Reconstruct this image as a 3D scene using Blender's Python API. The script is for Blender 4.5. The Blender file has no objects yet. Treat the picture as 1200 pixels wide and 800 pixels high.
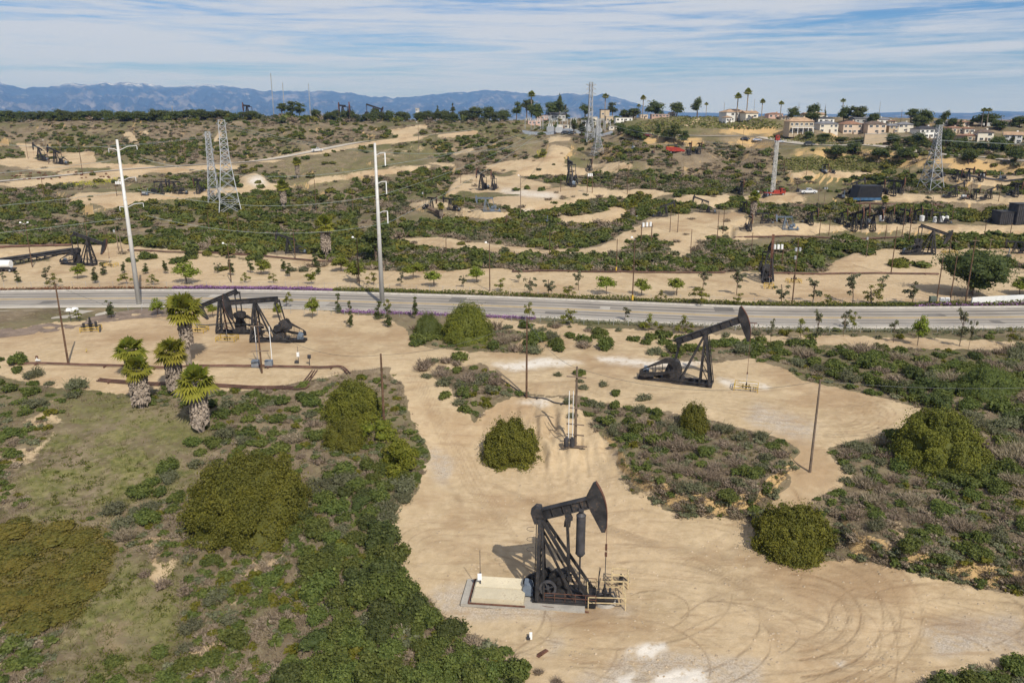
# Oil field on dry hills seen from the air
CLOUD_ROT, CLOUD_SC, CLOUD_OFF = 12, (1.15, 1.9, 1), (5.4, 6.9, 0)
CLOUD_LO, CLOUD_HI, CLOUD_MAX, CLOUD_COL = .405, .53, .95, (9.9, 10.3, 11.3)
SKY_STR, SUN_STR, EXPO = .064, 5.0, 0.04
HAZE, HAZE_COL = 4.4e-5, (.20, .43, 1.0)
SKY_VAL = 1.12
import bpy, math, random
import numpy as np
from mathutils import Vector, Matrix
random.seed(7); RNG = np.random.default_rng(7)
SC = bpy.context.scene; COL = SC.collection
R_ = math.radians
# ------------------------------------------------------------------ camera model (photo pixels 1200x800)
CAMZ, PITCH, FPX = 45.0, R_(16.1), 924.0
CP, SP = math.cos(PITCH), math.sin(PITCH)
def ray(px, py):
    a = (np.asarray(px, float) - 600) / FPX; b = (400 - np.asarray(py, float)) / FPX
    return a, CP + b * SP, -SP + b * CP            # x, y, z (camera looks along +Y, pitched down)
def proj(x, y, z):
    dz = z - CAMZ
    dep = np.maximum(y * CP - dz * SP, 1e-3); up = y * SP + dz * CP
    return 600 + FPX * x / dep, 400 - FPX * up / dep, dep
def on_z(px, py, z):
    a, b, c = ray(px, py); t = (z - CAMZ) / c
    return a * t, b * t
# ------------------------------------------------------------------ value noise
_T = np.random.default_rng(3).random((256, 256))
def vnoise(x, y, s=0):
    x = np.asarray(x, float) + s * 17.3; y = np.asarray(y, float) + s * 31.7
    xi = np.floor(x).astype(int); yi = np.floor(y).astype(int); fx = x - xi; fy = y - yi
    fx = fx * fx * (3 - 2 * fx); fy = fy * fy * (3 - 2 * fy)
    g = lambda i, j: _T[(xi + i) & 255, (yi + j) & 255]
    return (g(0,0)*(1-fx)+g(1,0)*fx)*(1-fy) + (g(0,1)*(1-fx)+g(1,1)*fx)*fy
def fbm(x, y, o=4, s=0):
    v = 0; a = .5; n = 0
    for i in range(o):
        v = v + a * vnoise(x, y, s + i * 3); n += a; a *= .5; x = np.asarray(x) * 2.03; y = np.asarray(y) * 2.03
    return v / n
def sstep(e0, e1, x):
    t = np.clip((x - e0) / (e1 - e0), 0, 1); return t * t * (3 - 2 * t)
# ------------------------------------------------------------------ ground cover masks, traced on the photo
GW, GH, GO = 1400, 700, 100          # mask canvas covers px -100..1300, py 120..820
def poly_mask(polys):
    m = np.zeros((GH, GW), np.float32)
    for P in polys:
        P = np.array(P, float) + (GO, -120)
        x0, x1 = int(max(0, P[:,0].min())), int(min(GW, P[:,0].max() + 2)); y0, y1 = int(max(0, P[:,1].min())), int(min(GH, P[:,1].max() + 2))
        if x1 <= x0 or y1 <= y0: continue
        X, Y = np.meshgrid(np.arange(x0, x1) + .5, np.arange(y0, y1) + .5)
        ins = np.zeros(X.shape, bool)
        for i in range(len(P)):
            (ax, ay), (bx, by) = P[i-1], P[i]
            if ay == by: continue
            c = ((ay > Y) != (by > Y)) & (X < (bx - ax) * (Y - ay) / (by - ay) + ax)
            ins ^= c
        m[y0:y1, x0:x1] = np.maximum(m[y0:y1, x0:x1], ins)
    return m
def line_mask(lines):
    m = np.zeros((GH, GW), np.float32)
    Y, X = np.mgrid[0:GH, 0:GW]
    for pts, w, val in lines:
        P = np.array(pts, float) + (GO, -120)
        x0, x1 = int(max(0, P[:,0].min() - w - 3)), int(min(GW, P[:,0].max() + w + 4)); y0, y1 = int(max(0, P[:,1].min() - w - 3)), int(min(GH, P[:,1].max() + w + 4))
        xs, ys = X[y0:y1, x0:x1], Y[y0:y1, x0:x1]; d = np.full(xs.shape, 1e9)
        for i in range(len(P) - 1):
            a, b = P[i], P[i+1]; v = b - a; L = max(v @ v, 1e-6)
            t = np.clip(((xs - a[0]) * v[0] + (ys - a[1]) * v[1]) / L, 0, 1)
            d = np.minimum(d, np.hypot(xs - a[0] - t * v[0], ys - a[1] - t * v[1]))
        m[y0:y1, x0:x1] = np.maximum(m[y0:y1, x0:x1], val * np.clip(1 - d / w, 0, 1))
    return m
def blur(m, k):
    for _ in range(2):
        for ax in (0, 1):
            c = np.cumsum(np.pad(m, [(k+1, k) if a == ax else (0, 0) for a in (0, 1)], mode='edge'), axis=ax)
            m = (np.take(c, range(2*k+1, c.shape[ax]), ax) - np.take(c, range(0, c.shape[ax]-2*k-1), ax)) / (2*k+1)
    return m.astype(np.float32)
def samp(m, px, py):
    return m[np.clip((py - 120).astype(int), 0, GH - 1), np.clip((px + GO).astype(int), 0, GW - 1)]
DIRT = [
 [(455,425),(478,470),(490,500),(503,540),(488,572),(455,600),(458,640),(478,682),(510,715),(545,742),(600,765),(620,825),(1050,825),(1100,800),(1150,782),(1310,765),(1310,697),(1200,697),(1130,685),(1060,668),(1000,656),(945,656),(890,618),(870,606),(800,606),(770,590),(742,578),(728,552),(724,525),(705,512),(694,494),(664,468),(600,462),(572,478),(560,498),(546,480),(530,455),(500,436)],
 [(-100,392),(0,390),(40,380),(120,372),(170,366),(230,362),(330,358),(450,372),(478,385),(482,402),(540,412),(620,416),(700,414),(760,420),(840,425),(880,420),(915,432),(940,445),(985,455),(1030,465),(1080,480),(1092,492),(1050,508),(1000,518),(965,525),(985,545),(1000,562),(965,580),(930,598),(890,606),(905,585),(925,560),(935,530),(915,515),(860,500),(800,487),(740,477),(690,466),(640,463),(600,455),(585,440),(560,427),(500,437),(455,430),(400,435),(385,440),(300,458),(200,452),(150,462),(60,455),(0,440),(-100,440)],
 [(-100,318),(0,315),(60,306),(80,298),(130,295),(200,298),(300,305),(380,305),(420,315),(480,318),(560,314),(640,317),(720,318),(800,318),(880,318),(960,320),(1040,310),(1080,316),(1120,312),(1310,318),(1310,357),(1140,352),(900,356),(800,352),(600,347),(450,338),(200,336),(-100,340)],
 [(-100,287),(0,287),(60,286),(110,288),(140,284),(180,290),(300,298),(392,300),(392,310),(280,301),(200,297),(130,297),(60,304),(0,304),(-100,304)],
 [(448,278),(520,278),(560,283),(640,293),(690,290),(720,280),(740,268),(760,258),(800,250),(860,245),(882,260),(850,275),(822,285),(800,306),(776,302),(790,285),(760,278),(740,285),(730,297),(690,301),(640,300),(560,297),(480,289)],
 [(560,372),(700,383),(800,390),(900,394),(1000,394),(1310,403),(1310,414),(1000,406),(850,402),(780,408),(740,410),(700,398),(640,392),(580,384)],
 [(620,392),(700,396),(760,406),(790,410),(770,420),(700,416),(620,416),(600,408)],
 [(960,322),(982,305),(1000,297),(1040,291),(1060,292),(1112,291),(1150,290),(1310,292),(1310,304),(1120,312),(1040,320)],
 [(858,272),(900,263),(1000,262),(1060,262),(1310,260),(1310,280),(1100,276),(1000,272),(920,275),(860,282)],
 [(858,233),(900,226),(950,226),(1040,226),(1100,228),(1310,228),(1310,242),(1100,238),(1000,236),(900,239)],
 [(920,201),(960,200),(1030,203),(1042,206),(1000,209),(930,208)],
 [(1098,206),(1310,206),(1310,215),(1150,217),(1110,212)],
 [(540,205),(600,206),(640,215),(720,222),(760,221),(800,228),(860,230),(820,242),(760,233),(700,231),(660,245),(610,249),(565,234),(522,229),(530,215)],
 [(560,195),(600,188),(638,185),(645,160),(672,158),(670,175),(662,190),(720,190),(765,195),(720,203),(650,206),(600,206)],
 [(478,240),(500,235),(560,245),(605,250),(585,257),(540,254),(500,253)],
 [(-100,215),(0,213),(130,200),(300,188),(420,166),(560,153),(562,157),(470,168),(420,172),(300,196),(130,210),(0,222),(-100,224)],
 [(190,226),(330,214),(430,200),(540,188),(545,193),(430,207),(330,222),(300,226),(210,232)],
 [(18,167),(45,170),(60,180),(110,178),(112,190),(160,193),(190,195),(180,202),(100,200),(-20,199),(-20,187),(32,185)],
 [(-100,203),(130,199),(140,206),(60,213),(-100,218)],
 [(60,226),(120,221),(170,227),(250,222),(262,230),(170,236),(110,250),(95,240)],
 [(142,155),(150,152),(168,170),(158,172)], [(165,155),(174,153),(176,160)], [(255,155),(262,150),(258,166),(248,168)],
 [(452,152),(470,150),(500,146),(502,150),(480,160),(474,164)],
 [(530,180),(555,173),(558,178),(535,186)], [(280,208),(300,202),(318,214),(285,220)],
 [(800,146),(822,137),(824,139),(806,148)],
 [(640,255),(700,250),(720,240),(735,250),(715,262),(660,262)], [(820,232),(850,228),(862,236),(830,246)],
]
BARE = [
 [(170,625),(215,640),(205,665),(195,690),(180,680)], [(300,640),(335,650),(300,690),(250,720),(270,760),(225,790),(200,800),(240,740),(270,680)],
 [(0,510),(40,490),(60,470),(80,480),(50,530),(20,560),(-20,560)], [(-20,735),(35,735),(25,770),(-20,800)],
 [(350,690),(370,700),(366,730),(352,720)], [(1150,680),(1180,670),(1200,690),(1160,692)], [(1040,610),(1060,600),(1065,660),(1035,650)],
 [(720,560),(770,575),(800,606),(760,606),(715,590)], [(420,180),(560,160),(556,165),(440,190)],
]
GREEN = [
 [(20,570),(55,500),(100,460),(180,472),(240,505),(240,560),(150,600),(60,612)],
 [(40,800),(70,740),(110,690),(150,650),(210,660),(215,730),(190,810)], [(-50,600),(60,600),(40,640),(-50,640)],
 [(745,142),(820,131),(886,139),(872,150),(800,149),(790,160),(735,158)], [(886,142),(920,142),(925,152),(880,150)],
 [(910,190),(1010,186),(1060,190),(1050,200),(920,202)], [(950,160),(1040,162),(1030,170),(950,166)], [(60,213),(130,208),(140,216),(70,220)],
 [(320,190),(420,182),(500,175),(540,180),(480,192),(330,205)], [(600,160),(640,165),(635,180),(600,175)], [(900,160),(930,155),(940,165),(900,165)],
 [(350,210),(420,205),(400,225),(340,230)], [(120,215),(180,212),(185,222),(120,222)], [(665,165),(700,185),(690,192),(665,190)]]
OLIVE = [[(-60,622),(20,614),(80,612),(125,622),(138,640),(132,665),(105,700),(95,722),(60,738),(20,730),(-60,720)]]
PALE = [[(748,757),(785,755),(790,762),(770,772),(750,768)],[(735,760),(745,758),(742,764),(734,763)],[(780,790),(830,783),(832,795),(800,810),(770,800)],[(735,790),(755,785),(750,800),(738,800)],[(985,775),(995,778),(990,783)],[(1190,778),(1200,776),(1200,782)],
 [(585,222),(640,226),(660,230),(640,232),(590,226)],[(600,245),(625,248),(615,252)],[(290,210),(305,205),(312,214),(296,218)],[(740,292),(770,290),(775,296),(745,297)],[(600,470),(640,468),(650,470),(630,474)],[(840,445),(905,452),(900,456),(850,452)],[(700,418),(830,424),(800,430),(700,424)],[(570,428),(640,420),(690,426),(600,434)]]
GRAV = [[(500,690),(560,680),(560,704),(690,715),(740,710),(735,722),(640,725),(560,730),(515,715)],[(670,790),(700,780),(720,795),(690,810)],[(1080,730),(1200,720),(1210,760),(1100,770)],[(880,470),(960,500),(940,520),(880,495)],[(640,745),(665,748),(655,765),(645,760)],[(500,520),(530,540),(520,570),(500,550)],[(730,760),(900,770),(880,820),(700,820)]]
def arc(cx, cy, rx, ry, a0, a1, n=22): return [(cx + rx*math.cos(R_(a0+(a1-a0)*i/n)), cy + ry*math.sin(R_(a0+(a1-a0)*i/n))) for i in range(n+1)]
TR = []
for k, (rx, ry) in enumerate([(62,40),(78,50),(40,26),(105,70),(125,82),(150,95)]):
    TR += [(arc(930, 722, rx, ry, -100 + 8*k, 85), 2.6, 1.0 if k in (1, 3) else .75), (arc(934, 723, rx, ry, -95 + 8*k, 80), 1.5, .5)]
for k in range(7): TR.append(([(900+random.random()*15, 722+k*5),(955+random.random()*25, 733+k*5)], 1.3, .35))
for k in range(10):
    o = k*6.5; TR.append(([(560+o,560+o*.35),(640+o*1.4,600+o*.3),(760+o*1.2,640+o*.25),(860+o,690+o*.2),(940+o*.8,720+o*.35)], 1.5, .3+.3*random.random()))
for k in range(6):
    o = k*5; TR.append(([(470+o,440),(500+o,480+o),(520+o,525),(545+o,570),(590+o,620+o)], 1.5, .3+.3*random.random()))
for k in range(6): TR.append((arc(985, 487, 20+9*k, 9+3*k, -80, 110), 1.3, .6))
for k in range(7): TR.append(([(560,424+k*3),(700,436+k*4),(820,455+k*3.4),(930,470+k*5),(1010,478+k*3)], 1.2, .2+.35*random.random()))
for k in range(5): TR.append(([(700,655+k*9),(800,662+k*10),(900,690+k*6)], 1.4, .3))
for k in range(8): TR.append(([(860,640+k*6),(960,650+k*7),(1080,690+k*5),(1200,712+k*7)], 1.6, .2+.3*random.random()))
for k in range(4): TR.append((arc(520,640,20+12*k,8+7*k,190,300), 1.3, .4))
for k in range(5): TR.append((arc(400,395+k*2,70-6*k,22-2*k,20,170), 1.3, .35))
_r = random.Random(5)
for k in range(26):
    cx, cy = _r.uniform(560, 1120), _r.uniform(610, 790); TR.append((arc(cx, cy, _r.uniform(40,170), _r.uniform(20,80), _r.uniform(-160,0), _r.uniform(20,140)), _r.uniform(1.4,2.6), _r.uniform(.35,.85)))
for k in range(22):
    x0, y0 = _r.uniform(470, 900), _r.uniform(600, 790); TR.append(([(x0,y0),(x0+_r.uniform(60,160),y0+_r.uniform(-14,30)),(x0+_r.uniform(180,330),y0+_r.uniform(-10,60))], _r.uniform(1.2,2.4), _r.uniform(.2,.5)))
for k in range(16):
    x0, y0 = _r.uniform(420, 850), _r.uniform(395, 450); TR.append(([(x0,y0),(x0+_r.uniform(60,120),y0+_r.uniform(-6,14)),(x0+_r.uniform(130,240),y0+_r.uniform(0,24))], _r.uniform(1.0,1.8), _r.uniform(.25,.6)))
for k in range(12):
    x0, y0 = _r.uniform(0, 250), _r.uniform(385, 425); TR.append(([(x0,y0),(x0+_r.uniform(40,90),y0+_r.uniform(-5,5)),(x0+_r.uniform(100,190),y0+_r.uniform(-8,8))], _r.uniform(.9,1.6), _r.uniform(.25,.5)))
TR += [([(640,640),(600,660)], 10, .5), ([(668,712),(690,716),(715,722)], 9, .6), ([(560,665),(590,668)], 7, .4), ([(790,640),(860,655),(900,650)], 9, .45), ([(1010,675),(1060,690)], 7, .4), ([(830,700),(870,690)], 12, .35), ([(760,470),(800,462)], 6, .5), ([(880,452),(910,458)], 7, .5), ([(520,560),(540,590)], 6, .4), ([(260,405),(330,410)], 6, .4)]
TR += [([(880,700),(905,735),(910,755)], 12, .45), ([(860,640),(920,660)], 8, .4), ([(640,740),(700,720)], 6, .3), ([(705,705),(740,712)],10,.5), ([(600,790),(660,770)],10,.4)]
M_dirt = blur(poly_mask(DIRT), 1); M_bare = blur(poly_mask(BARE), 7); M_green = blur(poly_mask(GREEN), 11); M_olive = blur(poly_mask(OLIVE), 2)
M_pale = blur(poly_mask(PALE), 2); M_grav = blur(poly_mask(GRAV), 5); M_track = line_mask(TR)
# ------------------------------------------------------------------ terrain heights
def ctl_pts():
    c = []
    for (px, py, z) in [
     (460,620,0),(600,720,0),(655,690,0),(800,720,0),(560,600,0),(900,680,0),(1000,720,0),(1150,740,0),(800,790,0),(700,625,0),(620,780,0),(560,570,0.2),(1000,670,0),(860,612,0.2),(760,600,0.2),(700,585,.1),(640,560,0),(600,548,.1),(940,660,0),(1200,740,0),(500,680,0),(1200,790,0),(1000,795,0),(530,560,.4),(490,620,0),(1100,690,0),
     (640,450,4.9),(800,452,5),(700,432,5),(900,450,5),(1000,485,5),(1080,490,5),(620,420,5),(900,480,5),(740,470,5),(820,490,4.8),(870,505,4.6),(948,552,3.6),(660,470,4.6),(600,460,4.5),(555,455,4.5),(560,480,3.0),(600,490,2.4),(690,500,3.4),(700,540,1.0),(760,520,3.8),(830,540,3.2),(800,580,1.0),(880,590,1.2),(900,560,2.8),
     (480,450,4.2),(500,490,2.6),(520,530,1.0),(300,400,5),(200,400,5),(100,420,5),(400,400,5),(400,430,5),(50,430,5),(300,425,5),(500,420,5),(0,400,5),(200,440,4.8),(100,445,4.7),(330,445,4.7),
     (1100,555,4.0),(1000,560,3.6),(1030,620,1.6),(1000,656,.1),(1080,640,1.8),(1150,690,.1),(1150,610,3.0),(1200,690,.3),(1200,560,5.0),(1200,620,3.5),(1100,450,6.2),(1200,450,6.8),(1000,430,5.8),(900,410,5.4),(1150,500,5.6),
     (237,500,2.6),(165,475,3.4),(208,460,4.0),(300,480,3.2),(390,470,3.6),(430,540,1.5),(350,560,.6),(285,640,-1.6),(200,560,.2),(100,500,2.2),(30,480,3.6),(50,560,1.2),(0,620,.0),(80,660,-1.6),(150,700,-2.6),(250,720,-2.8),(60,790,-3.5),(200,790,-4),(330,780,-3),(400,620,.2),(400,700,-1.2),(480,740,-.6),(540,780,-.8),(440,660,.2),(0,740,-2.2),
     (0,365,5),(300,365,5),(600,380,5),(900,400,5),(1200,405,5.4),(700,400,5.3),(0,330,5),(200,330,5),(400,330,5),(600,335,5),(800,340,5),(1000,345,5),(1200,348,5),(100,295,5),(300,302,5),(500,310,5),(700,315,5),(900,318,5),(1080,300,5.2),(1200,300,6),
     (600,290,6),(500,281,6),(700,292,6),(760,262,7),(840,262,7),(540,270,4.8),(640,275,5),(430,290,5),(800,300,5.5),
     (0,270,5),(100,265,5),(200,260,5.5),(265,248,6),(330,265,5.4),(400,255,6),(440,230,8),(350,225,8.5),(500,246,8),(570,252,8),
     (900,265,8),(1000,266,8),(1100,268,8),(1200,268,8.5),(950,290,5.5),(880,290,5.6),(880,240,9),(1000,240,10.5),(1100,240,11),(1200,240,12),
     (570,222,9),(665,217,11),(620,240,8.5),(720,226,10.5),(800,233,10),(600,198,15),(700,200,15),(640,182,22),(780,182,22.5),(820,210,13.5),(900,215,13.5),(1000,206,16),(1090,221,13.5),(1180,210,16),(960,228,12),(1050,230,12),(1000,188,19),(1100,196,18),(1150,190,21),(1200,192,21),(900,182,22),(860,195,18),
     (0,240,7),(100,215,9.5),(45,195,15),(150,195,15),(200,222,9),(300,190,18),(0,218,9),(160,235,7),(100,180,20),(160,172,24),(20,175,20),(260,165,27),(400,175,23),(350,150,35),(480,160,30),(550,156,33),(520,178,22),(450,195,17),(540,195,16),(250,200,14),(600,165,29),(590,180,22),
     (740,160,33),(820,166,31),(880,166,31),(920,168,29.5),(1000,174,27),(1060,181,25)]:
        x, y = on_z(px, py, z); c.append((x, y, z))
    def pr(px, r, z):
        a = (px - 600) / FPX / 0.985; c.append((r*math.sin(math.atan(a)), r*math.cos(math.atan(a)), z))
    for px, r, z in [(0,700,39),(100,720,41),(200,720,40.5),(300,700,39.5),(360,690,40),(430,680,38.5),(500,680,37.5),(560,680,36),(600,640,36.5),(650,580,37),(700,580,37.5),(750,560,38.2),(800,545,41.0),(850,540,40.5),(880,520,39),(940,480,35.2),(1000,478,34.8),(1060,470,33),(1100,470,31),(1150,465,30),(1200,460,29.5),
                     (960,560,39.5),(1050,570,39),(1150,570,37),(1200,570,36),(900,620,41),(800,640,41),(700,680,39),(1000,700,40.5),(1150,700,38),
                     (-400,300,6),(-400,700,38),(1600,700,38),(-400,200,5),(1600,200,6),(1600,400,18),(-300,110,3),(1500,100,5),(-300,60,-3),(1500,60,0)]: pr(px, r, z)
    for px in (-500,-200,0,200,400,600,800,1000,1200,1400,1700):
        pr(px, 950, 34 if px < 640 else 36); pr(px, 1300, 0); pr(px, 2000, -60); pr(px, 5000, -62); pr(px, 30000, -62); pr(px, 60000, -62)
    for a in (-60, -35, 0, 35, 60): c.append((30*math.sin(R_(a)), 30*math.cos(R_(a)), -2 if a < 0 else 0)); c.append((8*math.sin(R_(a)), 8*math.cos(R_(a)), -2 if a < 0 else 0))
    return np.array(c)
CT = ctl_pts()
def uv(x, y): return np.arctan2(x, y) * 1.6, np.log(np.hypot(x, y))
cu, cv = uv(CT[:,0], CT[:,1])
KD = np.hypot(cu[:,None]-cu[None], cv[:,None]-cv[None])
W = np.linalg.solve(np.block([[KD - .004*np.eye(len(cu)), np.ones((len(cu),1))],[np.ones((1,len(cu))), np.zeros((1,1))]]), np.append(CT[:,2], 0))
NA, AMAX = 1000, R_(60)
rr = [14.0]
while rr[-1] < 110: rr.append(rr[-1] + max(.2, rr[-1]*.0032))
while rr[-1] < 1500: rr.append(rr[-1]*1.0058)
while rr[-1] < 60000: rr.append(rr[-1]*1.07)
RR = np.array(rr); NR = len(RR); LR = np.log(RR); AA = np.linspace(-AMAX, AMAX, NA)
# coarse evaluation then bilinear
ca = np.linspace(-AMAX, AMAX, 260); cl = np.linspace(LR[0], LR[-1], 420)
Ug, Vg = np.meshgrid(ca*1.6, cl); Zc = np.full(Ug.shape, W[-1])
for i in range(len(cu)): Zc += W[i]*np.hypot(Ug-cu[i], Vg-cv[i])
def _b(Z):
    P = np.pad(Z, 1, mode='edge'); return (P[:-2,1:-1]+P[2:,1:-1]+P[1:-1,:-2]+P[1:-1,2:]+2*Z)/6
Zc = _b(Zc)
def bil(Z, fa, fr):
    fa = np.clip(fa, 0, Z.shape[1]-1.001); fr = np.clip(fr, 0, Z.shape[0]-1.001)
    i = fa.astype(int); j = fr.astype(int); u = fa-i; v = fr-j
    return (Z[j,i]*(1-u)+Z[j,i+1]*u)*(1-v)+(Z[j+1,i]*(1-u)+Z[j+1,i+1]*u)*v
GA, GR = np.meshgrid(AA, RR)
GX, GY = GR*np.sin(GA), GR*np.cos(GA)
GZ = bil(Zc, (GA+AMAX)/(2*AMAX)*259, (np.log(GR)-cl[0])/(cl[-1]-cl[0])*419)
# road corridor
ROADZ = 5.0
rc = np.array([on_z(px, py, ROADZ) for px, py in [(-420,356),(-200,353),(0,351),(150,349.8),(300,350.5),(450,354.5),(600,359.5),(750,366),(900,371.5),(1050,372.5),(1200,371.5),(1400,369),(1650,366)]])
def spline(P, n=12):
    P = np.asarray(P, float); out = []; Q = np.vstack([2*P[0]-P[1], P, 2*P[-1]-P[-2]])
    for i in range(1, len(Q)-2):
        for t in np.arange(n)/n:
            a, b, c, d = Q[i-1], Q[i], Q[i+1], Q[i+2]
            out.append(.5*((2*b)+(-a+c)*t+(2*a-5*b+4*c-d)*t*t+(-a+3*b-3*c+d)*t**3))
    out.append(P[-1]); return np.array(out)
RC = spline(rc, 10)
def road_dist(x, y):
    x = np.asarray(x, float); y = np.asarray(y, float); d = np.full(np.shape(x), 1e9)
    for i in range(len(RC)-1):
        a, b = RC[i], RC[i+1]; v = b-a
        t = np.clip(((x-a[0])*v[0]+(y-a[1])*v[1])/(v@v), 0, 1)
        d = np.minimum(d, np.hypot(x-a[0]-t*v[0], y-a[1]-t*v[1]))
    return d
PX, PY, _ = proj(GX, GY, GZ)
dm = samp(blur(M_dirt, 3), PX, PY)
fade = 1-sstep(600, 1200, GR)
rough = (fbm(GX*.05, GY*.05, 4, 1)-.5)*np.clip(GR/160, .6, 3.2)*2 + (fbm(GX*.35, GY*.35, 3, 5)-.5)*.7
gul = np.abs(fbm(GX*.03+GY*.012, GY*.014, 4, 9)-.5)*2
rough = rough - (1-sstep(0, .35, gul))*2.6*sstep(250, 420, GR)
bankm = np.exp(-((PX-660)/60)**2-((PY-510)/40)**2)
cut = (samp(blur(poly_mask([[(692,470),(770,478),(860,500),(915,518),(930,545),(898,582),(870,600),(800,600),(772,582),(735,560)]]), 2), PX, PY)*sstep(500, 585, PY)*1.6 + samp(blur(poly_mask([[(985,525),(1060,510),(1310,520),(1310,692),(1200,688),(1130,678),(1060,660),(1000,645),(985,600)]]), 2), PX, PY)*sstep(570, 660, PY)*1.5)*(GR < 140)
cut = cut*(.75+.5*fbm(GX*.5, GY*.5, 3, 44)); terr = samp(blur(M_dirt, 1), PX, PY)*sstep(225, 290, GR)*(1-sstep(430, 520, GR))*2.2
GZ = GZ + cut + terr + rough*fade*(1-.9*dm) + dm*fade*(fbm(GX*.6, GY*.6, 3, 2)-.5)*.22 + dm*bankm*(fbm(GX*1.1, GY*.2, 3, 8)-.5)*2.0
rd = np.full(GX.shape, 1e9); sel = (GR > 100) & (GR < 520); rd[sel] = road_dist(GX[sel], GY[sel])
wr = 1-sstep(9.5, 16, rd); GZ = GZ*(1-wr)+ROADZ*wr
def H(x, y):
    x = np.asarray(x, float); y = np.asarray(y, float); r = np.maximum(np.hypot(x, y), RR[0])
    fr = np.interp(np.log(r), LR, np.arange(NR))
    return bil(GZ, (np.arctan2(x, y)+AMAX)/(2*AMAX)*(NA-1), fr)
HROADS = []
def _hill_road(pix, w, lift=0.0):
    C = spline(np.array([P1(*q)[:2] for q in pix]), 8); z = H(C[:,0], C[:,1])
    for _ in range(30): z[1:-1] = (z[:-2]+z[2:]+2*z[1:-1])/4
    d = np.full(GX.shape, 1e9); zz = np.zeros(GX.shape); m = (GR > 380) & (GR < 800); x, y = GX[m], GY[m]; dd = np.full(x.shape, 1e9); zd = np.zeros(x.shape)
    for i in range(len(C)-1):
        a, b = C[i], C[i+1]; v = b-a; t = np.clip(((x-a[0])*v[0]+(y-a[1])*v[1])/(v@v), 0, 1); q = np.hypot(x-a[0]-t*v[0], y-a[1]-t*v[1]); k = q < dd; dd[k] = q[k]; zd[k] = (z[i]*(1-t)+z[i+1]*t)[k]
    z = z+lift; zd = zd+lift; wgt = 1-sstep(w*.5+3, w*.5+12, dd); GZ[m] = GZ[m]*(1-wgt)+(zd-.25)*wgt; HROADS.append((C, z, w))
MS = np.concatenate([np.geomspace(20, 1400, 1100)])
def at(px, py):
    """photo pixel -> point on the ground it shows"""
    px = np.atleast_1d(np.asarray(px, float)); py = np.atleast_1d(np.asarray(py, float))
    a, b, c = ray(px, py); hl = np.hypot(a, b); out = np.zeros((len(px), 3)); 
    for s in range(0, len(px), 4000):
        e = slice(s, s+4000); t = MS[None]/hl[e,None]
        x, y, z = a[e,None]*t, b[e,None]*t, CAMZ+c[e,None]*t
        dlt = z-H(x, y); hit = dlt < 0; k = np.where(hit.any(1), hit.argmax(1), len(MS)-1); k = np.maximum(k, 1); i = np.arange(len(k))
        d0, d1 = dlt[i,k-1], dlt[i,k]; f = np.where(hit.any(1), d0/np.maximum(d0-d1, 1e-6), 0); f = np.clip(f, 0, 1)
        miss = ~hit.any(1); kk = np.where(miss, np.argmin(dlt+1e6*(MS[None] < 300), 1), k)
        tt = np.where(miss, t[i,kk], t[i,k-1]*(1-f)+t[i,k]*f)
        out[e,0], out[e,1] = a[e]*tt, b[e]*tt
    out[:,2] = H(out[:,0], out[:,1]); return out
def P1(px, py): return at([px], [py])[0]
_hill_road([(745,158),(800,160),(850,163),(900,166.5),(950,171),(1000,174),(1060,180),(1110,186),(1160,189),(1230,192)], 11, 1.5)
_hill_road([(-40,217),(0,214),(60,208),(130,201),(220,195),(300,189),(360,179),(420,167.5),(490,160),(555,153)], 7, .5)
def ppm(p): return FPX/proj(p[0], p[1], p[2])[2]
def height_to(p, ty):
    """height of a vertical thing standing at p whose top shows at photo row ty"""
    b = (400-ty)/FPX; k = (b*CP-SP)/(CP+b*SP); return CAMZ+k*p[1]-p[2]
# ------------------------------------------------------------------ materials
def newmat(name):
    m = bpy.data.materials.new(name); m.use_nodes = True; nt = m.node_tree; nt.nodes.clear(); return m, nt
class N:
    """small wrapper for building node trees"""
    def __init__(s, nt): s.nt = nt
    def n(s, t, ins=None, **kw):
        x = s.nt.nodes.new(t)
        for k, v in kw.items(): setattr(x, k, v)
        for k, v in (ins or {}).items():
            if hasattr(v, 'is_output'): s.nt.links.new(v, x.inputs[k])
            else: x.inputs[k].default_value = v
        return x
    def noise(s, vec, scale, detail=4, rough=.55, dist=0):
        return s.n('ShaderNodeTexNoise', {'Vector': vec, 'Scale': scale, 'Detail': detail, 'Roughness': rough, 'Distortion': dist}).outputs[0]
    def ramp(s, f, a, b):
        return s.n('ShaderNodeMapRange', {'Value': f, 'From Min': a, 'From Max': b}, interpolation_type='SMOOTHSTEP').outputs[0]
    def mix(s, f, a, b, blend='MIX'):
        x = s.nt.nodes.new('ShaderNodeMix'); x.data_type = 'RGBA'; x.blend_type = blend; x.clamp_factor = True; x.clamp_result = False
        for i, v in ((0, f), (6, a), (7, b)):
            if hasattr(v, 'is_output'): s.nt.links.new(v, x.inputs[i])
            else: x.inputs[i].default_value = v if i == 0 else (*v, 1)
        return x.outputs[2]
    def math(s, op, a, b=0.0, clamp=False):
        x = s.nt.nodes.new('ShaderNodeMath'); x.operation = op; x.use_clamp = clamp
        for i, v in ((0, a), (1, b)):
            if hasattr(v, 'is_output'): s.nt.links.new(v, x.inputs[i])
            else: x.inputs[i].default_value = v
        return x.outputs[0]
    def attr(s, name): return s.n('ShaderNodeAttribute', attribute_name=name).outputs['Fac']
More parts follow.
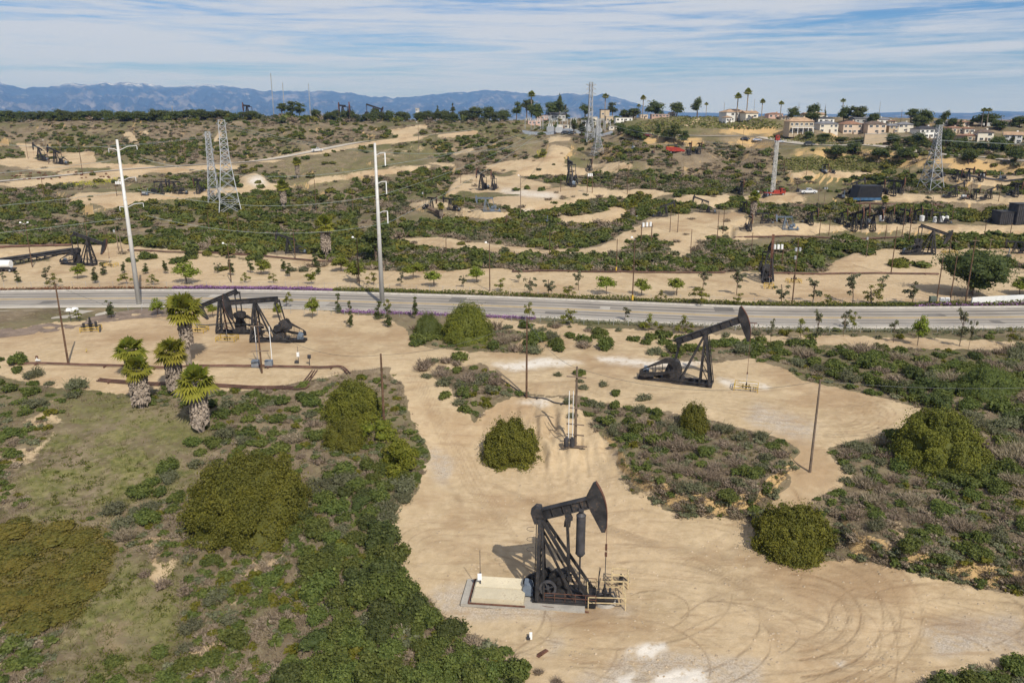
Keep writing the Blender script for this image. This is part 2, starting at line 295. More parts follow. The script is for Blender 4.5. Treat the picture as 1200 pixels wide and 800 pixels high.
def surf(name, col, rough=.7, metal=0.0, var=.25, scale=1.2, col2=None, bump=0.0, spec=.3):
    """worn surface: two-tone noise, optional second colour for rust/dirt patches"""
    m, nt = newmat(name); b = N(nt)
    v = b.n('ShaderNodeTexCoord').outputs['Object']
    n1 = b.noise(v, scale, 5); n2 = b.noise(v, scale*7, 3)
    c = b.mix(b.ramp(n1, .3, .7), tuple(x*(1-var) for x in col), tuple(min(1, x*(1+var)) for x in col))
    if col2: c = b.mix(b.math('MULTIPLY', b.ramp(n2, .52, .7), b.ramp(n1, .4, .65)), c, col2)
    oi = b.n('ShaderNodeObjectInfo').outputs['Random']
    c = b.mix(1.0, c, b.n('ShaderNodeCombineColor', {0: b.ramp(oi, -2.5, 1.2), 1: b.ramp(oi, -2.5, 1.2), 2: b.ramp(oi, -2.5, 1.2)}).outputs[0], 'MULTIPLY')
    p = b.n('ShaderNodeBsdfPrincipled', {'Base Color': c, 'Roughness': rough, 'Metallic': metal, 'Specular IOR Level': spec})
    if bump:
        nt.links.new(b.n('ShaderNodeBump', {'Height': n2, 'Strength': bump, 'Distance': .05}).outputs[0], p.inputs['Normal'])
    nt.links.new(p.outputs[0], b.n('ShaderNodeOutputMaterial').inputs[0]); return m
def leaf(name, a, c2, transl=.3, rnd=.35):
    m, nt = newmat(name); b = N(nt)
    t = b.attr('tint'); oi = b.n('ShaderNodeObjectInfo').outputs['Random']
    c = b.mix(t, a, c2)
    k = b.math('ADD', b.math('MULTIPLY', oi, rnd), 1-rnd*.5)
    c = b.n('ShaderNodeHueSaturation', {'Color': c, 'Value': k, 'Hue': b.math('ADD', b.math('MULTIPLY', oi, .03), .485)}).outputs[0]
    d = b.n('ShaderNodeBsdfPrincipled', {'Base Color': c, 'Roughness': .65, 'Specular IOR Level': .2})
    tr = b.n('ShaderNodeBsdfTranslucent', {'Color': b.mix(.5, c, (.2, .25, .04), 'MIX')})
    x = b.n('ShaderNodeMixShader', {0: transl, 1: d.outputs[0], 2: tr.outputs[0]})
    nt.links.new(x.outputs[0], b.n('ShaderNodeOutputMaterial').inputs[0]); return m
MT = dict(
 black=surf('black_painted_steel', (.030,.029,.030), .6, 0, .5, .7, (.11,.075,.052)),
 dgrey=surf('dark_grey_steel', (.05,.05,.055), .55, 0, .3, 1, (.09,.06,.04)),
 rust=surf('rusty_steel', (.12,.055,.035), .85, 0, .4, 2, (.08,.05,.04)),
 pipe=surf('brown_pipe', (.12,.062,.045), .8, 0, .35, .5, (.2,.12,.08)),
 red=surf('red_paint', (.30,.035,.022), .6), yellow=surf('yellow_paint', (.52,.34,.04), .55, 0, .2, 2, (.3,.2,.1)),
 cream_y=surf('faded_yellow_paint', (.55,.43,.24), .7, 0, .2, 2, (.32,.22,.14)),
 cream=surf('cream_painted_sheet', (.62,.54,.38), .6, 0, .08, .8, (.45,.36,.25)),
 concrete=surf('concrete', (.40,.37,.32), .9, 0, .15, .8, (.3,.27,.22), .3), galv=surf('galvanised_steel', (.42,.43,.44), .5, .35, .15, .3),
 lattice=surf('weathered_lattice_steel', (.36,.37,.38), .6, .2, .2, .2), white=surf('white_paint', (.78,.78,.76), .5, 0, .06, 1),
 polew=surf('brown_wood', (.115,.065,.038), .85, 0, .4, .8, (.17,.12,.08)), poleg=surf('grey_wood', (.17,.125,.09), .9, 0, .3, .8, (.24,.19,.14)),
 steelpole=surf('pale_steel_pole', (.55,.54,.51), .55, .1, .1, .15, (.45,.42,.38)), glass=surf('window_glass', (.03,.035,.04), .08, 0, .1, 1, None, 0, .6),
 rubber=surf('rubber', (.02,.02,.02), .9), wire=surf('wire_cable', (.10,.11,.10), .6), wirelight=surf('weathered_conductor', (.30,.34,.31), .5, .2),
 black_tarp=surf('black_tarpaulin', (.018,.018,.02), .55, 0, .3, 1), bluegrey=surf('blue_grey_paint', (.14,.17,.21), .6, 0, .2, 1),
 bark=surf('grey_bark', (.14,.10,.07), .95, 0, .4, 3), skirt=surf('dead_palm_fronds', (.29,.235,.185), .95, 0, .25, 1.5, (.23,.18,.14)),
 palmbark=surf('palm_trunk_bark', (.25,.205,.165), .95, 0, .3, 3, None, .5), wood_y=surf('yellow_stake', (.62,.45,.12), .8),
 mulch=surf('mulch', (.12,.09,.065), .95), skyblue=surf('light_blue_paint', (.35,.5,.6), .6),
)
SHRUB = dict(
 sumac=leaf('green_shrub_leaves', (.056,.078,.019), (.155,.172,.040)), dense=leaf('olive_dense_leaves', (.062,.070,.012), (.17,.162,.020), .10),
 yellow=leaf('yellow_green_leaves', (.10,.115,.012), (.20,.18,.025)), grey=leaf('grey_brush_twigs', (.18,.135,.092), (.31,.255,.18), .15),
 sage=leaf('grey_green_leaves', (.105,.108,.055), (.18,.175,.105)), dark=leaf('dark_tree_leaves', (.038,.052,.014), (.095,.108,.030), .2),
 young=leaf('young_tree_leaves', (.12,.15,.016), (.22,.235,.035)), palm=leaf('palm_fronds', (.085,.105,.010), (.27,.245,.035), .3, .15),
 mat=leaf('olive_orange_groundcover', (.066,.072,.016), (.155,.11,.022), .15), purple=leaf('purple_flowers', (.24,.10,.26), (.36,.20,.38), .2), greengrass=leaf('green_grass_blades', (.085,.098,.022), (.175,.165,.05), .2),
 hedge=leaf('low_green_groundcover', (.055,.075,.012), (.13,.125,.02), .2), redbush=leaf('reddish_shrub', (.16,.05,.035), (.2,.09,.05), .2), drygrass=leaf('dry_grass_blades', (.20,.15,.10), (.29,.235,.16), .15))
# ------------------------------------------------------------------ mesh building
class MB:
    def __init__(s): s.v = []; s.f = []
    def add(s, v, f):
        o = len(s.v); s.v += [tuple(map(float, q)) for q in v]; s.f += [tuple(int(i)+o for i in q) for q in f]; return s
    def box(s, c, d, rz=0, M=None):
        x, y, z = d[0]/2, d[1]/2, d[2]/2
        v = [(a*x, b*y, e*z) for a in (-1,1) for b in (-1,1) for e in (-1,1)]
        cr, sr = math.cos(rz), math.sin(rz)
        v = [(c[0]+p[0]*cr-p[1]*sr, c[1]+p[0]*sr+p[1]*cr, c[2]+p[2]) for p in v]
        if M: v = [M @ Vector(p) for p in v]
        return s.add(v, [(0,1,3,2),(4,6,7,5),(0,4,5,1),(2,3,7,6),(0,2,6,4),(1,5,7,3)])
    def bar(s, a, b, w, h=None):
        """square bar from a to b"""
        a, b = Vector(a), Vector(b); d = (b-a).normalized(); h = h or w
        u = d.cross(Vector((0,0,1)) if abs(d.z) < .95 else Vector((0,1,0))).normalized(); n = u.cross(d)
        v = [p + u*(i*w/2) + n*(j*h/2) for p in (a, b) for i, j in ((-1,-1),(1,-1),(1,1),(-1,1))]
        return s.add(v, [(3,2,1,0),(4,5,6,7),(0,1,5,4),(1,2,6,5),(2,3,7,6),(3,0,4,7)])
    def tube(s, a, b, r0, r1=None, n=10, caps=True):
        a, b = Vector(a), Vector(b); d = (b-a).normalized(); r1 = r0 if r1 is None else r1
        u = d.cross(Vector((0,0,1)) if abs(d.z) < .95 else Vector((0,1,0))).normalized(); w = d.cross(u)
        v = [p + (u*math.cos(2*math.pi*k/n)+w*math.sin(2*math.pi*k/n))*r for p, r in ((a, r0), (b, r1)) for k in range(n)]
        f = [(k, (k+1) % n, n+(k+1) % n, n+k) for k in range(n)]
        if caps: f += [tuple(range(n-1, -1, -1)), tuple(range(n, 2*n))]
        return s.add(v, f)
    def path(s, pts, r, n=6):
        pts = [Vector(p) for p in pts]; V = []; F = []
        for i, p in enumerate(pts):
            d = (pts[min(i+1, len(pts)-1)]-pts[max(i-1, 0)]).normalized()
            u = d.cross(Vector((0,0,1)) if abs(d.z) < .95 else Vector((0,1,0))).normalized(); w = d.cross(u)
            V += [p+(u*math.cos(2*math.pi*k/n)+w*math.sin(2*math.pi*k/n))*r for k in range(n)]
            if i: F += [((i-1)*n+k, (i-1)*n+(k+1) % n, i*n+(k+1) % n, i*n+k) for k in range(n)]
        return s.add(V, F)
    def prism(s, poly, y0, y1, M=None):
        """polygon in XZ extruded along Y"""
        n = len(poly); v = [(p[0], y0, p[1]) for p in poly] + [(p[0], y1, p[1]) for p in poly]
        if M: v = [M @ Vector(p) for p in v]
        return s.add(v, [tuple(range(n)), tuple(range(2*n-1, n-1, -1))] + [(i, n+i, n+(i+1) % n, (i+1) % n) for i in range(n)])
    def slab(s, poly, z0, z1):
        n = len(poly); v = [(p[0], p[1], z0) for p in poly] + [(p[0], p[1], z1) for p in poly]
        return s.add(v, [tuple(range(n-1, -1, -1)), tuple(range(n, 2*n))] + [(i, (i+1) % n, n+(i+1) % n, n+i) for i in range(n)])
    def build(s, name, mat, parent=None, smooth=False):
        me = bpy.data.meshes.new(name); me.from_pydata(s.v, [], s.f); me.materials.append(mat); me.update()
        if smooth: me.polygons.foreach_set('use_smooth', [True]*len(me.polygons))
        o = bpy.data.objects.new(name, me); COL.objects.link(o)
        if parent: o.parent = parent
        return o
def raw_mesh(name, V, Q, mat, tint=None, smooth=False, attrs=None):
    """fast mesh from numpy arrays; Q is (n,4) or (n,3)"""
    me = bpy.data.meshes.new(name); k = Q.shape[1]
    me.vertices.add(len(V)); me.vertices.foreach_set('co', np.ascontiguousarray(V, np.float32).ravel())
    me.loops.add(Q.size); me.loops.foreach_set('vertex_index', np.ascontiguousarray(Q, np.int32).ravel())
    me.polygons.add(len(Q)); me.polygons.foreach_set('loop_start', np.arange(0, Q.size, k, dtype=np.int32))
    if smooth: me.polygons.foreach_set('use_smooth', np.ones(len(Q), bool))
    for nm, arr in ([('tint', tint)] if tint is not None else []) + list((attrs or {}).items()):
        at_ = me.attributes.new(nm, 'FLOAT', 'POINT'); at_.data.foreach_set('value', np.ascontiguousarray(arr, np.float32))
    me.update(calc_edges=True); me.validate(); me.materials.append(mat); return me
def link(me, name, parent=None, loc=(0,0,0)):
    o = bpy.data.objects.new(name, me); COL.objects.link(o); o.location = loc
    if parent: o.parent = parent
    return o
LABELQ = []      # (object, description, group, pixel) waiting for their own label
def tag(o, label=None, cat=None, group=None, kind=None):
    if label: o['label'] = label
    if cat: o['category'] = cat
    if group: o['group'] = group
    if kind: o['kind'] = kind
    return o
def empty(name, loc=(0,0,0), rz=0, s=1):
    o = bpy.data.objects.new(name, None); COL.objects.link(o); o.location = loc; o.rotation_euler = (0,0,rz); o.scale = (s,s,s); return o
def copy_tree(o, parent=None):
    c = o.copy(); COL.objects.link(c)
    if parent: c.parent = parent
    for ch in KIDS.get(o.name, [k for k in o.children]): copy_tree(ch, c)
    return c
KIDS = {}
def remember(o):
    KIDS[o.name] = list(o.children)
    for c in o.children: remember(c)
def queue(o, desc, cat, group, px=None):
    """label is completed at the end from the nearest landmark"""
    tag(o, None, cat, group); LABELQ.append((o, desc, cat, px))
# ------------------------------------------------------------------ ground
def ground_mat():
    m, nt = newmat('dry_hillside_ground'); b = N(nt)
    v = b.n('ShaderNodeNewGeometry').outputs['Position']
    big = b.noise(v, .018, 5, .6); mid = b.noise(v, .12, 5, .6); fine = b.noise(v, 1.1, 5, .65); grit = b.noise(v, 6, 3, .7)
    dirt, green, olive, pale, grav, track, farf = [b.attr(a) for a in ('dirt','green','olive','pale','gravel','track','farness')]
    soil = b.mix(b.ramp(mid, .35, .65), (.115,.086,.055), (.20,.155,.10)); soil = b.mix(b.ramp(fine, .45, .7), soil, (.245,.195,.13))
    soil = b.mix(b.math('MULTIPLY', b.ramp(big, .42, .62), b.ramp(fine, .3, .6)), soil, (.09,.095,.03))
    soil = b.mix(b.math('MULTIPLY', b.ramp(b.noise(v, .05, 4, .7), .58, .68), .7), soil, (.27,.20,.12))
    gr = b.mix(b.ramp(fine, .3, .7), (.088,.098,.026), (.19,.172,.07))
    soil = b.mix(b.math('MULTIPLY', green, b.math('MULTIPLY', b.ramp(b.noise(v, .16, 5, .65), .36, .56), b.ramp(b.noise(v, .5, 5, .7), .3, .58))), soil, gr)
    soil = b.mix(b.math('MULTIPLY', olive, .8), soil, (.10,.085,.02))
    sand = b.mix(b.ramp(mid, .3, .7), (.36,.270,.160), (.455,.352,.218)); sand = b.mix(b.math('MULTIPLY', b.ramp(big, .45, .65), .55), sand, (.42,.30,.18))
    sand = b.mix(b.ramp(fine, .35, .75), sand, b.mix(.5, sand, (.55,.43,.285))); sand = b.mix(b.math('MULTIPLY', b.ramp(b.noise(v, .35, 6, .7), .55, .72), .45), sand, (.27,.185,.105))
    sand = b.mix(b.math('MULTIPLY', grav, b.ramp(fine, .2, .6)), sand, b.mix(b.ramp(grit, .4, .6), (.31,.26,.20), (.47,.40,.315)))
    sand = b.mix(b.math('MULTIPLY', track, b.math('ADD', b.math('MULTIPLY', fine, .9), .25), True), sand, (.165,.112,.064))
    sand = b.mix(b.math('MULTIPLY', b.ramp(b.noise(v, .045, 5, .65), .48, .64), .6), sand, (.27,.175,.095)); sand = b.mix(b.math('MULTIPLY', b.ramp(b.noise(b.n('ShaderNodeMapping', {'Vector': v, 'Rotation': (0,0,-.5), 'Scale': (.25,1.6,1)}).outputs[0], .5, 5, .7), .54, .66), .4), sand, (.25,.165,.092))
    sand = b.mix(b.math('MULTIPLY', pale, b.ramp(fine, .3, .5)), sand, (.60,.55,.475))
    nz_ = b.n('ShaderNodeSeparateXYZ', {0: b.n('ShaderNodeNewGeometry').outputs['True Normal']}).outputs[2]
    soil = b.mix(b.math('MULTIPLY', b.ramp(b.math('ADD', nz_, b.math('MULTIPLY', b.math('SUBTRACT', fine, .5), .12)), .88, .74), b.ramp(mid, .2, .5)), soil, (.42,.285,.135))
    edge = b.ramp(b.math('ADD', dirt, b.math('MULTIPLY', b.math('SUBTRACT', fine, .5), .7)), .38, .62)
    c = b.mix(edge, soil, sand)
    c = b.mix(b.math('MULTIPLY', b.ramp(grit, .45, .75), .25), c, b.mix(.5, c, (.12,.09,.06)))
    c = b.mix(farf, c, b.mix(b.ramp(big, .4, .6), (.10,.10,.08), (.2,.18,.15)))
    p = b.n('ShaderNodeBsdfPrincipled', {'Base Color': c, 'Roughness': .95, 'Specular IOR Level': .1})
    hgt = b.math('ADD', b.math('ADD', fine, b.math('MULTIPLY', grit, .35)), b.math('MULTIPLY', track, -.5))
    nt.links.new(b.n('ShaderNodeBump', {'Height': hgt, 'Strength': .55, 'Distance': .16}).outputs[0], p.inputs['Normal'])
    nt.links.new(p.outputs[0], b.n('ShaderNodeOutputMaterial').inputs[0]); return m
PX, PY, _ = proj(GX, GY, GZ)
jx = (fbm(GX*.25, GY*.25, 4, 4)-.5)+1.6*(fbm(GX*.07, GY*.07, 3, 14)-.5)*sstep(140, 260, GR); jy = (fbm(GX*.25, GY*.25, 4, 6)-.5)+1.6*(fbm(GX*.07, GY*.07, 3, 16)-.5)*sstep(140, 260, GR); sc_ = 2600/GR
JX, JY = PX+jx*sc_*.8, PY+jy*sc_*.38
beyond = (GR > 900).astype(float)
ATT = {n: samp(mm, JX, JY)*(1-beyond) for n, mm in (('dirt', M_dirt), ('green', M_green), ('olive', M_olive), ('pale', M_pale), ('gravel', M_grav))}
ATT['dirt'] = np.clip(ATT['dirt']*(1-sstep(230, 330, GR)*np.clip((.47-fbm(GX*.045, GY*.045, 4, 77))*5, 0, .7))+.95*samp(M_bare, JX, JY)*sstep(.3, .6, fbm(GX*.3, GY*.3, 4, 71))*(1-beyond), 0, 1)
ATT['track'] = samp(M_track, PX+jx*3, PY+jy*2)*(GR < 190)*np.clip(.6+1.6*(fbm(GX*.6, GY*.6, 3, 83)-.3), .3, 1.2); ATT['farness'] = sstep(1100, 2500, GR)
idx = np.arange(NR*NA).reshape(NR, NA)
Q = np.stack([idx[:-1,:-1], idx[:-1,1:], idx[1:,1:], idx[1:,:-1]], -1).reshape(-1, 4)
gm = raw_mesh('ground', np.stack([GX, GY, GZ], -1).reshape(-1, 3), Q, ground_mat(), None, True, {k: a.ravel() for k, a in ATT.items()})
tag(link(gm, 'ground'), 'tan dirt pads and brown scrub hillsides of the oil field', None, None, 'structure')
# ------------------------------------------------------------------ road
def offs(P, d):
    T = np.gradient(P, axis=0); T /= np.linalg.norm(T, axis=1)[:,None]; return P+np.stack([-T[:,1], T[:,0]], -1)*d
RF = spline(RC[::4], 10)
def strip(name, d0, d1, z, mat, base=RF, label=None, z0=None):
    a, b_ = offs(base, d0), offs(base, d1); n = len(base)
    V = np.vstack([np.c_[a, np.full(n, z)], np.c_[b_, np.full(n, z)]]); i = np.arange(n-1)
    Qs = np.stack([i, i+1, n+i+1, n+i], -1)[:, ::-1]
    if z0 is not None:
        V = np.vstack([V, np.c_[a, np.full(n, z0)], np.c_[b_, np.full(n, z0)]])
        Qs = np.vstack([Qs, np.stack([i, i+1, 2*n+i+1, 2*n+i], -1), np.stack([n+i+1, n+i, 3*n+i, 3*n+i+1], -1)])
    o = link(raw_mesh(name, V, Qs, mat), name); tag(o, label, None, None, 'structure'); return o
def asphalt():
    m, nt = newmat('worn_asphalt'); b = N(nt); v = b.n('ShaderNodeNewGeometry').outputs['Position']
    n1 = b.noise(v, .15, 5, .6); n2 = b.noise(v, 2.5, 4, .7)
    c = b.mix(b.ramp(n1, .3, .7), (.26,.23,.195), (.33,.295,.25)); c = b.mix(b.math('MULTIPLY', b.ramp(n2, .5, .75), .5), c, (.30,.27,.225)); c = b.mix(b.math('MULTIPLY', b.ramp(b.noise(v, .06, 6, .75), .56, .62), .45), c, (.17,.155,.135))
    p = b.n('ShaderNodeBsdfPrincipled', {'Base Color': c, 'Roughness': .9, 'Specular IOR Level': .2}); nt.links.new(p.outputs[0], b.n('ShaderNodeOutputMaterial').inputs[0]); return m
A_ = asphalt()
strip('road', -6.2, 8.4, ROADZ+.05, A_, label='two lane grey asphalt road crossing the oil field')
tarcol = surf('lane_wear', (.205,.187,.163), .9, 0, .2, .1)
for d in (-4.4, -2.3, 2.6, 5.0): strip('road_wheel_track', d-.55, d+.55, ROADZ+.056, tarcol, label='darker wheel track worn along a lane of the road')
ylw = surf('road_yellow', (.55,.36,.09), .8, 0, .15, 1); wht = surf('road_white', (.62,.60,.55), .8, 0, .1, 1)
strip('road_markings', -.42, -.18, ROADZ+.062, ylw, label='double yellow centre line of the road'); strip('road_markings', .18, .42, ROADZ+.062, ylw, label='double yellow centre line of the road')
strip('road_edge_line', 7.4, 7.55, ROADZ+.062, wht, label='white edge line on the far side of the road'); strip('road_edge_line', -5.5, -5.35, ROADZ+.062, wht, label='white edge line on the near side of the road')
shc = surf('pale_shoulder', (.42,.38,.32), .95, 0, .15, .2, (.5,.42,.3))
strip('pavement', 8.6, 9.7, ROADZ+.10, shc, label='pale concrete pavement along the far side of the road', z0=ROADZ-.4)
strip('road_shoulder', -8.6, -6.25, ROADZ+.03, shc, label='pale gravel shoulder along the near side of the road')
kc = surf('kerb_concrete', (.47,.44,.39), .9)
strip('kerb', 8.38, 8.58, ROADZ+.16, kc, label='concrete kerb along the far side of the road', z0=ROADZ-.3)
def patch(i, n, d0, d1, k):
    seg = RF[i:i+n]; a, c = offs(RF, d0)[i:i+n], offs(RF, d1)[i:i+n]; V = np.vstack([np.c_[a, np.full(n, ROADZ+.059)], np.c_[c, np.full(n, ROADZ+.059)]]); j = np.arange(n-1)
    tag(link(raw_mesh('road_patch', V, np.stack([j, j+1, n+j+1, n+j], -1)[:, ::-1], PTC[k]), 'road_patch'), 'repaired patch of different asphalt in the road', None, None, 'structure')
PTC = [surf('dark_repair', (.15,.138,.122), .9, 0, .2, .2), surf('pale_repair', (.36,.33,.285), .9, 0, .15, .2)]
T0_ = np.array([proj(p[0], p[1], ROADZ)[0] for p in RF])
for px, n, d0, d1, k in [(60,4,-5.2,-2,0),(240,5,1,4.4,1),(380,3,-4.8,-1.2,1),(520,4,2.2,6.8,0),(640,6,-5,-3.2,0),(700,3,.8,4,1),(840,5,3.6,7.2,0),(980,4,-4.9,-1,1),(1090,5,1,3.4,0),(1150,3,-5,-2.6,0)]: patch(int(np.argmin(abs(T0_-px))), n, d0, d1, k)
# paved apron at far left
ap = [at([x],[y])[0] for x, y in [(-120,366),(0,364),(90,363),(140,366),(95,373),(40,380),(0,384),(-120,386)]]
tag(MB().slab([(p[0], p[1]) for p in ap][::-1], ROADZ-.4, ROADZ+.045).build('paved_apron', surf('pale_paving', (.40,.36,.30), .95, 0, .15, .12)), 'pale paved turnout beside the road at the left', None, None, 'structure')
mu = [at([x],[y])[0] for x, y in [(-20,388),(40,381),(100,372),(160,363),(238,361),(205,370),(150,374),(110,381),(60,389),(0,396)]]
mm_ = MB(); 
gq = spline(np.array([(p[0], p[1]) for p in mu]), 2)
tag(MB().slab([tuple(p) for p in gq][::-1], ROADZ-.4, ROADZ+.12).build('mulch_bed', surf('brown_mulch', (.215,.16,.12), .98, 0, .3, .5, (.13,.10,.07))), 'brown mulch bed between the turnout and the dirt pad', None, None, 'structure')
# far road along the right hill and left hill
def ground_strip(k, mat, label):
    C, z, w = HROADS[k]; n = len(C); rows = [offs(C, d) for d in np.linspace(-w/2, w/2, 3)]; V = np.vstack([np.c_[r, z+.05] for r in rows]); i = np.arange(n-1)
    Qs = np.vstack([np.stack([k*n+i, k*n+i+1, (k+1)*n+i+1, (k+1)*n+i], -1) for k in range(2)])[:, ::-1]
    tag(link(raw_mesh('hill_road', V, Qs, mat, None, True), 'hill_road'), label, None, None, 'structure')
rdl = surf('pale_road', (.44,.39,.32), .95, 0, .12, .1)
ground_strip(0, rdl, 'pale road running below the houses on the right hill')
ground_strip(1, rdl, 'pale road climbing along the left hillside')
# ------------------------------------------------------------------ mountains
prof = [(-400,118),(-200,112),(-100,108),(0,106),(20,102),(36,99),(50,103),(65,106),(95,104),(120,100),(135,100),(150,98.5),(165,99.5),(178,97),(200,101),(225,102),(260,101),(300,102),(325,105),(350,107),(370,106.5),(390,107),(420,108.5),(440,111),(470,114),(490,112),(520,109),(550,107),(570,104.5),(590,105),(610,108),(635,111),(655,109),(675,110),(700,109),(720,113),(735,119),(750,124),(765,128),(790,130),(900,132),(980,132),(1010,130.5),(1040,129.5),(1070,130.5),(1110,131),(1130,128.5),(1160,129.5),(1185,129),(1210,131),(1300,131),(1600,132)]
pa = np.array(prof, float); az = np.linspace(R_(-48), R_(48), 900); yv = np.interp(600+FPX*np.tan(az)*.985, pa[:,0], pa[:,1]); yv = yv-np.clip((131-yv)/20, 0, 1)*(5*(fbm(az*60, az*0, 4, 33)-.5)+3*(fbm(az*190, az*0, 3, 34)-.5))
el = np.arctan((400-yv)/np.hypot(FPX, 0))-PITCH
rad = np.concatenate([np.linspace(17000, 27000, 70), np.linspace(27300, 31000, 14)]); Am, Rm = np.meshgrid(az, rad)
top = np.maximum(np.tan(el), .0004)*27000+60
xm, ym = Rm*np.sin(Am), Rm*np.cos(Am)
rel = np.where(Rm < 27000, (Rm-17000)/10000, 1-(Rm-27000)/4000)
ridg = 1-np.abs(fbm(xm*.0011, ym*.0007, 6, 2)*2-1)
ridg2 = 1-np.abs(fbm(xm*.0032, ym*.0018, 5, 12)*2-1)
hgt = top[None]*np.clip(rel**.8*(.72+.28*rel) - (1-ridg)*.75*(1-rel**6)*(rel > 0) - (1-ridg2)*.42*(1-rel**8), 0, 1.1)+top[None]*.03*(fbm(xm*.004, ym*.004, 3, 4)-.5)*(rel > .3)
i = np.arange(len(rad)*len(az)).reshape(len(rad), len(az)); Qm = np.stack([i[:-1,:-1], i[:-1,1:], i[1:,1:], i[1:,:-1]], -1).reshape(-1, 4)
m_, nt = newmat('mountain_chaparral'); b = N(nt); v = b.n('ShaderNodeNewGeometry').outputs['Position']
c = b.mix(b.ramp(b.noise(v, .0012, 6, .7), .50, .64), (.035,.04,.035), (.17,.15,.13)); c = b.mix(b.ramp(b.noise(v, .0035, 5, .7), .58, .7), c, (.27,.25,.235))
zz = b.n('ShaderNodeSeparateXYZ', {0: v}).outputs[2]; c = b.mix(b.math('MULTIPLY', b.ramp(zz, 760, 900), b.ramp(b.noise(v, .004, 5, .75), .45, .6)), c, (.55,.55,.57))
p = b.n('ShaderNodeBsdfPrincipled', {'Base Color': c, 'Roughness': 1, 'Specular IOR Level': 0}); nt.links.new(p.outputs[0], b.n('ShaderNodeOutputMaterial').inputs[0])
tag(link(raw_mesh('mountains', np.stack([xm, ym, hgt-62], -1).reshape(-1, 3), Qm, m_, None, True), 'mountains'), 'long blue mountain range on the horizon', None, None, 'structure')
# ------------------------------------------------------------------ camera, sky, sun, haze
cam = bpy.data.cameras.new('camera'); co = bpy.data.objects.new('camera', cam); COL.objects.link(co); SC.camera = co
cam.sensor_width = 36; cam.lens = FPX/1200*36; co.location = (0, 0, CAMZ); co.rotation_euler = (math.pi/2-PITCH, 0, 0); cam.clip_end = 200000; cam.clip_start = .5
SUN_AZ, SUN_EL = math.atan2(.407, -.914), R_(44)
w = bpy.data.worlds.new('World'); SC.world = w; w.use_nodes = True; nt = w.node_tree; nt.nodes.clear(); b = N(nt)
sky = b.n('ShaderNodeTexSky', sky_type='NISHITA', sun_disc=False, sun_elevation=SUN_EL, sun_rotation=SUN_AZ, altitude=150, air_density=1.0, dust_density=.6, ozone_density=2.2)
d = b.n('ShaderNodeTexCoord').outputs['Generated']; sx = b.n('ShaderNodeSeparateXYZ', {0: d})
azm = b.math('ARCTAN2', sx.outputs[0], sx.outputs[1])
cv_ = b.n('ShaderNodeCombineXYZ', {0: b.math('MULTIPLY', azm, 1.0), 1: b.math('MULTIPLY', b.math('POWER', b.math('MAXIMUM', sx.outputs[2], 0.0005), .8), 5.0), 2: 0.0}).outputs[0]
mp = b.n('ShaderNodeMapping', {'Vector': cv_, 'Rotation': (0, 0, R_(CLOUD_ROT)), 'Scale': CLOUD_SC, 'Location': CLOUD_OFF}).outputs[0]
c1 = b.noise(mp, 1.0, 4, .5, .6); c2 = b.noise(b.n('ShaderNodeMapping', {'Vector': cv_, 'Rotation': (0,0,R_(CLOUD_ROT*.6)), 'Scale': (3.2, 11, 1), 'Location': (3, 1, 0)}).outputs[0], 1.0, 9, .66, 1.2)
c3 = b.noise(b.n('ShaderNodeMapping', {'Vector': cv_, 'Rotation': (0,0,R_(-30)), 'Scale': (26, 40, 1)}).outputs[0], 1.0, 5, .6, .8)
cl_ = b.math('ADD', b.math('ADD', b.math('MULTIPLY', c1, .62), b.math('MULTIPLY', c2, .30)), b.math('MULTIPLY', c3, .08))
fac = b.math('MULTIPLY', b.ramp(cl_, CLOUD_LO, CLOUD_HI), CLOUD_MAX)
lowf = b.math('MULTIPLY', b.ramp(sx.outputs[2], .06, .0), .85)
tint_sky = b.n('ShaderNodeHueSaturation', {'Color': sky.outputs[0], 'Saturation': 1.5, 'Value': SKY_VAL}).outputs[0]
tint_sky = b.mix(1.0, tint_sky, (.72,.88,1.26), 'MULTIPLY')
cc = b.mix(b.math('MAXIMUM', fac, lowf), tint_sky, CLOUD_COL)
bg = b.n('ShaderNodeBackground', {'Color': cc, 'Strength': SKY_STR}); nt.links.new(bg.outputs[0], b.n('ShaderNodeOutputWorld').inputs[0])
sl = bpy.data.lights.new('sun', 'SUN'); sl.energy = SUN_STR; sl.angle = R_(.53); sl.color = (1, .95, .87); so = bpy.data.objects.new('sun', sl); COL.objects.link(so)
so.rotation_euler = Vector((-math.sin(SUN_AZ)*math.cos(SUN_EL), -math.cos(SUN_AZ)*math.cos(SUN_EL), -math.sin(SUN_EL))).to_track_quat('-Z', 'Y').to_euler(); so.location = (100, -200, 250)
SC.view_settings.view_transform = 'Standard'; SC.view_settings.look = 'None'; SC.view_settings.gamma = 1; SC.view_settings.exposure = EXPO
if HAZE:
    hb = MB().box((0, 14000, 540), (56000, 40000, 1300)).build('haze', None or bpy.data.materials.new('haze_air')); tag(hb, None, None, None, 'stuff')
    hm = hb.data.materials[0]; hm.use_nodes = True; hn = hm.node_tree; hn.nodes.clear(); b = N(hn)
    vol = b.n('ShaderNodeVolumePrincipled', {'Color': (*HAZE_COL, 1), 'Density': HAZE, 'Anisotropy': 0.0, 'Absorption Color': (.55,.6,.65,1)}); hn.links.new(vol.outputs[0], b.n('ShaderNodeOutputMaterial').inputs[1])
    tag(hb, 'thin blue air between the oil field and the mountains')
SC.cycles.max_bounces = 6; SC.cycles.transparent_max_bounces = 6; SC.cycles.volume_bounces = 0; SC.cycles.use_denoising = True
SC.cycles.diffuse_bounces = 3; SC.cycles.glossy_bounces = 2
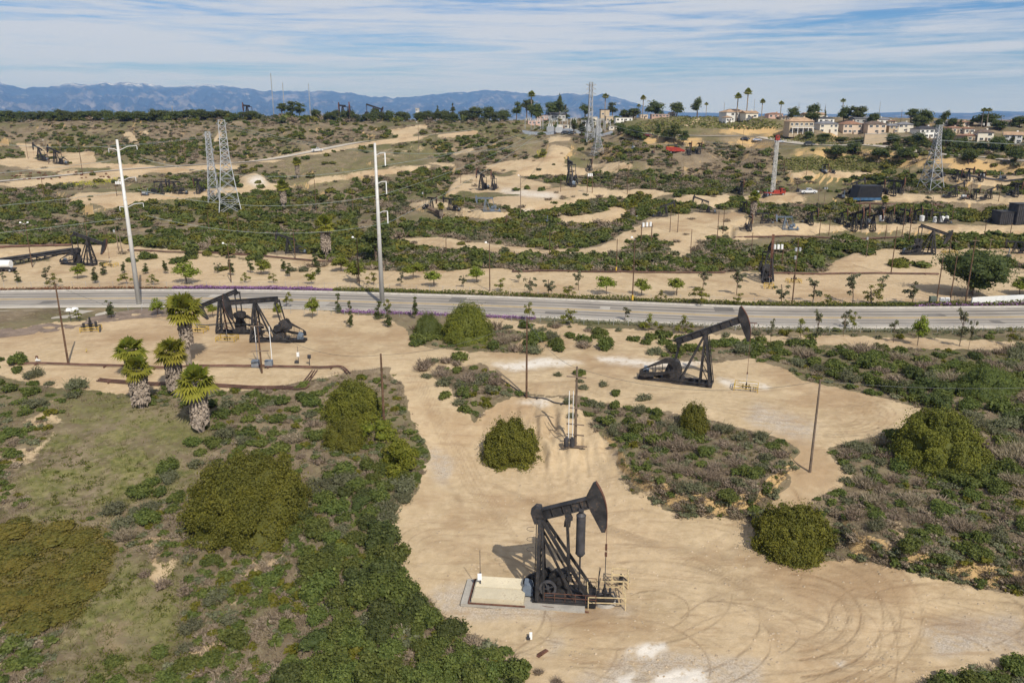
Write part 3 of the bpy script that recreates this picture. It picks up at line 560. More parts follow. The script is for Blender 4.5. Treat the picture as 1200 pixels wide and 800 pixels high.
# ------------------------------------------------------------------ foliage
def unit(n, rg):
    v = rg.normal(size=(n, 3)); return v/np.linalg.norm(v, axis=1)[:,None]
def leaf_quads(P, nrm, size, rg, asp=.62, tilt=.75):
    n = len(P); nn = nrm*(1-tilt*.5)+unit(n, rg)*tilt; nn /= np.linalg.norm(nn, axis=1)[:,None]
    t1 = np.cross(nn, unit(n, rg)); t1 /= np.linalg.norm(t1, axis=1)[:,None]; t2 = np.cross(nn, t1)
    s = (size*rg.uniform(.55, 1.35, n))[:,None]
    V = np.stack([P-t1*s*.5, P+t2*s*asp*.5+nn*s*.08, P+t1*s*.5, P-t2*s*asp*.5+nn*s*.08], 1).reshape(-1, 3)
    return V, np.arange(4*n).reshape(n, 4)
def lobes_cloud(lobes, n, size, rg, core=.8, shell=.5, up=.35):
    """leaf quads spread through a set of ellipsoid lobes (cx,cy,cz,rx,ry,rz), with a dense inner body"""
    L = np.array(lobes, float); wgt = (L[:,3]*L[:,4])**1.0; k = rg.choice(len(L), n, p=wgt/wgt.sum())
    d = unit(n, rg); d[:,2] = np.where(d[:,2] < -.45, -d[:,2], d[:,2]); r = 1-shell*rg.random(n)**1.8
    r *= .80+.42*vnoise(d[:,0]*2.6+k*7.1, d[:,1]*2.6+d[:,2]*2.1, 3)
    r *= np.where(rg.random(n) < .10, 1+.3*rg.random(n), 1); P = L[k,:3]+d*L[k,3:]*r[:,None]; keep = P[:,2] > .02; P, d, k, r = P[keep], d[keep], k[keep], r[keep]
    nr = d/L[k,3:]; nr /= np.linalg.norm(nr, axis=1)[:,None]; nr[:,2] += up
    V, F = leaf_quads(P, nr, size, rg)
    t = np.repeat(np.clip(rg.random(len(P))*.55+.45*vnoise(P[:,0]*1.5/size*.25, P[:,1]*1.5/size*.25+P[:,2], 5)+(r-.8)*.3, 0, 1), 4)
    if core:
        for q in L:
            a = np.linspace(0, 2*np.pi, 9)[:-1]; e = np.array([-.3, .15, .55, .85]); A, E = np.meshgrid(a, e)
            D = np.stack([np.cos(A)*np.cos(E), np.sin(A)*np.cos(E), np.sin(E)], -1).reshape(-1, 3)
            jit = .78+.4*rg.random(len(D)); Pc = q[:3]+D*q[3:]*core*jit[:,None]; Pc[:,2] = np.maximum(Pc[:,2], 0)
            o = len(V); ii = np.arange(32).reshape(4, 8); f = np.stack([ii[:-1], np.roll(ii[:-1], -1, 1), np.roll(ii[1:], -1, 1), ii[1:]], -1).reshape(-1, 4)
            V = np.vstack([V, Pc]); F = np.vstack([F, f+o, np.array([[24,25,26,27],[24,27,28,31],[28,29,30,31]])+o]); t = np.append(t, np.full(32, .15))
    return V, F, t
def rand_lobes(rg, n, R=1.0, h=.9, flat=1.0):
    L = [(0, 0, h*.4, R*.62, R*.62, h*.5)]
    for i in range(n):
        a = rg.random()*6.28; d = R*(.3+.42*rg.random()); r = R*(.28+.24*rg.random()); z = h*(.22+.5*rg.random()*(1.1-d/R))
        L.append((d*math.cos(a), d*math.sin(a), z, r, r*(.8+.4*rg.random()), r*flat*(.8+.35*rg.random())))
    return L
def twigs(n, h, R, rg, wd=.022):
    """dry brush: thin upward twigs"""
    a = rg.random(n)*6.28; r = R*np.sqrt(rg.random(n))*.55; B = np.stack([r*np.cos(a), r*np.sin(a), np.zeros(n)], -1)
    lean = unit(n, rg)*np.array([.75,.75,.2]); T = B*1.35+np.stack([lean[:,0], lean[:,1], np.ones(n)*(.55+.5*rg.random(n))], -1)*h*(.6+.5*rg.random(n))[:,None]
    M_ = B+(T-B)*(rg.random(n)*.5)[:,None]
    s = np.cross(T-B, unit(n, rg)); s /= np.linalg.norm(s, axis=1)[:,None]; s *= wd*(.6+.9*rg.random(n))[:,None]
    V = np.stack([M_-s, M_+s, T+s*.4, T-s*.4], 1).reshape(-1, 3); return V, np.arange(4*n).reshape(n, 4), np.repeat(rg.random(n), 4)
def joinarr(*parts):
    V, F, T = [], [], []; o = 0
    for v, f, t in parts: V.append(v); F.append(f+o); T.append(t); o += len(v)
    return np.vstack(V), np.vstack(F), np.concatenate(T)
def dome(R, hh, n, size, rg, cells=46, puff=.34):
    """one billowy mound: leaf sprays over a rounded, lumpy body that reaches the ground"""
    C = unit(cells*2, rg); C = C[C[:,2] > -.35]; low = unit(6, rg)*np.array([1,1,.4]); cs = rg.uniform(.75, 1.2, len(C))
    def rad(d):
        g = d@C.T; k = g.argmax(1); a = np.arccos(np.clip(g.max(1), -1, 1))/(2.1/np.sqrt(len(C))); wob = 1+.22*(d@low.T).max(1)-.12
        return (1-puff+puff*np.sqrt(np.clip(1-(a*.8)**2, 0, 1))*cs[k])*wob
    d = unit(n, rg); d[:,2] = np.where(d[:,2] < -.12, -d[:,2], d[:,2]); r = rad(d)*(1-.12*rg.random(n)**2)*np.where(rg.random(n) < .1, 1+.2*rg.random(n), 1)
    flare = 1+.18*np.clip(.4-d[:,2], 0, .4); P = d*np.array([R,R,hh])*r[:,None]; P[:,:2] *= flare[:,None]; P[:,2] = np.maximum(P[:,2], .04)
    nr = d/np.array([R,R,hh]); nr /= np.linalg.norm(nr, axis=1)[:,None]; nr[:,2] += .3; V, F = leaf_quads(P, nr, size, rg)
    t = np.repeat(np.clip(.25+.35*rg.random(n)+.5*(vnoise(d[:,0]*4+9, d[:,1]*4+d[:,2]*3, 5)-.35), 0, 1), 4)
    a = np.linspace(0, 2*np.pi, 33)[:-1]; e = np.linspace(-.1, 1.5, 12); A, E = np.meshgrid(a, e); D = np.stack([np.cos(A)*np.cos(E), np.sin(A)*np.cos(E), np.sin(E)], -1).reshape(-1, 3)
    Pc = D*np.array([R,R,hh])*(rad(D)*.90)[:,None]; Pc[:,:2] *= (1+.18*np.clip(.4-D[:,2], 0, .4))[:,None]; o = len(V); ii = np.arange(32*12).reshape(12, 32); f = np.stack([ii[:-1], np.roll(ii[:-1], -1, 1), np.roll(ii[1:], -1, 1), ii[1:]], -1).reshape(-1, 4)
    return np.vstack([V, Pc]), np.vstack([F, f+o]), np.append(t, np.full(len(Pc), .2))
def proto_shrub(kind, seed, lod=1.0):
    rg = np.random.default_rng(seed)
    if kind == 'sumac':  v = lobes_cloud(rand_lobes(rg, 7), int(1500*lod), .17/lod**.5, rg, .72)
    elif kind == 'dense': v = dome(.95, .95, int(2400*lod), .115/lod**.5, rg, 34, .36) if lod > .1 else lobes_cloud(rand_lobes(rg, 8, 1, .95), int(1900*lod), .12/lod**.5, rg, .86, .3)
    elif kind == 'yellow': v = lobes_cloud(rand_lobes(rg, 6), int(900*lod), .2/lod**.5, rg, .6)
    elif kind == 'dark': v = lobes_cloud(rand_lobes(rg, 8, 1, 1.1), int(1300*lod), .15/lod**.5, rg, .75)
    elif kind == 'sage': v = joinarr(lobes_cloud(rand_lobes(rg, 6, 1, .75), int(800*lod), .14/lod**.5, rg, .55, .8), twigs(int(130*lod), .8, 1, rg, .022/lod**.5))
    else: v = joinarr(twigs(int(620*lod), .85, 1.15, rg, .017/lod**.5), lobes_cloud(rand_lobes(rg, 5, 1, .6), int(420*lod), .13/lod**.5, rg, .5, .9))
    return v
KIND_DESC = {'sumac': ('leafy_shrub', 'leafy green shrub'), 'dense': ('round_shrub', 'dense olive green shrub'), 'yellow': ('yellow_shrub', 'yellow green shrub'),
             'dark': ('dark_shrub', 'dark green shrub'), 'sage': ('grey_green_shrub', 'grey green shrub'), 'grey': ('dry_shrub', 'dry grey brown shrub')}
NPV = 6
HI = {k: [proto_shrub(k, 100+11*j+7*i) for j in range(NPV)] for i, k in enumerate(KIND_DESC)}
LO = {k: [proto_shrub(k, 900+11*j+7*i, .085) for j in range(NPV)] for i, k in enumerate(KIND_DESC)}
MID = {k: [proto_shrub(k, 500+11*j+7*i, .3) for j in range(NPV)] for i, k in enumerate(KIND_DESC)}
ITEMS = []     # (kind, x, y, z, radius, zscale, px, py)
def scatter(poly, mix, spacing, rlo, rhi, tries=1500, zs=(.7, 1.1), mask=None, cap=9999):
    P = np.array(poly, float); mk = poly_mask([poly])
    q = np.c_[RNG.uniform(P[:,0].min(), P[:,0].max(), tries), RNG.uniform(P[:,1].min(), P[:,1].max(), tries)]
    q = q[samp(mk, q[:,0], q[:,1]) > .5]; w_ = at(q[:,0], q[:,1]); got = np.zeros((0, 2))
    names = list(mix); pr = np.array([mix[k] for k in names]); pr = pr/pr.sum()
    for (px, py), p in zip(q, w_):
        if len(got) >= cap: break
        if mask is not None and samp(mask, np.array([px]), np.array([py]))[0] > .5: continue
        if len(got) and ((got-p[:2])**2).sum(1).min() < spacing**2: continue
        got = np.vstack([got, p[:2]]); nz = vnoise(p[0]*.12, p[1]*.12, 21)
        pk = pr*np.exp(np.array([2.4*(vnoise(p[0]*.09, p[1]*.09, 30+j)-.5)*2 for j in range(len(names))])); pk /= pk.sum()
        k = names[RNG.choice(len(names), p=pk)]
        ITEMS.append((k, p[0], p[1], p[2], RNG.uniform(rlo, rhi)*(.75+.5*nz), RNG.uniform(*zs), px, py))
scatter([(340,615),(400,572),(470,565),(482,576),(452,604),(458,652),(474,692),(500,722),(540,748),(595,775),(612,805),(600,830),(325,830),(365,735),(352,660)], dict(sumac=.8, dark=.12, sage=.1), 1.75, 1.2, 2.1, 2500)
scatter([(360,560),(440,545),(480,560),(400,580),(350,600)], dict(sumac=.8, sage=.2), 1.8, 1.1, 1.9, 500)
scatter([(125,602),(200,548),(235,508),(290,475),(372,455),(380,500),(376,545),(352,540),(285,535),(215,560),(205,600),(150,640)], dict(sumac=.6, grey=.22, sage=.3), 2.2, .8, 1.7, 900)
scatter([(150,655),(215,650),(300,645),(328,700),(285,740),(285,800),(195,800),(232,720),(180,700)], dict(sumac=.6, sage=.2, grey=.3), 2.8, .8, 1.6, 300)
scatter([(-20,418),(30,425),(90,455),(95,470),(60,478),(20,470),(-20,450)], dict(sumac=.7, sage=.3), 2.8, 1.0, 2.0, 120)
scatter([(-20,500),(30,480),(40,520),(-20,560)], dict(sage=.6, sumac=.3), 4, .8, 1.4, 60)
scatter([(832,404),(900,398),(960,403),(1050,413),(1130,420),(1200,408),(1300,408),(1300,525),(1180,520),(1110,482),(1030,457),(960,438),(915,423)], dict(sumac=.6, sage=.3, grey=.3, dark=.15), 2.3, 1.1, 2.3, 1800)
scatter([(985,530),(1060,512),(1200,522),(1300,540),(1300,690),(1200,683),(1130,672),(1060,652),(1000,640),(985,600)], dict(grey=.6, sumac=.22, sage=.28), 2.0, .7, 1.7, 1400)
scatter([(692,480),(760,486),(860,503),(913,520),(926,540),(900,578),(870,603),(800,600),(770,578),(735,530)], dict(grey=.62, sumac=.12, sage=.3), 1.7, .6, 1.35, 900)
scatter([(690,470),(760,480),(822,496),(800,516),(742,522),(712,500)], dict(sumac=.8, sage=.2), 2.0, .9, 1.6, 200)
scatter([(770,570),(850,560),(905,575),(870,606),(800,602)], dict(sage=.7, sumac=.4), 2.0, .9, 1.6, 120)
scatter([(487,428),(530,418),(584,440),(582,458),(545,462),(505,448)], dict(grey=.5, sumac=.4, sage=.2), 2.0, .8, 1.6, 200)
scatter([(520,460),(545,462),(545,490),(525,480)], dict(sumac=.6, sage=.4), 2.0, .8, 1.4, 60)
scatter([(482,385),(510,372),(520,400),(490,405)], dict(sumac=.6, grey=.5), 2.2, 1.0, 1.9, 100)
scatter([(565,385),(640,382),(705,390),(718,408),(650,413),(580,412)], dict(sumac=.5, sage=.4, grey=.5), 2.6, 1.0, 2.2, 200)
scatter([(735,392),(790,396),(832,415),(760,414)], dict(sumac=.6, sage=.4), 2.8, 1.0, 2.0, 80)
scatter([(1095,802),(1140,788),(1200,782),(1300,790),(1300,835),(1095,835)], dict(dark=.7, sumac=.4), 1.7, .9, 1.6, 300)
scatter([(110,800),(130,772),(190,765),(240,790),(240,820),(110,820)], dict(yellow=.3, sumac=.8), 2.0, .9, 1.4, 100)
scatter([(640,440),(672,432),(760,470),(720,470)], dict(sumac=.3, sage=.5, grey=.4), 2.6, .7, 1.3, 60)
scatter([(660,470),(700,470),(700,505),(668,490)], dict(sumac=.5, sage=.4), 2.5, .6, 1.1, 30)
scatter([(585,790),(640,770),(660,800),(600,805)], dict(grey=1), 1.6, .5, .9, 30)
scatter([(250,495),(240,470),(300,460),(320,480)], dict(sumac=.8, sage=.2), 2.2, .7, 1.3, 60)
# low filler between the larger shrubs of the near slopes
q = np.c_[RNG.uniform(-60, 1280, 9000), 385+RNG.random(9000)*430]; q = q[(samp(M_dirt, q[:,0], q[:,1]) < .3) & (samp(M_olive, q[:,0], q[:,1]) < .3) & (samp(M_green, q[:,0], q[:,1]) < RNG.random(len(q))*.7)]; w_ = at(q[:,0], q[:,1]); k_ = road_dist(w_[:,0], w_[:,1]) > 13; q, w_ = q[k_], w_[k_]; nz = fbm(w_[:,0]*.08, w_[:,1]*.08, 3, 90)
FILL = []
for (px, py), p, z_ in zip(q, w_, nz):
    right = px > 660
    k = RNG.choice(['grey','sage','sumac','yellow'], p=([.52,.28,.17,.03] if right else [.40,.2,.3,.1]) if z_ < .5 else ([.25,.3,.4,.05] if right else [.15,.2,.55,.1]))
    FILL.append((k, p[0], p[1], p[2], RNG.uniform(.35, .95), RNG.uniform(.5, .95), px, py))
# strips along the road
scatter([(600,376),(740,381),(900,388),(1200,388),(1200,398),(900,396),(700,388),(600,382)], dict(sage=.7, yellow=.15, sumac=.2), 3.2, .6, 1.2, 400)
FARG = [[(170,276),(260,270),(268,299),(200,301)],[(-20,262),(80,260),(120,280),(-20,286)],[(396,300),(420,285),(470,272),(520,272),(600,276),(640,288),(560,281),(480,274),(450,290),(420,313)],[(478,293),(560,301),(640,304),(720,304),(776,305),(760,318),(640,319),(480,315)],
 [(640,298),(690,288),(720,278),(740,262),(700,255),(640,262),(560,262),(520,258),(480,262),(480,276),(560,280)],[(725,298),(755,282),(778,290),(776,303)],[(830,300),(866,276),(920,278),(1040,275),(1058,290),(1000,296),(980,304),(958,318),(880,317),(830,312)],
 [(862,243),(1000,242),(1042,258),(885,262)],[(474,212),(500,195),(560,180),(590,190),(556,210),(538,225),(472,234),(440,220)],[(350,225),(480,238),(476,252),(400,258),(360,260),(320,262),(330,240)],[(700,206),(760,206),(850,208),(900,222),(790,224),(700,214)],
 [(725,150),(758,165),(756,176),(728,170)],[(1040,160),(1210,165),(1210,196),(1160,196),(1100,184),(1040,178)],[(950,176),(1100,184),(1090,196),(1000,188)],[(-60,132),(60,131),(160,131),(280,133),(280,143),(160,141),(60,143),(-60,146)],[(280,136),(440,134),(560,136),(600,140),(560,146),(440,142),(300,146)],
 [(140,165),(250,162),(250,185),(180,190),(150,185)],[(690,155),(720,175),(760,185),(740,190),(700,185)],[(740,215),(880,222),(860,228),(760,222)],[(610,238),(700,232),(720,250),(640,262),(600,258)],[(1120,230),(1210,244),(1210,260),(1040,262),(1000,246)],[(1095,272),(1200,281),(1200,290),(1100,288)]]
for k, P in enumerate(FARG):
    big = 1.0 if k not in (14, 15) else 2.1
    scatter(P, dict(sumac=.42, dense=.34, dark=.35 if k in (12,13,14,15) else .04, grey=.85, sage=.7), 3.6*big, 1.1*big, 2.6*big, 560, (.7, 1.1), M_dirt)
def hill_dist(P):
    d = np.full(len(P), 1e9)
    for C, z, w in HROADS:
        for c in C[::2]: d = np.minimum(d, np.hypot(P[:,0]-c[0], P[:,1]-c[1])-w*.5-(11 if w > 10 else 0))
    return d
# open hillside scrub
q = np.c_[RNG.uniform(-90, 1290, 27000), 134+RNG.random(27000)**.85*184]
q = q[(samp(M_dirt, q[:,0], q[:,1]) < np.where(RNG.random(len(q)) < .03, 1.1, .35)) & (q[:,1] > 133)]; w_ = at(q[:,0], q[:,1]); k_ = (road_dist(w_[:,0], w_[:,1]) > 13) & (hill_dist(w_) > 6); q, w_ = q[k_], w_[k_]
cl = fbm(w_[:,0]*.022, w_[:,1]*.022, 4, 50); gsel = samp(M_green, q[:,0], q[:,1])
for (px, py), p, c_, g_ in zip(q, w_, cl, gsel):
    if p[1] > 1000 or (c_ < .41 and RNG.random() > .3) or (g_ > .3 and RNG.random() > .08): continue
    if (885 < px < 1250 and 120 < py < 162) or (px < 128 and py > 286): continue
    gk = vnoise(p[0]*.03, p[1]*.03, 61)
    k = RNG.choice(['grey','sage','sumac','dense','dark'], p=[.55,.25,.1,.05,.05] if gk < .5 else ([.3,.2,.28,.17,.05] if gk < .66 else [.1,.1,.42,.3,.08]))
    ITEMS.append((k, p[0], p[1], p[2], RNG.uniform(.8, 2.0)*(1.5 if k in ('dense','sumac') else 1.1), RNG.uniform(.55, 1.0), px, py))
# choose the shrubs that show largest as individuals, the rest become scrub
def vis_size(it):
    d = proj(it[1], it[2], it[3])[2]; return it[4]/d if (0 <= it[6] < 1200 and 0 <= it[7] < 830) else it[4]/d*.2
# the working ground round each machine is kept clear
CLEAR = at(*np.array([(564,223),(578,223),(506,247),(527,246),(569,248),(668,216),(692,200),(780,254),(822,249),(878,271),(919,269),(950,264),(1000,271),(1011,268),(1022,271),(1043,262),(1058,263),(1071,262),(1003,227),(1046,230),(1056,227),(1119,231),(1190,231),(1188,297),(190,228),(205,227),(233,227),(47,188),(66,192),(986,263),(1033,256),(1084,259),(871,249),(893,262),(1142,234),(1160,233),(1121,213),(1134,212),(1150,213),(966,203),(1090,208),(1030,229),(1100,262),(1166,262),(808,182),(819,181),(338,297),(787,180),(868,228),(107,311),(1090,298),(899,331),(905,229),(1017,234),(1190,262),(1080,259),(1095,260),(1108,260),(947,227),(791,180),(30,308),(70,300)], float).T)
IA = np.array([(i[1], i[2]) for i in ITEMS]); kd = np.full(len(IA), 1e9)
for c in CLEAR: kd = np.minimum(kd, np.minimum(np.hypot(IA[:,0]-c[0], (IA[:,1]-c[1]+6)*.7), np.hypot(IA[:,0]-c[0], IA[:,1]-c[1])))
ITEMS = [i for i, d_ in zip(ITEMS, kd) if d_ > 6.5]
ITEMS.sort(key=vis_size, reverse=True)
NI = 285
PM = {}
for it in ITEMS[:NI]:
    k, x, y, z, r, zs, px, py = it; j = RNG.integers(NPV)
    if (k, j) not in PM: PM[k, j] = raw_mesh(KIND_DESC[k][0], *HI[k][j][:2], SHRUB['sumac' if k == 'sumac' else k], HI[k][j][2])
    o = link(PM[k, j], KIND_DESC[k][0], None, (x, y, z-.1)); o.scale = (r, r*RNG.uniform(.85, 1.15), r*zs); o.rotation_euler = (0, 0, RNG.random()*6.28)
    queue(o, KIND_DESC[k][1], 'shrub', KIND_DESC[k][1]+'s on the slopes', (px, py))
def bake(items, protos, name, mat, label):
    V, F, T = [], [], []; o = 0
    by = {}
    for it in items: by.setdefault(int(RNG.integers(NPV)), []).append(it)
    for j, its in by.items():
        pv, pf, pt = protos[j]; A = np.array([[i[1], i[2], i[3], i[4], i[5]] for i in its]); n = len(A); th = RNG.random(n)*6.28; c, s = np.cos(th), np.sin(th)
        X = (pv[None,:,0]*c[:,None]-pv[None,:,1]*s[:,None])*A[:,3:4]+A[:,0:1]; Y = (pv[None,:,0]*s[:,None]+pv[None,:,1]*c[:,None])*A[:,3:4]+A[:,1:2]; Z = pv[None,:,2]*(A[:,3]*A[:,4])[:,None]+A[:,2:3]-.08
        V.append(np.stack([X, Y, Z], -1).reshape(-1, 3)); F.append((pf[None]+(np.arange(n)*len(pv))[:,None,None]+o).reshape(-1, 4)); o += n*len(pv)
        T.append(np.clip(pt[None]*.7+RNG.uniform(-.1, .4, n)[:,None], 0, 1).ravel())
    if not V: return
    tag(link(raw_mesh(name, np.vstack(V), np.vstack(F), mat, np.concatenate(T)), name), label, None, None, 'stuff')
rest = ITEMS[NI:]
FILLP = {k: [proto_shrub(k, 700+11*j+7*i, .14) for j in range(NPV)] for i, k in enumerate(KIND_DESC)}
for k in KIND_DESC:
    s_ = [i for i in rest if i[0] == k]; near = [i for i in s_ if i[2] < 150]; far = [i for i in s_ if i[2] >= 150]
    bake([i for i in FILL if i[0] == k], FILLP[k], 'low_'+KIND_DESC[k][0].replace('shrub', 'brush'), SHRUB[k], 'low '+KIND_DESC[k][1]+'s filling the near slopes')
    bake(near, MID[k], KIND_DESC[k][0].replace('shrub', 'undergrowth'), SHRUB[k], KIND_DESC[k][1]+'s growing thickly on the near slopes')
    bake(far, LO[k], KIND_DESC[k][0].replace('shrub', 'scrub'), SHRUB[k], KIND_DESC[k][1]+'s covering the far hillsides as scrub')
# ground cover: tufts and weeds
def tuftarr(n, h, rg, wd):
    a = rg.random(n)*6.28; B = np.stack([np.cos(a), np.sin(a), np.zeros(n)], -1)*(rg.random(n)*.35)[:,None]; T = B*2.6+np.array([0,0,1])*h*(.5+.7*rg.random(n))[:,None]
    s = np.cross(T-B+.01, unit(n, rg)); s /= np.linalg.norm(s, axis=1)[:,None]; s *= wd
    return np.stack([B-s, B+s, T+s*.3, T-s*.3], 1).reshape(-1, 3), np.arange(4*n).reshape(n, 4), np.repeat(rg.random(n), 4)
TU = [tuftarr(12, .55, np.random.default_rng(40+j), .035) for j in range(NPV)]
WE = [lobes_cloud([(0,0,.08,.5,.5,.3)], 26, .22, np.random.default_rng(60+j), 0, .9) for j in range(NPV)]
def cover(n, test, y0, y1, rl, rh, zf=1):
    q = np.c_[RNG.uniform(-90, 1290, n), RNG.uniform(y0, y1, n)]; q = q[test(q[:,0], q[:,1])]; w_ = at(q[:,0], q[:,1]); k_ = road_dist(w_[:,0], w_[:,1]) > 11; q, w_ = q[k_], w_[k_]
    return [(0, p[0], p[1], p[2], RNG.uniform(rl, rh), RNG.uniform(.6, 1.1)*zf, a, b_) for (a, b_), p in zip(q, w_)]
nod = lambda x, y: (samp(M_dirt, x, y) < .3) & (samp(M_olive, x, y) < .4)
bake(cover(26000, lambda x, y: nod(x, y) & (samp(M_green, x, y) < .75), 400, 815, .4, 1.0), TU, 'dry_grass', SHRUB['drygrass'], 'dry grass and brush covering the near slopes')
bake(cover(15000, lambda x, y: nod(x, y) & (samp(M_green, x, y)+.28*vnoise(x*.03, y*.03, 3) > .34), 400, 815, .4, .9), TU, 'green_grass', SHRUB['greengrass'], 'fresh green grass in patches on the near left slope')
bake(cover(9000, lambda x, y: nod(x, y) & (vnoise(x*.02, y*.03, 8) > .5), 405, 815, .5, 1.2), WE, 'weeds', SHRUB['hedge'], 'low green weeds among the dry grass of the near slopes')
bake(cover(9000, lambda x, y: samp(M_olive, x, y) > .45, 600, 745, .6, 1.5), WE, 'groundcover_mat', SHRUB['mat'], 'olive and orange mat of groundcover at the left edge')
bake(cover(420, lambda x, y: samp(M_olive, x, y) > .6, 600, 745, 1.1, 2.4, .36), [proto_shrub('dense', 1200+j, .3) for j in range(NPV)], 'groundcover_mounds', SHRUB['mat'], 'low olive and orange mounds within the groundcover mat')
bake(cover(2600, lambda x, y: (samp(M_dirt, x, y) > .3) & (samp(blur(M_dirt, 6), x, y) < .85), 380, 790, .25, .7), TU, 'dry_weeds', SHRUB['drygrass'], 'sparse dry weeds along the rims of the dirt pads')
# stones on the dirt pads
ST = []
for j in range(NPV):
    a = np.array([(-1,-1,0),(1,-1,0),(1,1,0),(-1,1,0),(-.6,-.5,.8),(.5,-.6,.7),(.6,.5,.9),(-.5,.6,.7)])*np.random.default_rng(80+j).uniform(.7, 1.3, (8, 3)); ST.append((a, np.array([(0,1,5,4),(1,2,6,5),(2,3,7,6),(3,0,4,7),(4,5,6,7)]), np.random.default_rng(j).random(8)))
stn = surf('pale_stones', (.36,.28,.19), .95, 0, .3, .8)
bake([(i[0], i[1], i[2], i[3]+.07, i[4], i[5], 0, 0) for i in cover(3200, lambda x, y: (samp(M_dirt, x, y) > .6) & (vnoise(x*.05, y*.08, 8) > .45), 540, 810, .04, .13)], ST, 'stones', stn, 'loose stones scattered over the lower dirt pad')
bake([(i[0], i[1], i[2], i[3]+.07, i[4], i[5], 0, 0) for i in cover(1500, lambda x, y: (samp(M_dirt, x, y) > .2) & (samp(M_dirt, x, y) < .95), 400, 790, .06, .22)], ST, 'stones', stn, 'loose stones and clods along the rims of the dirt pads')
# strips along the road: low hedge and purple flowers
def roadside(pix_y_of_x, d0, d1, x0, x1, n, size, name, mat, label, h=.6):
    T0 = np.array([proj(p[0], p[1], ROADZ)[0] for p in RF]); s_ = np.where((T0 > x0) & (T0 < x1))[0]
    i = RNG.choice(s_[:-1], n); f = RNG.random(n)[:,None]; L = RF[i]*(1-f)+RF[i+1]*f; T = RF[i+1]-RF[i]; T /= np.linalg.norm(T, axis=1)[:,None]; D = RNG.uniform(d0, d1, n)[:,None]
    XY = L+np.stack([-T[:,1], T[:,0]], -1)*D; hh = h*(.4+vnoise(XY[:,0]*.35, XY[:,1]*.35, 3))
    P = np.c_[XY, ROADZ+.05+RNG.random(n)*hh]; nr = np.tile([0,0,1.0], (n, 1)); V, F = leaf_quads(P, nr, size, RNG)
    tag(link(raw_mesh(name, V, F, mat, np.repeat(RNG.random(n), 4)), name), label, None, None, 'stuff')
roadside(None, 9.9, 11.6, 370, 1260, 9000, .42, 'low_hedge', SHRUB['hedge'], 'low yellow green hedge strip on the far side of the road', .8)
roadside(None, 9.8, 11.4, 175, 372, 4200, .34, 'purple_flowers', SHRUB['purple'], 'purple flowers in a strip beyond the road')
roadside(None, 9.8, 11.2, 1100, 1260, 1500, .32, 'purple_flowers', SHRUB['purple'], 'purple flowers below the white wall beyond the road')
roadside(None, -10.4, -9.0, 410, 640, 3200, .32, 'purple_flowers', SHRUB['purple'], 'purple flowers along the near side of the road')
roadside(None, 9.9, 11.2, -60, 176, 1500, .36, 'reddish_groundcover', SHRUB['redbush'], 'reddish groundcover strip beyond the road at the left', .4)
roadside(None, -11.6, -9.4, 640, 1260, 3600, .36, 'roadside_weeds', SHRUB['sage'], 'grey green weeds along the near side of the road', .7)
# rows of small reddish bushes on the left hillside, yellow mustard bloom
def pixstuff(poly, n, size, h, name, mat, label):
    P = np.array(poly, float); q = np.c_[RNG.uniform(P[:,0].min(), P[:,0].max(), n), RNG.uniform(P[:,1].min(), P[:,1].max(), n)]; q = q[samp(poly_mask([poly]), q[:,0], q[:,1]) > .5]
    w_ = at(q[:,0], q[:,1]); w_[:,2] += RNG.random(len(w_))*h; V, F = leaf_quads(w_, np.tile([0,-.4,1.0], (len(w_), 1)), size, RNG)
    tag(link(raw_mesh(name, V, F, mat, np.repeat(RNG.random(len(w_)), 4)), name), label, None, None, 'stuff')
YEL = leaf('yellow_mustard_bloom', (.28,.26,.012), (.42,.36,.02), .2)
pixstuff([(66,215),(90,213),(138,209),(140,213),(100,219),(68,220)], 1500, .6, .5, 'mustard_flowers', YEL, 'yellow mustard bloom on the left hillside')
pixstuff([(630,176),(642,178),(640,184),(628,186)], 250, .6, .5, 'mustard_flowers', YEL, 'yellow mustard bloom beside the central dirt track')
for k in range(46):
    px = 2+RNG.random()*128; py = 203.5+RNG.integers(0, 3)*3.2+RNG.random()*1.5-(px*.02); p = P1(px, py)
    key = ('red', k % 4)
    if key not in PM: PM[key] = raw_mesh('reddish_bush', *LO['sage'][k % 4][:2], SHRUB['redbush'], LO['sage'][k % 4][2])
    o = link(PM[key], 'reddish_bush', None, tuple(p)); r = RNG.uniform(.6, 1.0); o.scale = (r, r, r); queue(o, 'small reddish planted bush', 'bush', 'reddish bushes in rows', (px, py))
pixstuff([(745,143),(820,133),(886,140),(905,142),(925,150),(880,152),(800,150),(790,160),(738,158)], 5000, 1.5, .5, 'hill_grass', SHRUB['greengrass'], 'green grass on the hilltop slope')
pixstuff([(900,160),(930,158),(1040,164),(1035,171),(960,169),(900,165)], 2200, 1.3, .5, 'hill_grass', SHRUB['greengrass'], 'green grass below the houses')
pixstuff([(905,186),(1010,184),(1060,190),(1050,200),(910,200)], 2600, 1.3, .5, 'hill_grass', SHRUB['greengrass'], 'green grass strip above the right pads')
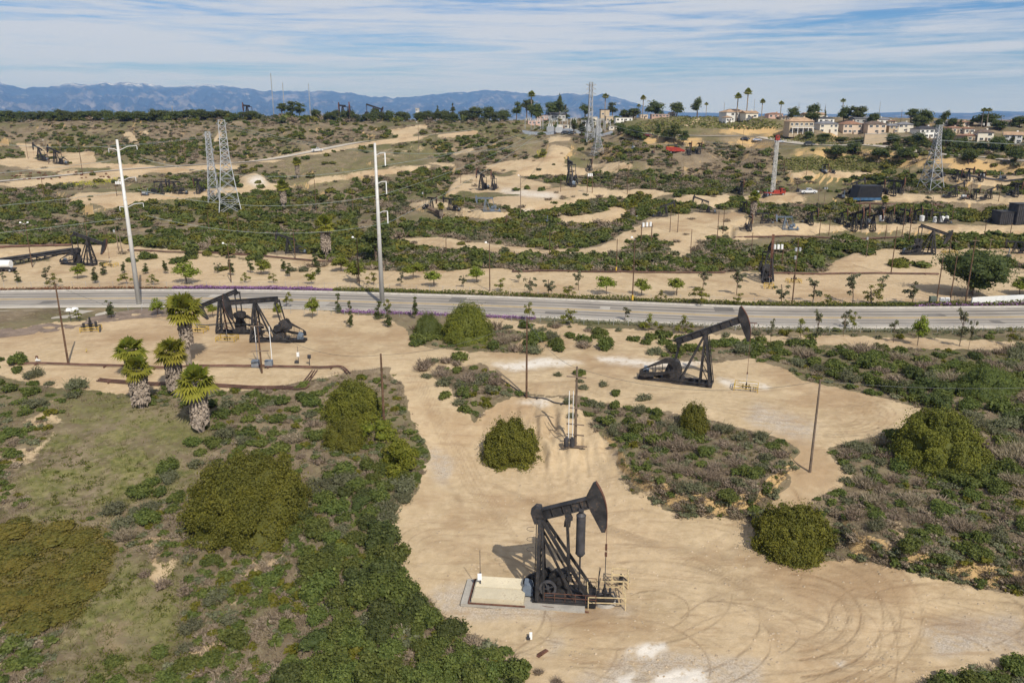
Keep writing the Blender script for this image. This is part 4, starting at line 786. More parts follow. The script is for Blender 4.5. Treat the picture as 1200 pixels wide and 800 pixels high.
# large single shrubs
def big_shrub(px, py, wpx, hpx, kind, label, n, seed, ratio=1.0):
    p = P1(px, py); s = ppm(p); R = wpx/s/2; dep = math.atan2(CAMZ-p[2], math.hypot(p[0], p[1])); rs = R*s*math.sin(dep); hh = math.sqrt(max((hpx-rs)**2-rs**2, (hpx*.42)**2))/math.cos(dep)/s*(1.22 if R > 5 else 1.0); rg = np.random.default_rng(seed); L = []
    for i in range(12):
        a = rg.random()*6.28; e = rg.random(); d = R*(.75-.5*e); r = R*(.25+.2*rg.random()); L.append((d*math.cos(a), d*math.sin(a), hh*(.15+.6*e), r, r, min(r*.9, hh*.35)))
    v = lobes_cloud(L, n, .26, rg, .6, .6) if kind == 'yellow' else None
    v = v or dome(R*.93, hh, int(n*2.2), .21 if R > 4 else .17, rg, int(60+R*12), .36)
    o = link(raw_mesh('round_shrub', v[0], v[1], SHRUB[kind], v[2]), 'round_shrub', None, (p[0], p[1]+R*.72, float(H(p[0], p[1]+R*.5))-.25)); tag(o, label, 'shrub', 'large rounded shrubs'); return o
big_shrub(601,549,74,66,'dense','single round olive shrub at the foot of the bare dirt bank',12000,1)
big_shrub(278,640,158,112,'dense','broad rounded olive shrub, largest on the left slope',24000,2)
big_shrub(412,496,76,56,'dense','round olive shrub beside the thin pole at the junction',13000,3)
big_shrub(402,530,58,48,'dense','olive shrub just below the round one at the track junction',7000,4)
big_shrub(470,560,56,52,'yellow','yellowish feathery shrub at the edge of the descending track',7000,5)
big_shrub(1116,555,112,76,'dense','wide round olive shrub on the right below the upper pad',15000,6)
big_shrub(940,657,98,76,'dense','round olive shrub at the right rim of the lower pad',14000,7)
big_shrub(545,404,72,50,'dense','rounded green shrub on the near side of the road',9000,8)
big_shrub(815,512,36,46,'dense','upright bright olive shrub on the mound below the middle pumpjack',5000,9)
big_shrub(435,520,60,36,'yellow','bright yellow green leafy shrub under the thin pole',1800,10)
big_shrub(500,394,34,34,'sumac','leafy green shrub left of the rounded roadside shrub',1800,11)
big_shrub(1170,470,78,50,'sumac','leafy green shrub at the right edge above the round one',3200,12)
# ------------------------------------------------------------------ trees
def make_tree(name, kind, h, cr, cz0, nl, leafs, lsize, seed, tr, mat, trunkmat, form='round'):
    """trunk with limbs + crown of leaf clumps; unit is metres, base at origin"""
    rg = np.random.default_rng(seed); root = empty(name)
    tb = MB(); tops = []
    tb.path([(0,0,0),(.05*h*.2,0,h*.25),(-.03*h*.3,.02*h,h*.55),(0,0,h*.8)], tr, 6)
    L = []
    for i in range(nl):
        a = rg.random()*6.28; e = rg.random()
        if form == 'column': d = cr*(.2+.3*rg.random()); z = cz0+(h-cz0)*e*.9; r = cr*(.75-.4*e)
        elif form == 'cone': z = cz0+(h-cz0)*e*.95; d = cr*(1-e)*.65*rg.random(); r = cr*(.62-.5*e)
        elif form == 'sparse': d = cr*rg.random(); z = cz0+(h-cz0)*(.15+.8*e); r = cr*.34
        elif form == 'flat': d = cr*(.3+.65*rg.random()); z = h*(.82+.12*rg.random()); r = cr*.4
        else: d = cr*.68*rg.random()**.5; z = cz0+(h-cz0)*(.22+.6*e*(1-.3*d/cr)); r = cr*(.34+.2*rg.random())
        L.append((d*math.cos(a), d*math.sin(a), z, r, r, r*(.5 if form == 'flat' else .82)))
        if i < 9: tb.path([(0,0,h*(.3+.3*e)), (d*.5*math.cos(a), d*.5*math.sin(a), (z+h*.45)/2), (d*math.cos(a), d*math.sin(a), z)], tr*.42, 4)
    tb.build('trunk', trunkmat, root)
    v = lobes_cloud(L, leafs, lsize, rg, .55 if form != 'sparse' else 0, .75)
    link(raw_mesh('crown', v[0], v[1], mat, v[2]), 'crown', root); root['h'] = h; return root
TREES = {}
def tproto(key, *a, **k):
    TREES[key] = [make_tree(*a[:8], sd, *a[9:], **k) for sd in range(a[8], a[8]+3)]
    for t in TREES[key]: remember(t)
B_ = MT['bark']
tproto('young', 'young_tree', 'y', 4, 1.6, .75, 12, 1100, .28, 200, .07, SHRUB['young'], B_)
tproto('slim', 'slim_tree', 'd', 4, .85, .45, 10, 800, .24, 210, .06, SHRUB['dark'], B_, form='column')
tproto('grey', 'sparse_tree', 'g', 4, 1.0, .5, 12, 420, .3, 220, .06, SHRUB['sage'], B_, form='sparse')
tproto('bushy', 'bushy_sapling', 'b', 3, 1.15, .15, 11, 520, .24, 230, .05, SHRUB['yellow'], B_, form='sparse')
tproto('broad', 'broad_tree', 'o', 9, 5, .9, 22, 1900, .75, 240, .35, SHRUB['dark'], B_)
tproto('euc', 'tall_tree', 'e', 12, 3.6, 2.0, 18, 1300, .7, 250, .3, SHRUB['dark'], B_)
tproto('cone', 'conifer', 'c', 12, 3, 2, 16, 1000, .6, 260, .3, SHRUB['dark'], B_, form='cone')
tproto('pine', 'large_pine', 'p', 12, 6, .3, 46, 9000, .42, 280, .35, SHRUB['dark'], B_)
USEDT = set(); ALLT = [t for v in TREES.values() for t in v]
def tree(key, px, py, top=None, wpx=None, desc='', group='', label=None, sink=0):
    c = TREES[key]; src = c[int(RNG.integers(3))]; p = P1(px, py); h0 = src['h']; h = height_to(p, top) if top is not None else h0; h = max(h, 1.2)
    if src.name in USEDT: o = copy_tree(src)
    else: o = src; USEDT.add(src.name)
    sxy = (wpx/ppm(p))/(2*dict(young=1.6, slim=1.0, grey=1.15, bushy=1.25, broad=5.2, euc=3.9, cone=2.6, flat=5.6, pine=6)[key]) if wpx else h/h0*(1.25 if key in ('young','slim','bushy') else 1.1)
    o.location = (p[0], p[1], p[2]-.05-sink); o.scale = (sxy*RNG.uniform(.85,1.15), sxy*RNG.uniform(.85,1.15), h/h0); o.rotation_euler = (RNG.normal()*.05, RNG.normal()*.05, RNG.random()*6.28)
    if o.get('label'): del o['label']
    if label: tag(o, label, 'tree', group)
    else: queue(o, desc, 'tree', group, (px, (py+(top or py))/2))
    return o
gY, gN = 'young planted trees beyond the road', 'young planted trees on the near side of the road'
for px, py, top, k in [(4,330,318,'grey'),(21,331,316,'slim'),(55,333,312,'grey'),(64,337,320,'bushy'),(91,327,307,'young'),(112,332,312,'slim'),(122,322,305,'slim'),(146,320,306,'slim'),(149,333,317,'bushy'),(171,321,307,'slim'),(178,334,320,'bushy'),(194,321,304,'slim'),(219,332,304,'young'),(255,320,304,'grey'),(270,323,303,'slim'),(288,331,318,'bushy'),(294,320,304,'slim'),
  (306,322,302,'young'),(333,318,303,'slim'),(340,324,307,'slim'),(321,331,319,'bushy'),(365,333,317,'young'),(370,313,296,'slim'),(373,322,309,'slim'),(400,318,296,'young'),(419,331,303,'young'),(438,334,319,'bushy'),(470,336,318,'grey'),(484,327,304,'young'),(509,336,313,'young'),(543,337,318,'grey'),(559,331,309,'young'),(587,341,326,'bushy'),
  (608,331,313,'grey'),(621,346,319,'grey'),(643,347,322,'grey'),(667,348,332,'bushy'),(678,340,317,'grey'),(711,345,319,'young'),(752,346,324,'young'),(774,353,340,'bushy'),(793,346,321,'young'),(821,357,333,'bushy'),(823,341,316,'grey'),(863,346,316,'grey'),(865,357,343,'bushy'),(916,357,327,'grey'),(952,356,326,'grey'),(969,358,345,'bushy'),(999,356,319,'grey'),(1021,358,333,'bushy'),(1031,346,321,'grey'),(1069,357,324,'grey'),(1195,346,324,'young')]:
    tree(k, px, py, top, None, {'young':'bright green young tree','slim':'slim dark green sapling','grey':'sparse grey green sapling','bushy':'thin yellowish sapling'}[k], gY)
for px, py, top, k, wp in [(131,373,350,'slim',13),(185,369,348,'young',20),(93,376,360,'bushy',11),(250,372,352,'young',14),(330,373,352,'young',14),(336,360,340,'bushy',14),(366,373,346,'young',18),(397,367,341,'slim',10),(410,384,349,'slim',10),(444,374,350,'slim',11),(454,383,356,'slim',13),(486,373,346,'slim',11),(456,366,350,'bushy',14),
   (621,376,350,'bushy',13),(668,382,362,'bushy',24),(732,376,359,'grey',14),(760,388,368,'bushy',18),(803,392,370,'bushy',22),(903,402,374,'grey',10),(938,398,374,'bushy',20),(954,406,362,'grey',14),(988,394,362,'grey',14),(1001,386,364,'bushy',16),(1047,401,374,'grey',14),(1075,405,366,'young',20),(1124,406,362,'grey',16),(1184,406,380,'bushy',14),(1135,408,366,'grey',10)]:
    tree(k, px, py, top, wp, {'young':'bright green young tree','slim':'slim dark green sapling','grey':'sparse grey green sapling','bushy':'thin yellowish sapling'}[k], gN)
tree('pine', 1138, 346, 284, 74, label='large dark round tree beside the wooden poles beyond the road', group='large trees')
tree('euc', 441, 306, 262, 40, label='dark broad tree behind the second tall steel pole', group='large trees')
tree('young', 1212, 346, 318, 40, label='green tree at the right edge beyond the white wall', group='large trees')
gR = 'trees on the skyline ridge'
for px, py, top, wp, k in [(617,136,112,16,'euc'),(628,137,119,22,'broad'),(605,138,116,12,'euc'),(650,134,117,30,'broad'),(655,133,108,11,'euc'),(664,138,121,14,'cone'),(686,138,120,16,'euc'),(718,137,117,14,'euc'),(743,138,126,20,'broad'),(768,136,118,26,'broad'),(793,134,118,18,'broad'),(817,135,112,16,'euc'),(732,139,128,14,'broad'),
   (928,141,125,16,'broad'),(953,140,120,20,'broad'),(950,143,130,26,'broad'),(967,142,124,4,'cone'),(988,144,124,16,'broad'),(1003,142,123,26,'broad'),(1023,146,131,16,'broad'),(1066,147,124,18,'euc'),(1083,150,127,20,'broad'),(1076,152,134,20,'broad'),(1107,147,128,16,'euc'),(1100,150,138,12,'broad'),(1155,148,132,30,'broad'),(1139,148,136,8,'cone'),(1195,150,135,22,'broad'),(1116,149,137,12,'broad'),(1125,150,139,10,'cone'),(1170,153,140,18,'broad'),
   (531,134,120,9,'cone'),(513,136,123,8,'cone'),(520,138,129,20,'broad'),(557,137,124,22,'broad'),(573,137,123,20,'broad'),(590,139,128,20,'broad'),(395,136,128,16,'broad'),(410,136,128,14,'broad'),(440,136,126,14,'broad'),(331,138,118,15,'euc'),(343,138,116,18,'euc'),(351,138,118,13,'euc'),(370,137,127,18,'broad'),(545,140,128,18,'broad'),(500,137,129,14,'broad'),(470,137,130,16,'broad'),(455,137,128,14,'broad'),
   (690,150,136,16,'broad'),(672,158,138,14,'euc'),(682,160,143,12,'euc'),(727,158,143,14,'broad'),(742,165,146,26,'broad'),(790,168,143,18,'euc'),(770,164,142,10,'euc'),(780,166,150,16,'broad'),(800,172,150,14,'euc'),
   (1045,170,155,18,'broad'),(1075,172,154,22,'broad'),(1108,172,150,20,'broad'),(1125,178,160,20,'broad'),(1168,178,158,26,'broad'),(1098,156,145,14,'broad'),(1190,190,172,24,'broad'),(1135,192,172,20,'broad'),(1000,182,165,24,'broad'),(980,185,168,26,'broad'),(1030,186,172,24,'broad'),(1060,188,172,22,'broad'),(962,170,160,12,'broad'),(1185,170,158,10,'cone')]:
    tree(k, px, py, top, wp, {'broad':'dark rounded tree','euc':'tall dark open tree','cone':'narrow pointed conifer','flat':'flat topped open tree'}[k], gR)
for px in np.arange(-6, 300, 7.2):
    tree('broad', px+RNG.normal()*2, 140+RNG.normal()*1.5, 130-3*vnoise(px*.03, 1.7)+RNG.normal()*1.2, RNG.uniform(12, 24), 'low dark ridge tree', 'low trees along the left ridge', sink=.8)
for px in np.arange(380, 600, 11):
    tree('broad', px+RNG.normal()*3, 141+RNG.normal()*1.5, 131-2*vnoise(px*.03, 1.7)+RNG.normal(), RNG.uniform(10, 18), 'low dark ridge tree', 'low trees along the left ridge', sink=.8)
for px, py in [(948,163),(966,163),(985,166),(1008,168),(1044,167),(1066,168),(1082,170),(1100,172),(1118,172),(1134,174),(1150,175),(1172,176),(1190,178),(1052,176),(1112,180),(1146,182),(1165,186)]:
    tree('broad', px, py, py-RNG.uniform(7, 12), RNG.uniform(10, 18), 'rounded garden tree', 'garden trees below the houses', sink=.5)
# ------------------------------------------------------------------ fan palms
def fan_leaf(mb, base, d, L, rg, seg=11):
    """petiole then a fan of pointed blades"""
    d = Vector(d).normalized(); up = Vector((0,0,1)); s = d.cross(up).normalized(); nrm = s.cross(d); hub = Vector(base)+d*L*.44-up*L*.05
    mb.add([Vector(base)-s*.03, Vector(base)+s*.03, hub+s*.03, hub-s*.03], [(0,1,2,3)])
    R = L*.70
    for k in range(seg):
        a = (-1+2*k/(seg-1))*1.45; v = d*math.cos(a)+s*math.sin(a); t = s*math.cos(a)-d*math.sin(a); dr = -.30*abs(math.sin(a))-.13-.12*rg.random()
        m_ = hub+v*R*.55+nrm*.02; tip = hub+v*R*(1-.12*abs(a))+up*dr*R*.8
        mb.add([hub, m_+t*R*.105, tip, m_-t*R*.105], [(0,1,2,3)])
def make_palm(name, h, trunk_r, skirt_r, skirt_len, crown_r, seed, nleaf=38):
    rg = np.random.default_rng(seed); root = empty(name); th = h-crown_r*.55
    bow = rg.uniform(-.7, .7)
    MB().path([(bow*math.sin(t*2), 0, th*t) for t in np.linspace(-.02, 1, 8)], trunk_r, 10).build('trunk', MT['palmbark'], root, True)
    if skirt_len > 0:
        sk = MB(); n = int(320*skirt_len/4); V = []
        sk.tube((0,0,th-skirt_len),(0,0,th), skirt_r*.72, skirt_r*.8, 12)
        for i in range(n):
            a = rg.random()*6.28; z = th-skirt_len*rg.random()+.1; r0 = skirt_r*(.7+.15*rg.random()); o = Vector((math.cos(a), math.sin(a), 0)); t = Vector((-o.y, o.x, 0)); L = rg.uniform(.6, 1.15); wd = rg.uniform(.12, .26)
            p0 = o*r0+Vector((0,0,z)); p1 = o*(r0+.28+.2*rg.random())+t*rg.uniform(-.25,.25)+Vector((0,0,z-L*.55)); p2 = o*(r0+.1+.3*rg.random())+t*rg.uniform(-.3,.3)+Vector((0,0,z-L))
            sk.add([p0-t*wd*.4, p0+t*wd*.4, p1+t*wd, p2, p1-t*wd], [(0,1,2,3,4)])
        sk.build('dead_frond_skirt', MT['skirt'], root)
    cr = MB(); ts = []
    for i in range(nleaf):
        f = i/nleaf; a = i*2.4; e = R_(84-110*f**.95)+rg.normal()*.16; dd = (math.cos(a)*math.cos(e), math.sin(a)*math.cos(e), math.sin(e)); n0 = len(cr.v)
        fan_leaf(cr, (0,0,th), dd, crown_r*rg.uniform(.9, 1.35), rg); ts += [max(0, min(1, .2+.75*f+rg.normal()*.15))]*(len(cr.v)-n0)
    V = np.array(cr.v); F = np.array(cr.f); o = link(raw_mesh('crown', V, F, SHRUB['palm'], np.array(ts)), 'crown', root)
    return root
for px, py, cy, wp, sl, lab, sd in [(222,428,364,40,.62,'tallest fan palm with a long shaggy trunk by the left pumpjacks',1),(207,463,413,33,.85,'skirted fan palm in the middle of the left group',2),(157,442,410,31,.4,'fan palm crown behind the leftmost skirted palm',3),(166,477,433,31,.9,'leftmost short fan palm with a broad dead frond skirt',4),(236,505,448,40,.9,'nearest fan palm with a thick pale skirt on the left slope',5)]:
    p = P1(px, py); s = ppm(p); h = height_to(p, cy)+.2; cr = wp/s/2; o = make_palm('fan_palm', h+cr*.5, .5, (0,.92,1.06,.9,1.2,1.1)[sd], max(1.2, (h-cr*.4)*sl), cr*1.0, 300+sd); o.location = (p[0], p[1], p[2]-.1)
    tag(o, lab, 'palm', 'fan palms on the left slope')
pp = [make_palm('fan_palm', 8, .4, .75, 4.5, 1.9, 320, 34), make_palm('tall_palm', 14, .26, .3, 0, 1.9, 321, 34)]
for t in pp: remember(t)
usedp = set()
for px, py, cy, k in [(383,304,262,0),(333,245,217,0),(517,257,241,0),(741,257,238,0),(882,257,230,0),(1035,250,233,0),(349,209,189,0),(863,143,113,1),(874,141,108,1),(892,142,119,1),(709,134,113,1),(753,132,115,1),(748,135,124,1),(914,141,121,1),(986,138,118,1),(623,135,111,1),(1150,149,129,1),(1156,149,129,1),(827,137,122,1)]:
    p = P1(px, py); src = pp[k]; h = height_to(p, cy)
    o = src if k not in usedp else copy_tree(src); usedp.add(k)
    f = h/(7.2 if k == 0 else 13); wf = f if k == 0 else max(f, .9); o.location = (p[0], p[1], p[2]-.1); o.scale = (wf, wf, f); o.rotation_euler = (0,0,RNG.random()*6)
    queue(o, ['fan palm with a pale trunk','slender tall palm'][k], 'palm', ['fan palms beyond the road','tall palms on the skyline'][k], (px, (py+cy)/2))

for t in ALLT:
    if t.name not in USEDT:
        for c in list(t.children): bpy.data.objects.remove(c)
        bpy.data.objects.remove(t)
# ------------------------------------------------------------------ pumpjacks
def Ry(th, pv):   # rotate in the XZ plane about pivot pv=(x,z), positive lifts +X
    return Matrix.Translation((pv[0],0,pv[1])) @ Matrix.Rotation(-th, 4, 'Y')
def ibeam(mb, a, b, w, h):
    mb.bar(a, b, w*.18, h); a, b = Vector(a), Vector(b); d = (b-a).normalized(); u = d.cross(Vector((0,1,0))).normalized()
    if u.z < 0: u = -u
    for s in (1,-1): mb.bar(a+u*s*h*.47, b+u*s*h*.47, w, h*.08)
def ladder(mb, a, b, w, n):
    a, b = Vector(a), Vector(b)
    for s in (-1, 1): mb.bar(a+Vector((0,s*w/2,0)), b+Vector((0,s*w/2,0)), .06)
    for i in range(n):
        p = a+(b-a)*((i+.5)/n); mb.bar(p+Vector((0,-w/2,0)), p+Vector((0,w/2,0)), .045)
def horsehead(root, pv, th, R, x0, up, dn, hh, thick, mat):
    M = Ry(th, pv); k = 16; ar = [(R*math.cos(R_(up+(dn-up)*i/k)), R*math.sin(R_(up+(dn-up)*i/k))) for i in range(k+1)]
    t0 = (ar[0][0]-.28, ar[0][1]-.05); b0 = (ar[-1][0]-.30, ar[-1][1]+.05)
    poly = [(x0, hh)]+[t0]+ar+[b0]+[(x0, -hh)]
    hd = MB().prism(poly, -thick/2, thick/2, M).prism([(x0+.1, hh*.7), (ar[4][0]-.5, ar[4][1]*.8), (ar[11][0]-.5, ar[11][1]*.75), (x0+.1, -hh*.7)], -thick/2-.05, thick/2+.05, M).build('horsehead', mat, root)
    st = MB()
    for i in range(k):
        a, c = ar[i], ar[i+1]; st.prism([(a[0]+.003, a[1]), (a[0]+.06, a[1]), (c[0]+.06, c[1]), (c[0]+.003, c[1])], -thick*.62, thick*.62, M)
    st.build('wear_strip', MT['rust'], hd)
    return pv[0]+R+.03
def conv_jack(th, name='pumpjack', mat=None, small=False, guard=True):
    mat = mat or MT['black']; root = empty(name); pv = (0, 8.0); th = R_(th)
    b = MB()
    for y in (-.85, .85): ibeam(b, (-9.2,y,.35), (1.4,y,.35), .35, .5)
    for x in (-9.1,-7.2,-5.4,-3.2,-1.2,.6,1.3): b.box((x,0,.35),(.22,1.7,.3))
    b.box((-4.2,0,.72),(3.2,1.9,.25)).box((-8,0,.66),(2.1,1.7,.14)); b.build('skid_base', mat, root)
    p = MB()
    for s in (-1, 1):
        p.bar((1.1,s*1.25,.55),(0.05,s*.3,7.7),.34,.30); p.bar((-.35,s*1.15,.55),(-.08,s*.28,7.7),.26); p.bar((-3.1,s*.95,.6),(-.15,s*.25,7.5),.26)
        for z0, z1 in ((.6,3),(3,5.2)):
            f0, f1 = (z0-.55)/7.15, (z1-.55)/7.15; p.bar((1.1-1.05*f0,s*(1.25-.95*f0),z0),(-.35+.27*f1,s*(1.15-.87*f1),z1),.1)
    for z in (1.2, 3.2, 5.2, 6.8):
        f = (z-.55)/7.15; x = 1.1-1.05*f; y = 1.25-.95*f; p.bar((x,-y,z),(x,y,z),.16)
    p.bar((.98,-1.15,1.2),(.7,.9,3.2),.1); p.bar((.98,1.15,1.2),(.7,-.9,3.2),.1)
    p.box((0,0,7.75),(.9,.9,.2)); p.build('samson_post', mat, root)
    l = MB(); ladder(l, (1.55,.0,.6),(.45,.0,7.4),.5, 16); l.build('ladder', mat, root)
    M = Ry(th, pv); w = MB(); w.prism([(-4.5,-.38),(5.0,-.38),(5.0,.42),(-4.5,.42)], -.1, .1, M); w.prism([(-4.5,.42),(5.0,.42),(5.0,.5),(-4.5,.5)], -.26, .26, M); w.prism([(-4.5,-.46),(5.0,-.46),(5.0,-.38),(-4.5,-.38)], -.26, .26, M)
    for x in (-3.4,-2,-.6,.8,2.2,3.6): w.prism([(x,-.38),(x+.07,-.38),(x+.07,.42),(x,.42)], -.24, .24, M)
    bm = w.build('walking_beam', mat, root)
    MB().box((0,0,7.93),(.7,.75,.3)).tube((0,-.5,7.95),(0,.5,7.95),.2).build('saddle_bearing', mat, bm)
    xr = horsehead(root, pv, th, 6.0, 4.75, 17, -33, .5, .42, mat)
    T = M @ Vector((-4.2,0,-.55)); G = Vector((-4.15,0,2.75)); best = None
    for i in range(360):
        al = R_(i); P = G+Vector((math.cos(al),0,math.sin(al)))*1.15; e = abs((P-T).length-4.75)+(0 if 90 < i < 300 else .3)
        if best is None or e < best[0]: best = (e, al, P)
    al, P = best[1], best[2]
    MB().bar(T+Vector((0,-1.3,0)), T+Vector((0,1.3,0)),.32).box((T.x,0,T.z+.25),(.5,.5,.5)).build('equalizer', mat, root)
    for s in (-1, 1):
        MB().bar((T.x,s*1.2,T.z),(P.x,s*1.2,P.z),.2).tube((P.x,s*1.0,P.z),(P.x,s*1.4,P.z),.26,None,8).build('pitman', mat, root)
        Mc = Matrix.Translation(G) @ Matrix.Rotation(-al, 4, 'Y'); y0, y1 = (s*.85, s*1.02)
        c = MB().prism([(-.6,-.4),(.6,-.5),(1.5,-.5),(2.0,-.35),(2.0,.35),(1.5,.5),(.6,.5),(-.6,.4)], min(y0,y1), max(y0,y1), Mc).build('crank', mat, root)
        y0, y1 = (s*1.03, s*1.13) if False else (s*.62, s*.84)
        MB().prism([(.6,.45),(1.2,1.0),(1.9,1.15),(2.25,.8),(2.35,0),(2.25,-.8),(1.9,-1.15),(1.2,-1.0),(.6,-.45),(.95,0)], min(y0,y1), max(y0,y1), Mc).build('counterweight', mat, c)
    MB().prism([(-5.2,.85),(-3.1,.85),(-3.0,2.0),(-3.4,3.2),(-4.1,3.5),(-4.9,3.1),(-5.3,2.0)], -.5, .5).tube((-4.15,-.85,2.75),(-4.15,.85,2.75),.3,None,10).build('gearbox', mat, root)
    mo = MB().tube((-8.2,-.55,1.35),(-8.2,.6,1.35),.48,None,12).box((-8.2,0,.85),(1,1,.3)).box((-8.2,.1,1.9),(.45,.5,.3)).build('motor', MT['bluegrey'], root)
    MB().tube((-8.2,-.8,1.35),(-8.2,-.6,1.35),.3,None,12).build('sheave', mat, mo)
    if guard:
        out = [(-8.9,1.0),(-8.85,1.75),(-8.4,2.1),(-5.3,3.95),(-4.5,4.1),(-3.7,3.5),(-3.5,2.6),(-4.0,1.9),(-5.0,1.6),(-8.0,.85)]; inn = [(-5.9-.82*(-6.2-x)*.95+.3 if False else (-6.2+(x+6.2)*.80), 2.3+(z-2.3)*.52) for x, z in out]
        g_ = MB(); n_ = len(out)
        for i in range(n_): g_.prism([out[i], out[(i+1) % n_], inn[(i+1) % n_], inn[i]], -1.5, -1.3)
        for x in (-7.6,-6.6,-5.6,-4.8): g_.box((x,-1.36,1.9+(x+7.6)*.25),(.06,.05,1.2))
        g_.build('belt_guard', mat, root)
        c_ = MB()
        for x in np.linspace(-9.3,-6.0,8): c_.bar((x,1.3,.6),(x,1.3,1.0+(x+9.3)*.45),.05)
        c_.bar((-9.3,1.3,1.0),(-6,1.3,2.5),.07).bar((-9.3,1.3,.8),(-6,1.3,.8),.07); c_.build('side_guard', mat, root)
    br = MB(); bz = M @ Vector((6*math.cos(-th), 0, 6*math.sin(-th)))
    for y in (-.14, .14): br.tube((xr,y,8.0),(xr,y,2.6),.025,None,5)
    br.box((xr,0,2.5),(.18,.5,.16)); br.build('bridle', MT['rust'], root)
    MB().tube((xr,0,.3),(xr,0,2.5),.035,None,6).build('polished_rod', MT['galv'], root)
    root['xr'] = xr; return root
def air_jack(th):
    root = empty('pumpjack'); mat = MT['black']; pv = (0, 9.05); th = R_(th); M = Ry(th, pv)
    b = MB()
    for y in (-1.35, 1.35): ibeam(b, (-.6,y,.3), (5.6,y,.3), .35, .5)
    for x in (-.5,.8,2.2,3.6,5.0,5.5): b.box((x,0,.3),(.24,2.7,.3))
    b.box((2.6,0,.55),(5.6,2.2,.06)).box((1.6,0,.95),(2.4,1.4,.75)); b.build('skid_base', mat, root)
    p = MB()
    for s in (-1, 1):
        p.bar((-.15,s*1.45,.5),(0,s*.42,8.8),.34,.34); p.bar((.55,s*1.4,.5),(.22,s*.40,8.8),.2)
        for k in range(6):
            z0, z1 = .8+k*1.3, .8+(k+1)*1.3; f0, f1 = z0/8.8, z1/8.8; p.bar((-.15+.15*f0,s*(1.45-1.03*f0),z0),(.55-.33*f1,s*(1.4-f1),z1),.08)
        p.bar((5.2,s*1.35,.5),(.2,s*.45,8.7),.28,.30); p.bar((3.6,s*1.3,.5),(.12,s*.43,7.4),.2)
    for z in (1.6, 3.4, 5.2, 7.0): y = 1.45-1.03*z/8.8; p.bar((-.1,-y,z),(-.1,y,z),.15)
    for f in (.25,.5,.75): p.bar((5.2-5*f,-(1.35-.9*f),.5+8.2*f),(5.2-5*f,1.35-.9*f,.5+8.2*f),.16)
    p.box((.1,0,8.85),(.9,1.1,.24)); p.build('samson_post', mat, root)
    l = MB(); ladder(l, (-.45,-.75,.5),(-.32,-.35,8.6),.5, 19)
    for z in (5.5,6.6,7.7): l.path([(-.4+.5*math.cos(t)-.35, -.5+.4*math.sin(t), z) for t in np.linspace(1.2, 5.1, 9)], .025, 4)
    l.build('ladder', mat, root)
    w = MB(); w.prism([(-.5,-.42),(5.0,-.42),(5.0,.45),(-.5,.45)], -.12, .12, M); w.prism([(-.5,.45),(5.0,.45),(5.0,.54),(-.5,.54)], -.34, .34, M); w.prism([(-.5,-.51),(5.0,-.51),(5.0,-.42),(-.5,-.42)], -.34, .34, M)
    for x in (.2,1.2,2.3,3.2,4.1,4.8): w.prism([(x,-.42),(x+.08,-.42),(x+.08,.45),(x,.45)], -.32, .32, M)
    bm = w.build('walking_beam', mat, root)
    MB().prism([(-.75,-.6),(.25,-.95),(.35,.75),(-.1,.95),(-.75,.6)], -.55, .55, M).build('pivot_housing', mat, bm)
    xr = horsehead(root, pv, th, 6.4, 4.75, 17, -31, .56, .5, mat)
    a = M @ Vector((2.55,0,-.55)); G = Vector((1.95,0,2.2)); al = R_(35); P = G+Vector((math.cos(al),0,math.sin(al)))*1.2
    e = MB().bar(a+Vector((0,-.95,-.3)), a+Vector((0,.95,-.3)),.3).prism([(2.25,-1.25),(2.9,-1.25),(2.8,-.5),(2.3,-.5)], -.35, .35, M).prism([(1.9,-1.6),(2.5,-1.8),(2.75,-1.2),(2.3,-1.0)], -.5, .5, M); e.build('equalizer', mat, root)
    for s in (-1, 1):
        MB().bar((a.x,s*.9,a.z-.3),(P.x,s*.9,P.z),.19).tube((P.x,s*.75,P.z),(P.x,s*1.08,P.z),.24,None,8).build('pitman', mat, root)
        Mc = Matrix.Translation(G) @ Matrix.Rotation(-al, 4, 'Y')
        c = MB().prism([(-.9,-.55),(1.3,-.32),(1.55,0),(1.3,.32),(-.9,.55),(-1.1,0)], min(s*.55,s*.74), max(s*.55,s*.74), Mc).build('crank', mat, root)
        MB().prism([(-.3,-.5),(-.3,.5),(-1.0,.6),(-1.25,0),(-1.0,-.6)], min(s*.35,s*.54), max(s*.35,s*.54), Mc).build('counterweight', mat, c)
    gb = MB().prism([(1.0,1.3),(2.9,1.3),(3.0,2.2),(2.6,3.0),(1.6,3.1),(.95,2.4)], -.34, .34).tube((1.95,-.9,2.2),(1.95,.9,2.2),.24,None,10).build('gearbox', mat, root)
    fw = MB()
    for k in range(24):
        t0, t1 = 2*math.pi*k/24, 2*math.pi*(k+1)/24; fw.prism([(.9+.62*math.cos(t),1.75+.62*math.sin(t)) for t in (t0,t1)]+[(.9+.85*math.cos(t),1.75+.85*math.sin(t)) for t in (t1,t0)], -1.28, -1.1)
    for k in range(4): t = k*math.pi/2+.4; fw.bar((.9,-1.19,1.75),(.9+.7*math.cos(t),-1.19,1.75+.7*math.sin(t)),.1)
    fw.tube((.9,-1.3,1.75),(.9,-.3,1.75),.16,None,8).build('flywheel', MT['dgrey'], root)
    tx = M @ Vector((3.95,0,-.6)); z1 = tx.z-.25; tk = MB(); R = .45
    tk.tube((tx.x,0,z1-4.4),(tx.x,0,z1-.25),R,None,20,False).tube((tx.x,0,z1-.25),(tx.x,0,z1),R,.25,20).tube((tx.x,0,z1-4.65),(tx.x,0,z1-4.4),.28,R,20).tube((tx.x,0,z1),(tx.x,0,z1+.5),.16,None,8).box((tx.x,0,z1+.42),(.5,.8,.3))
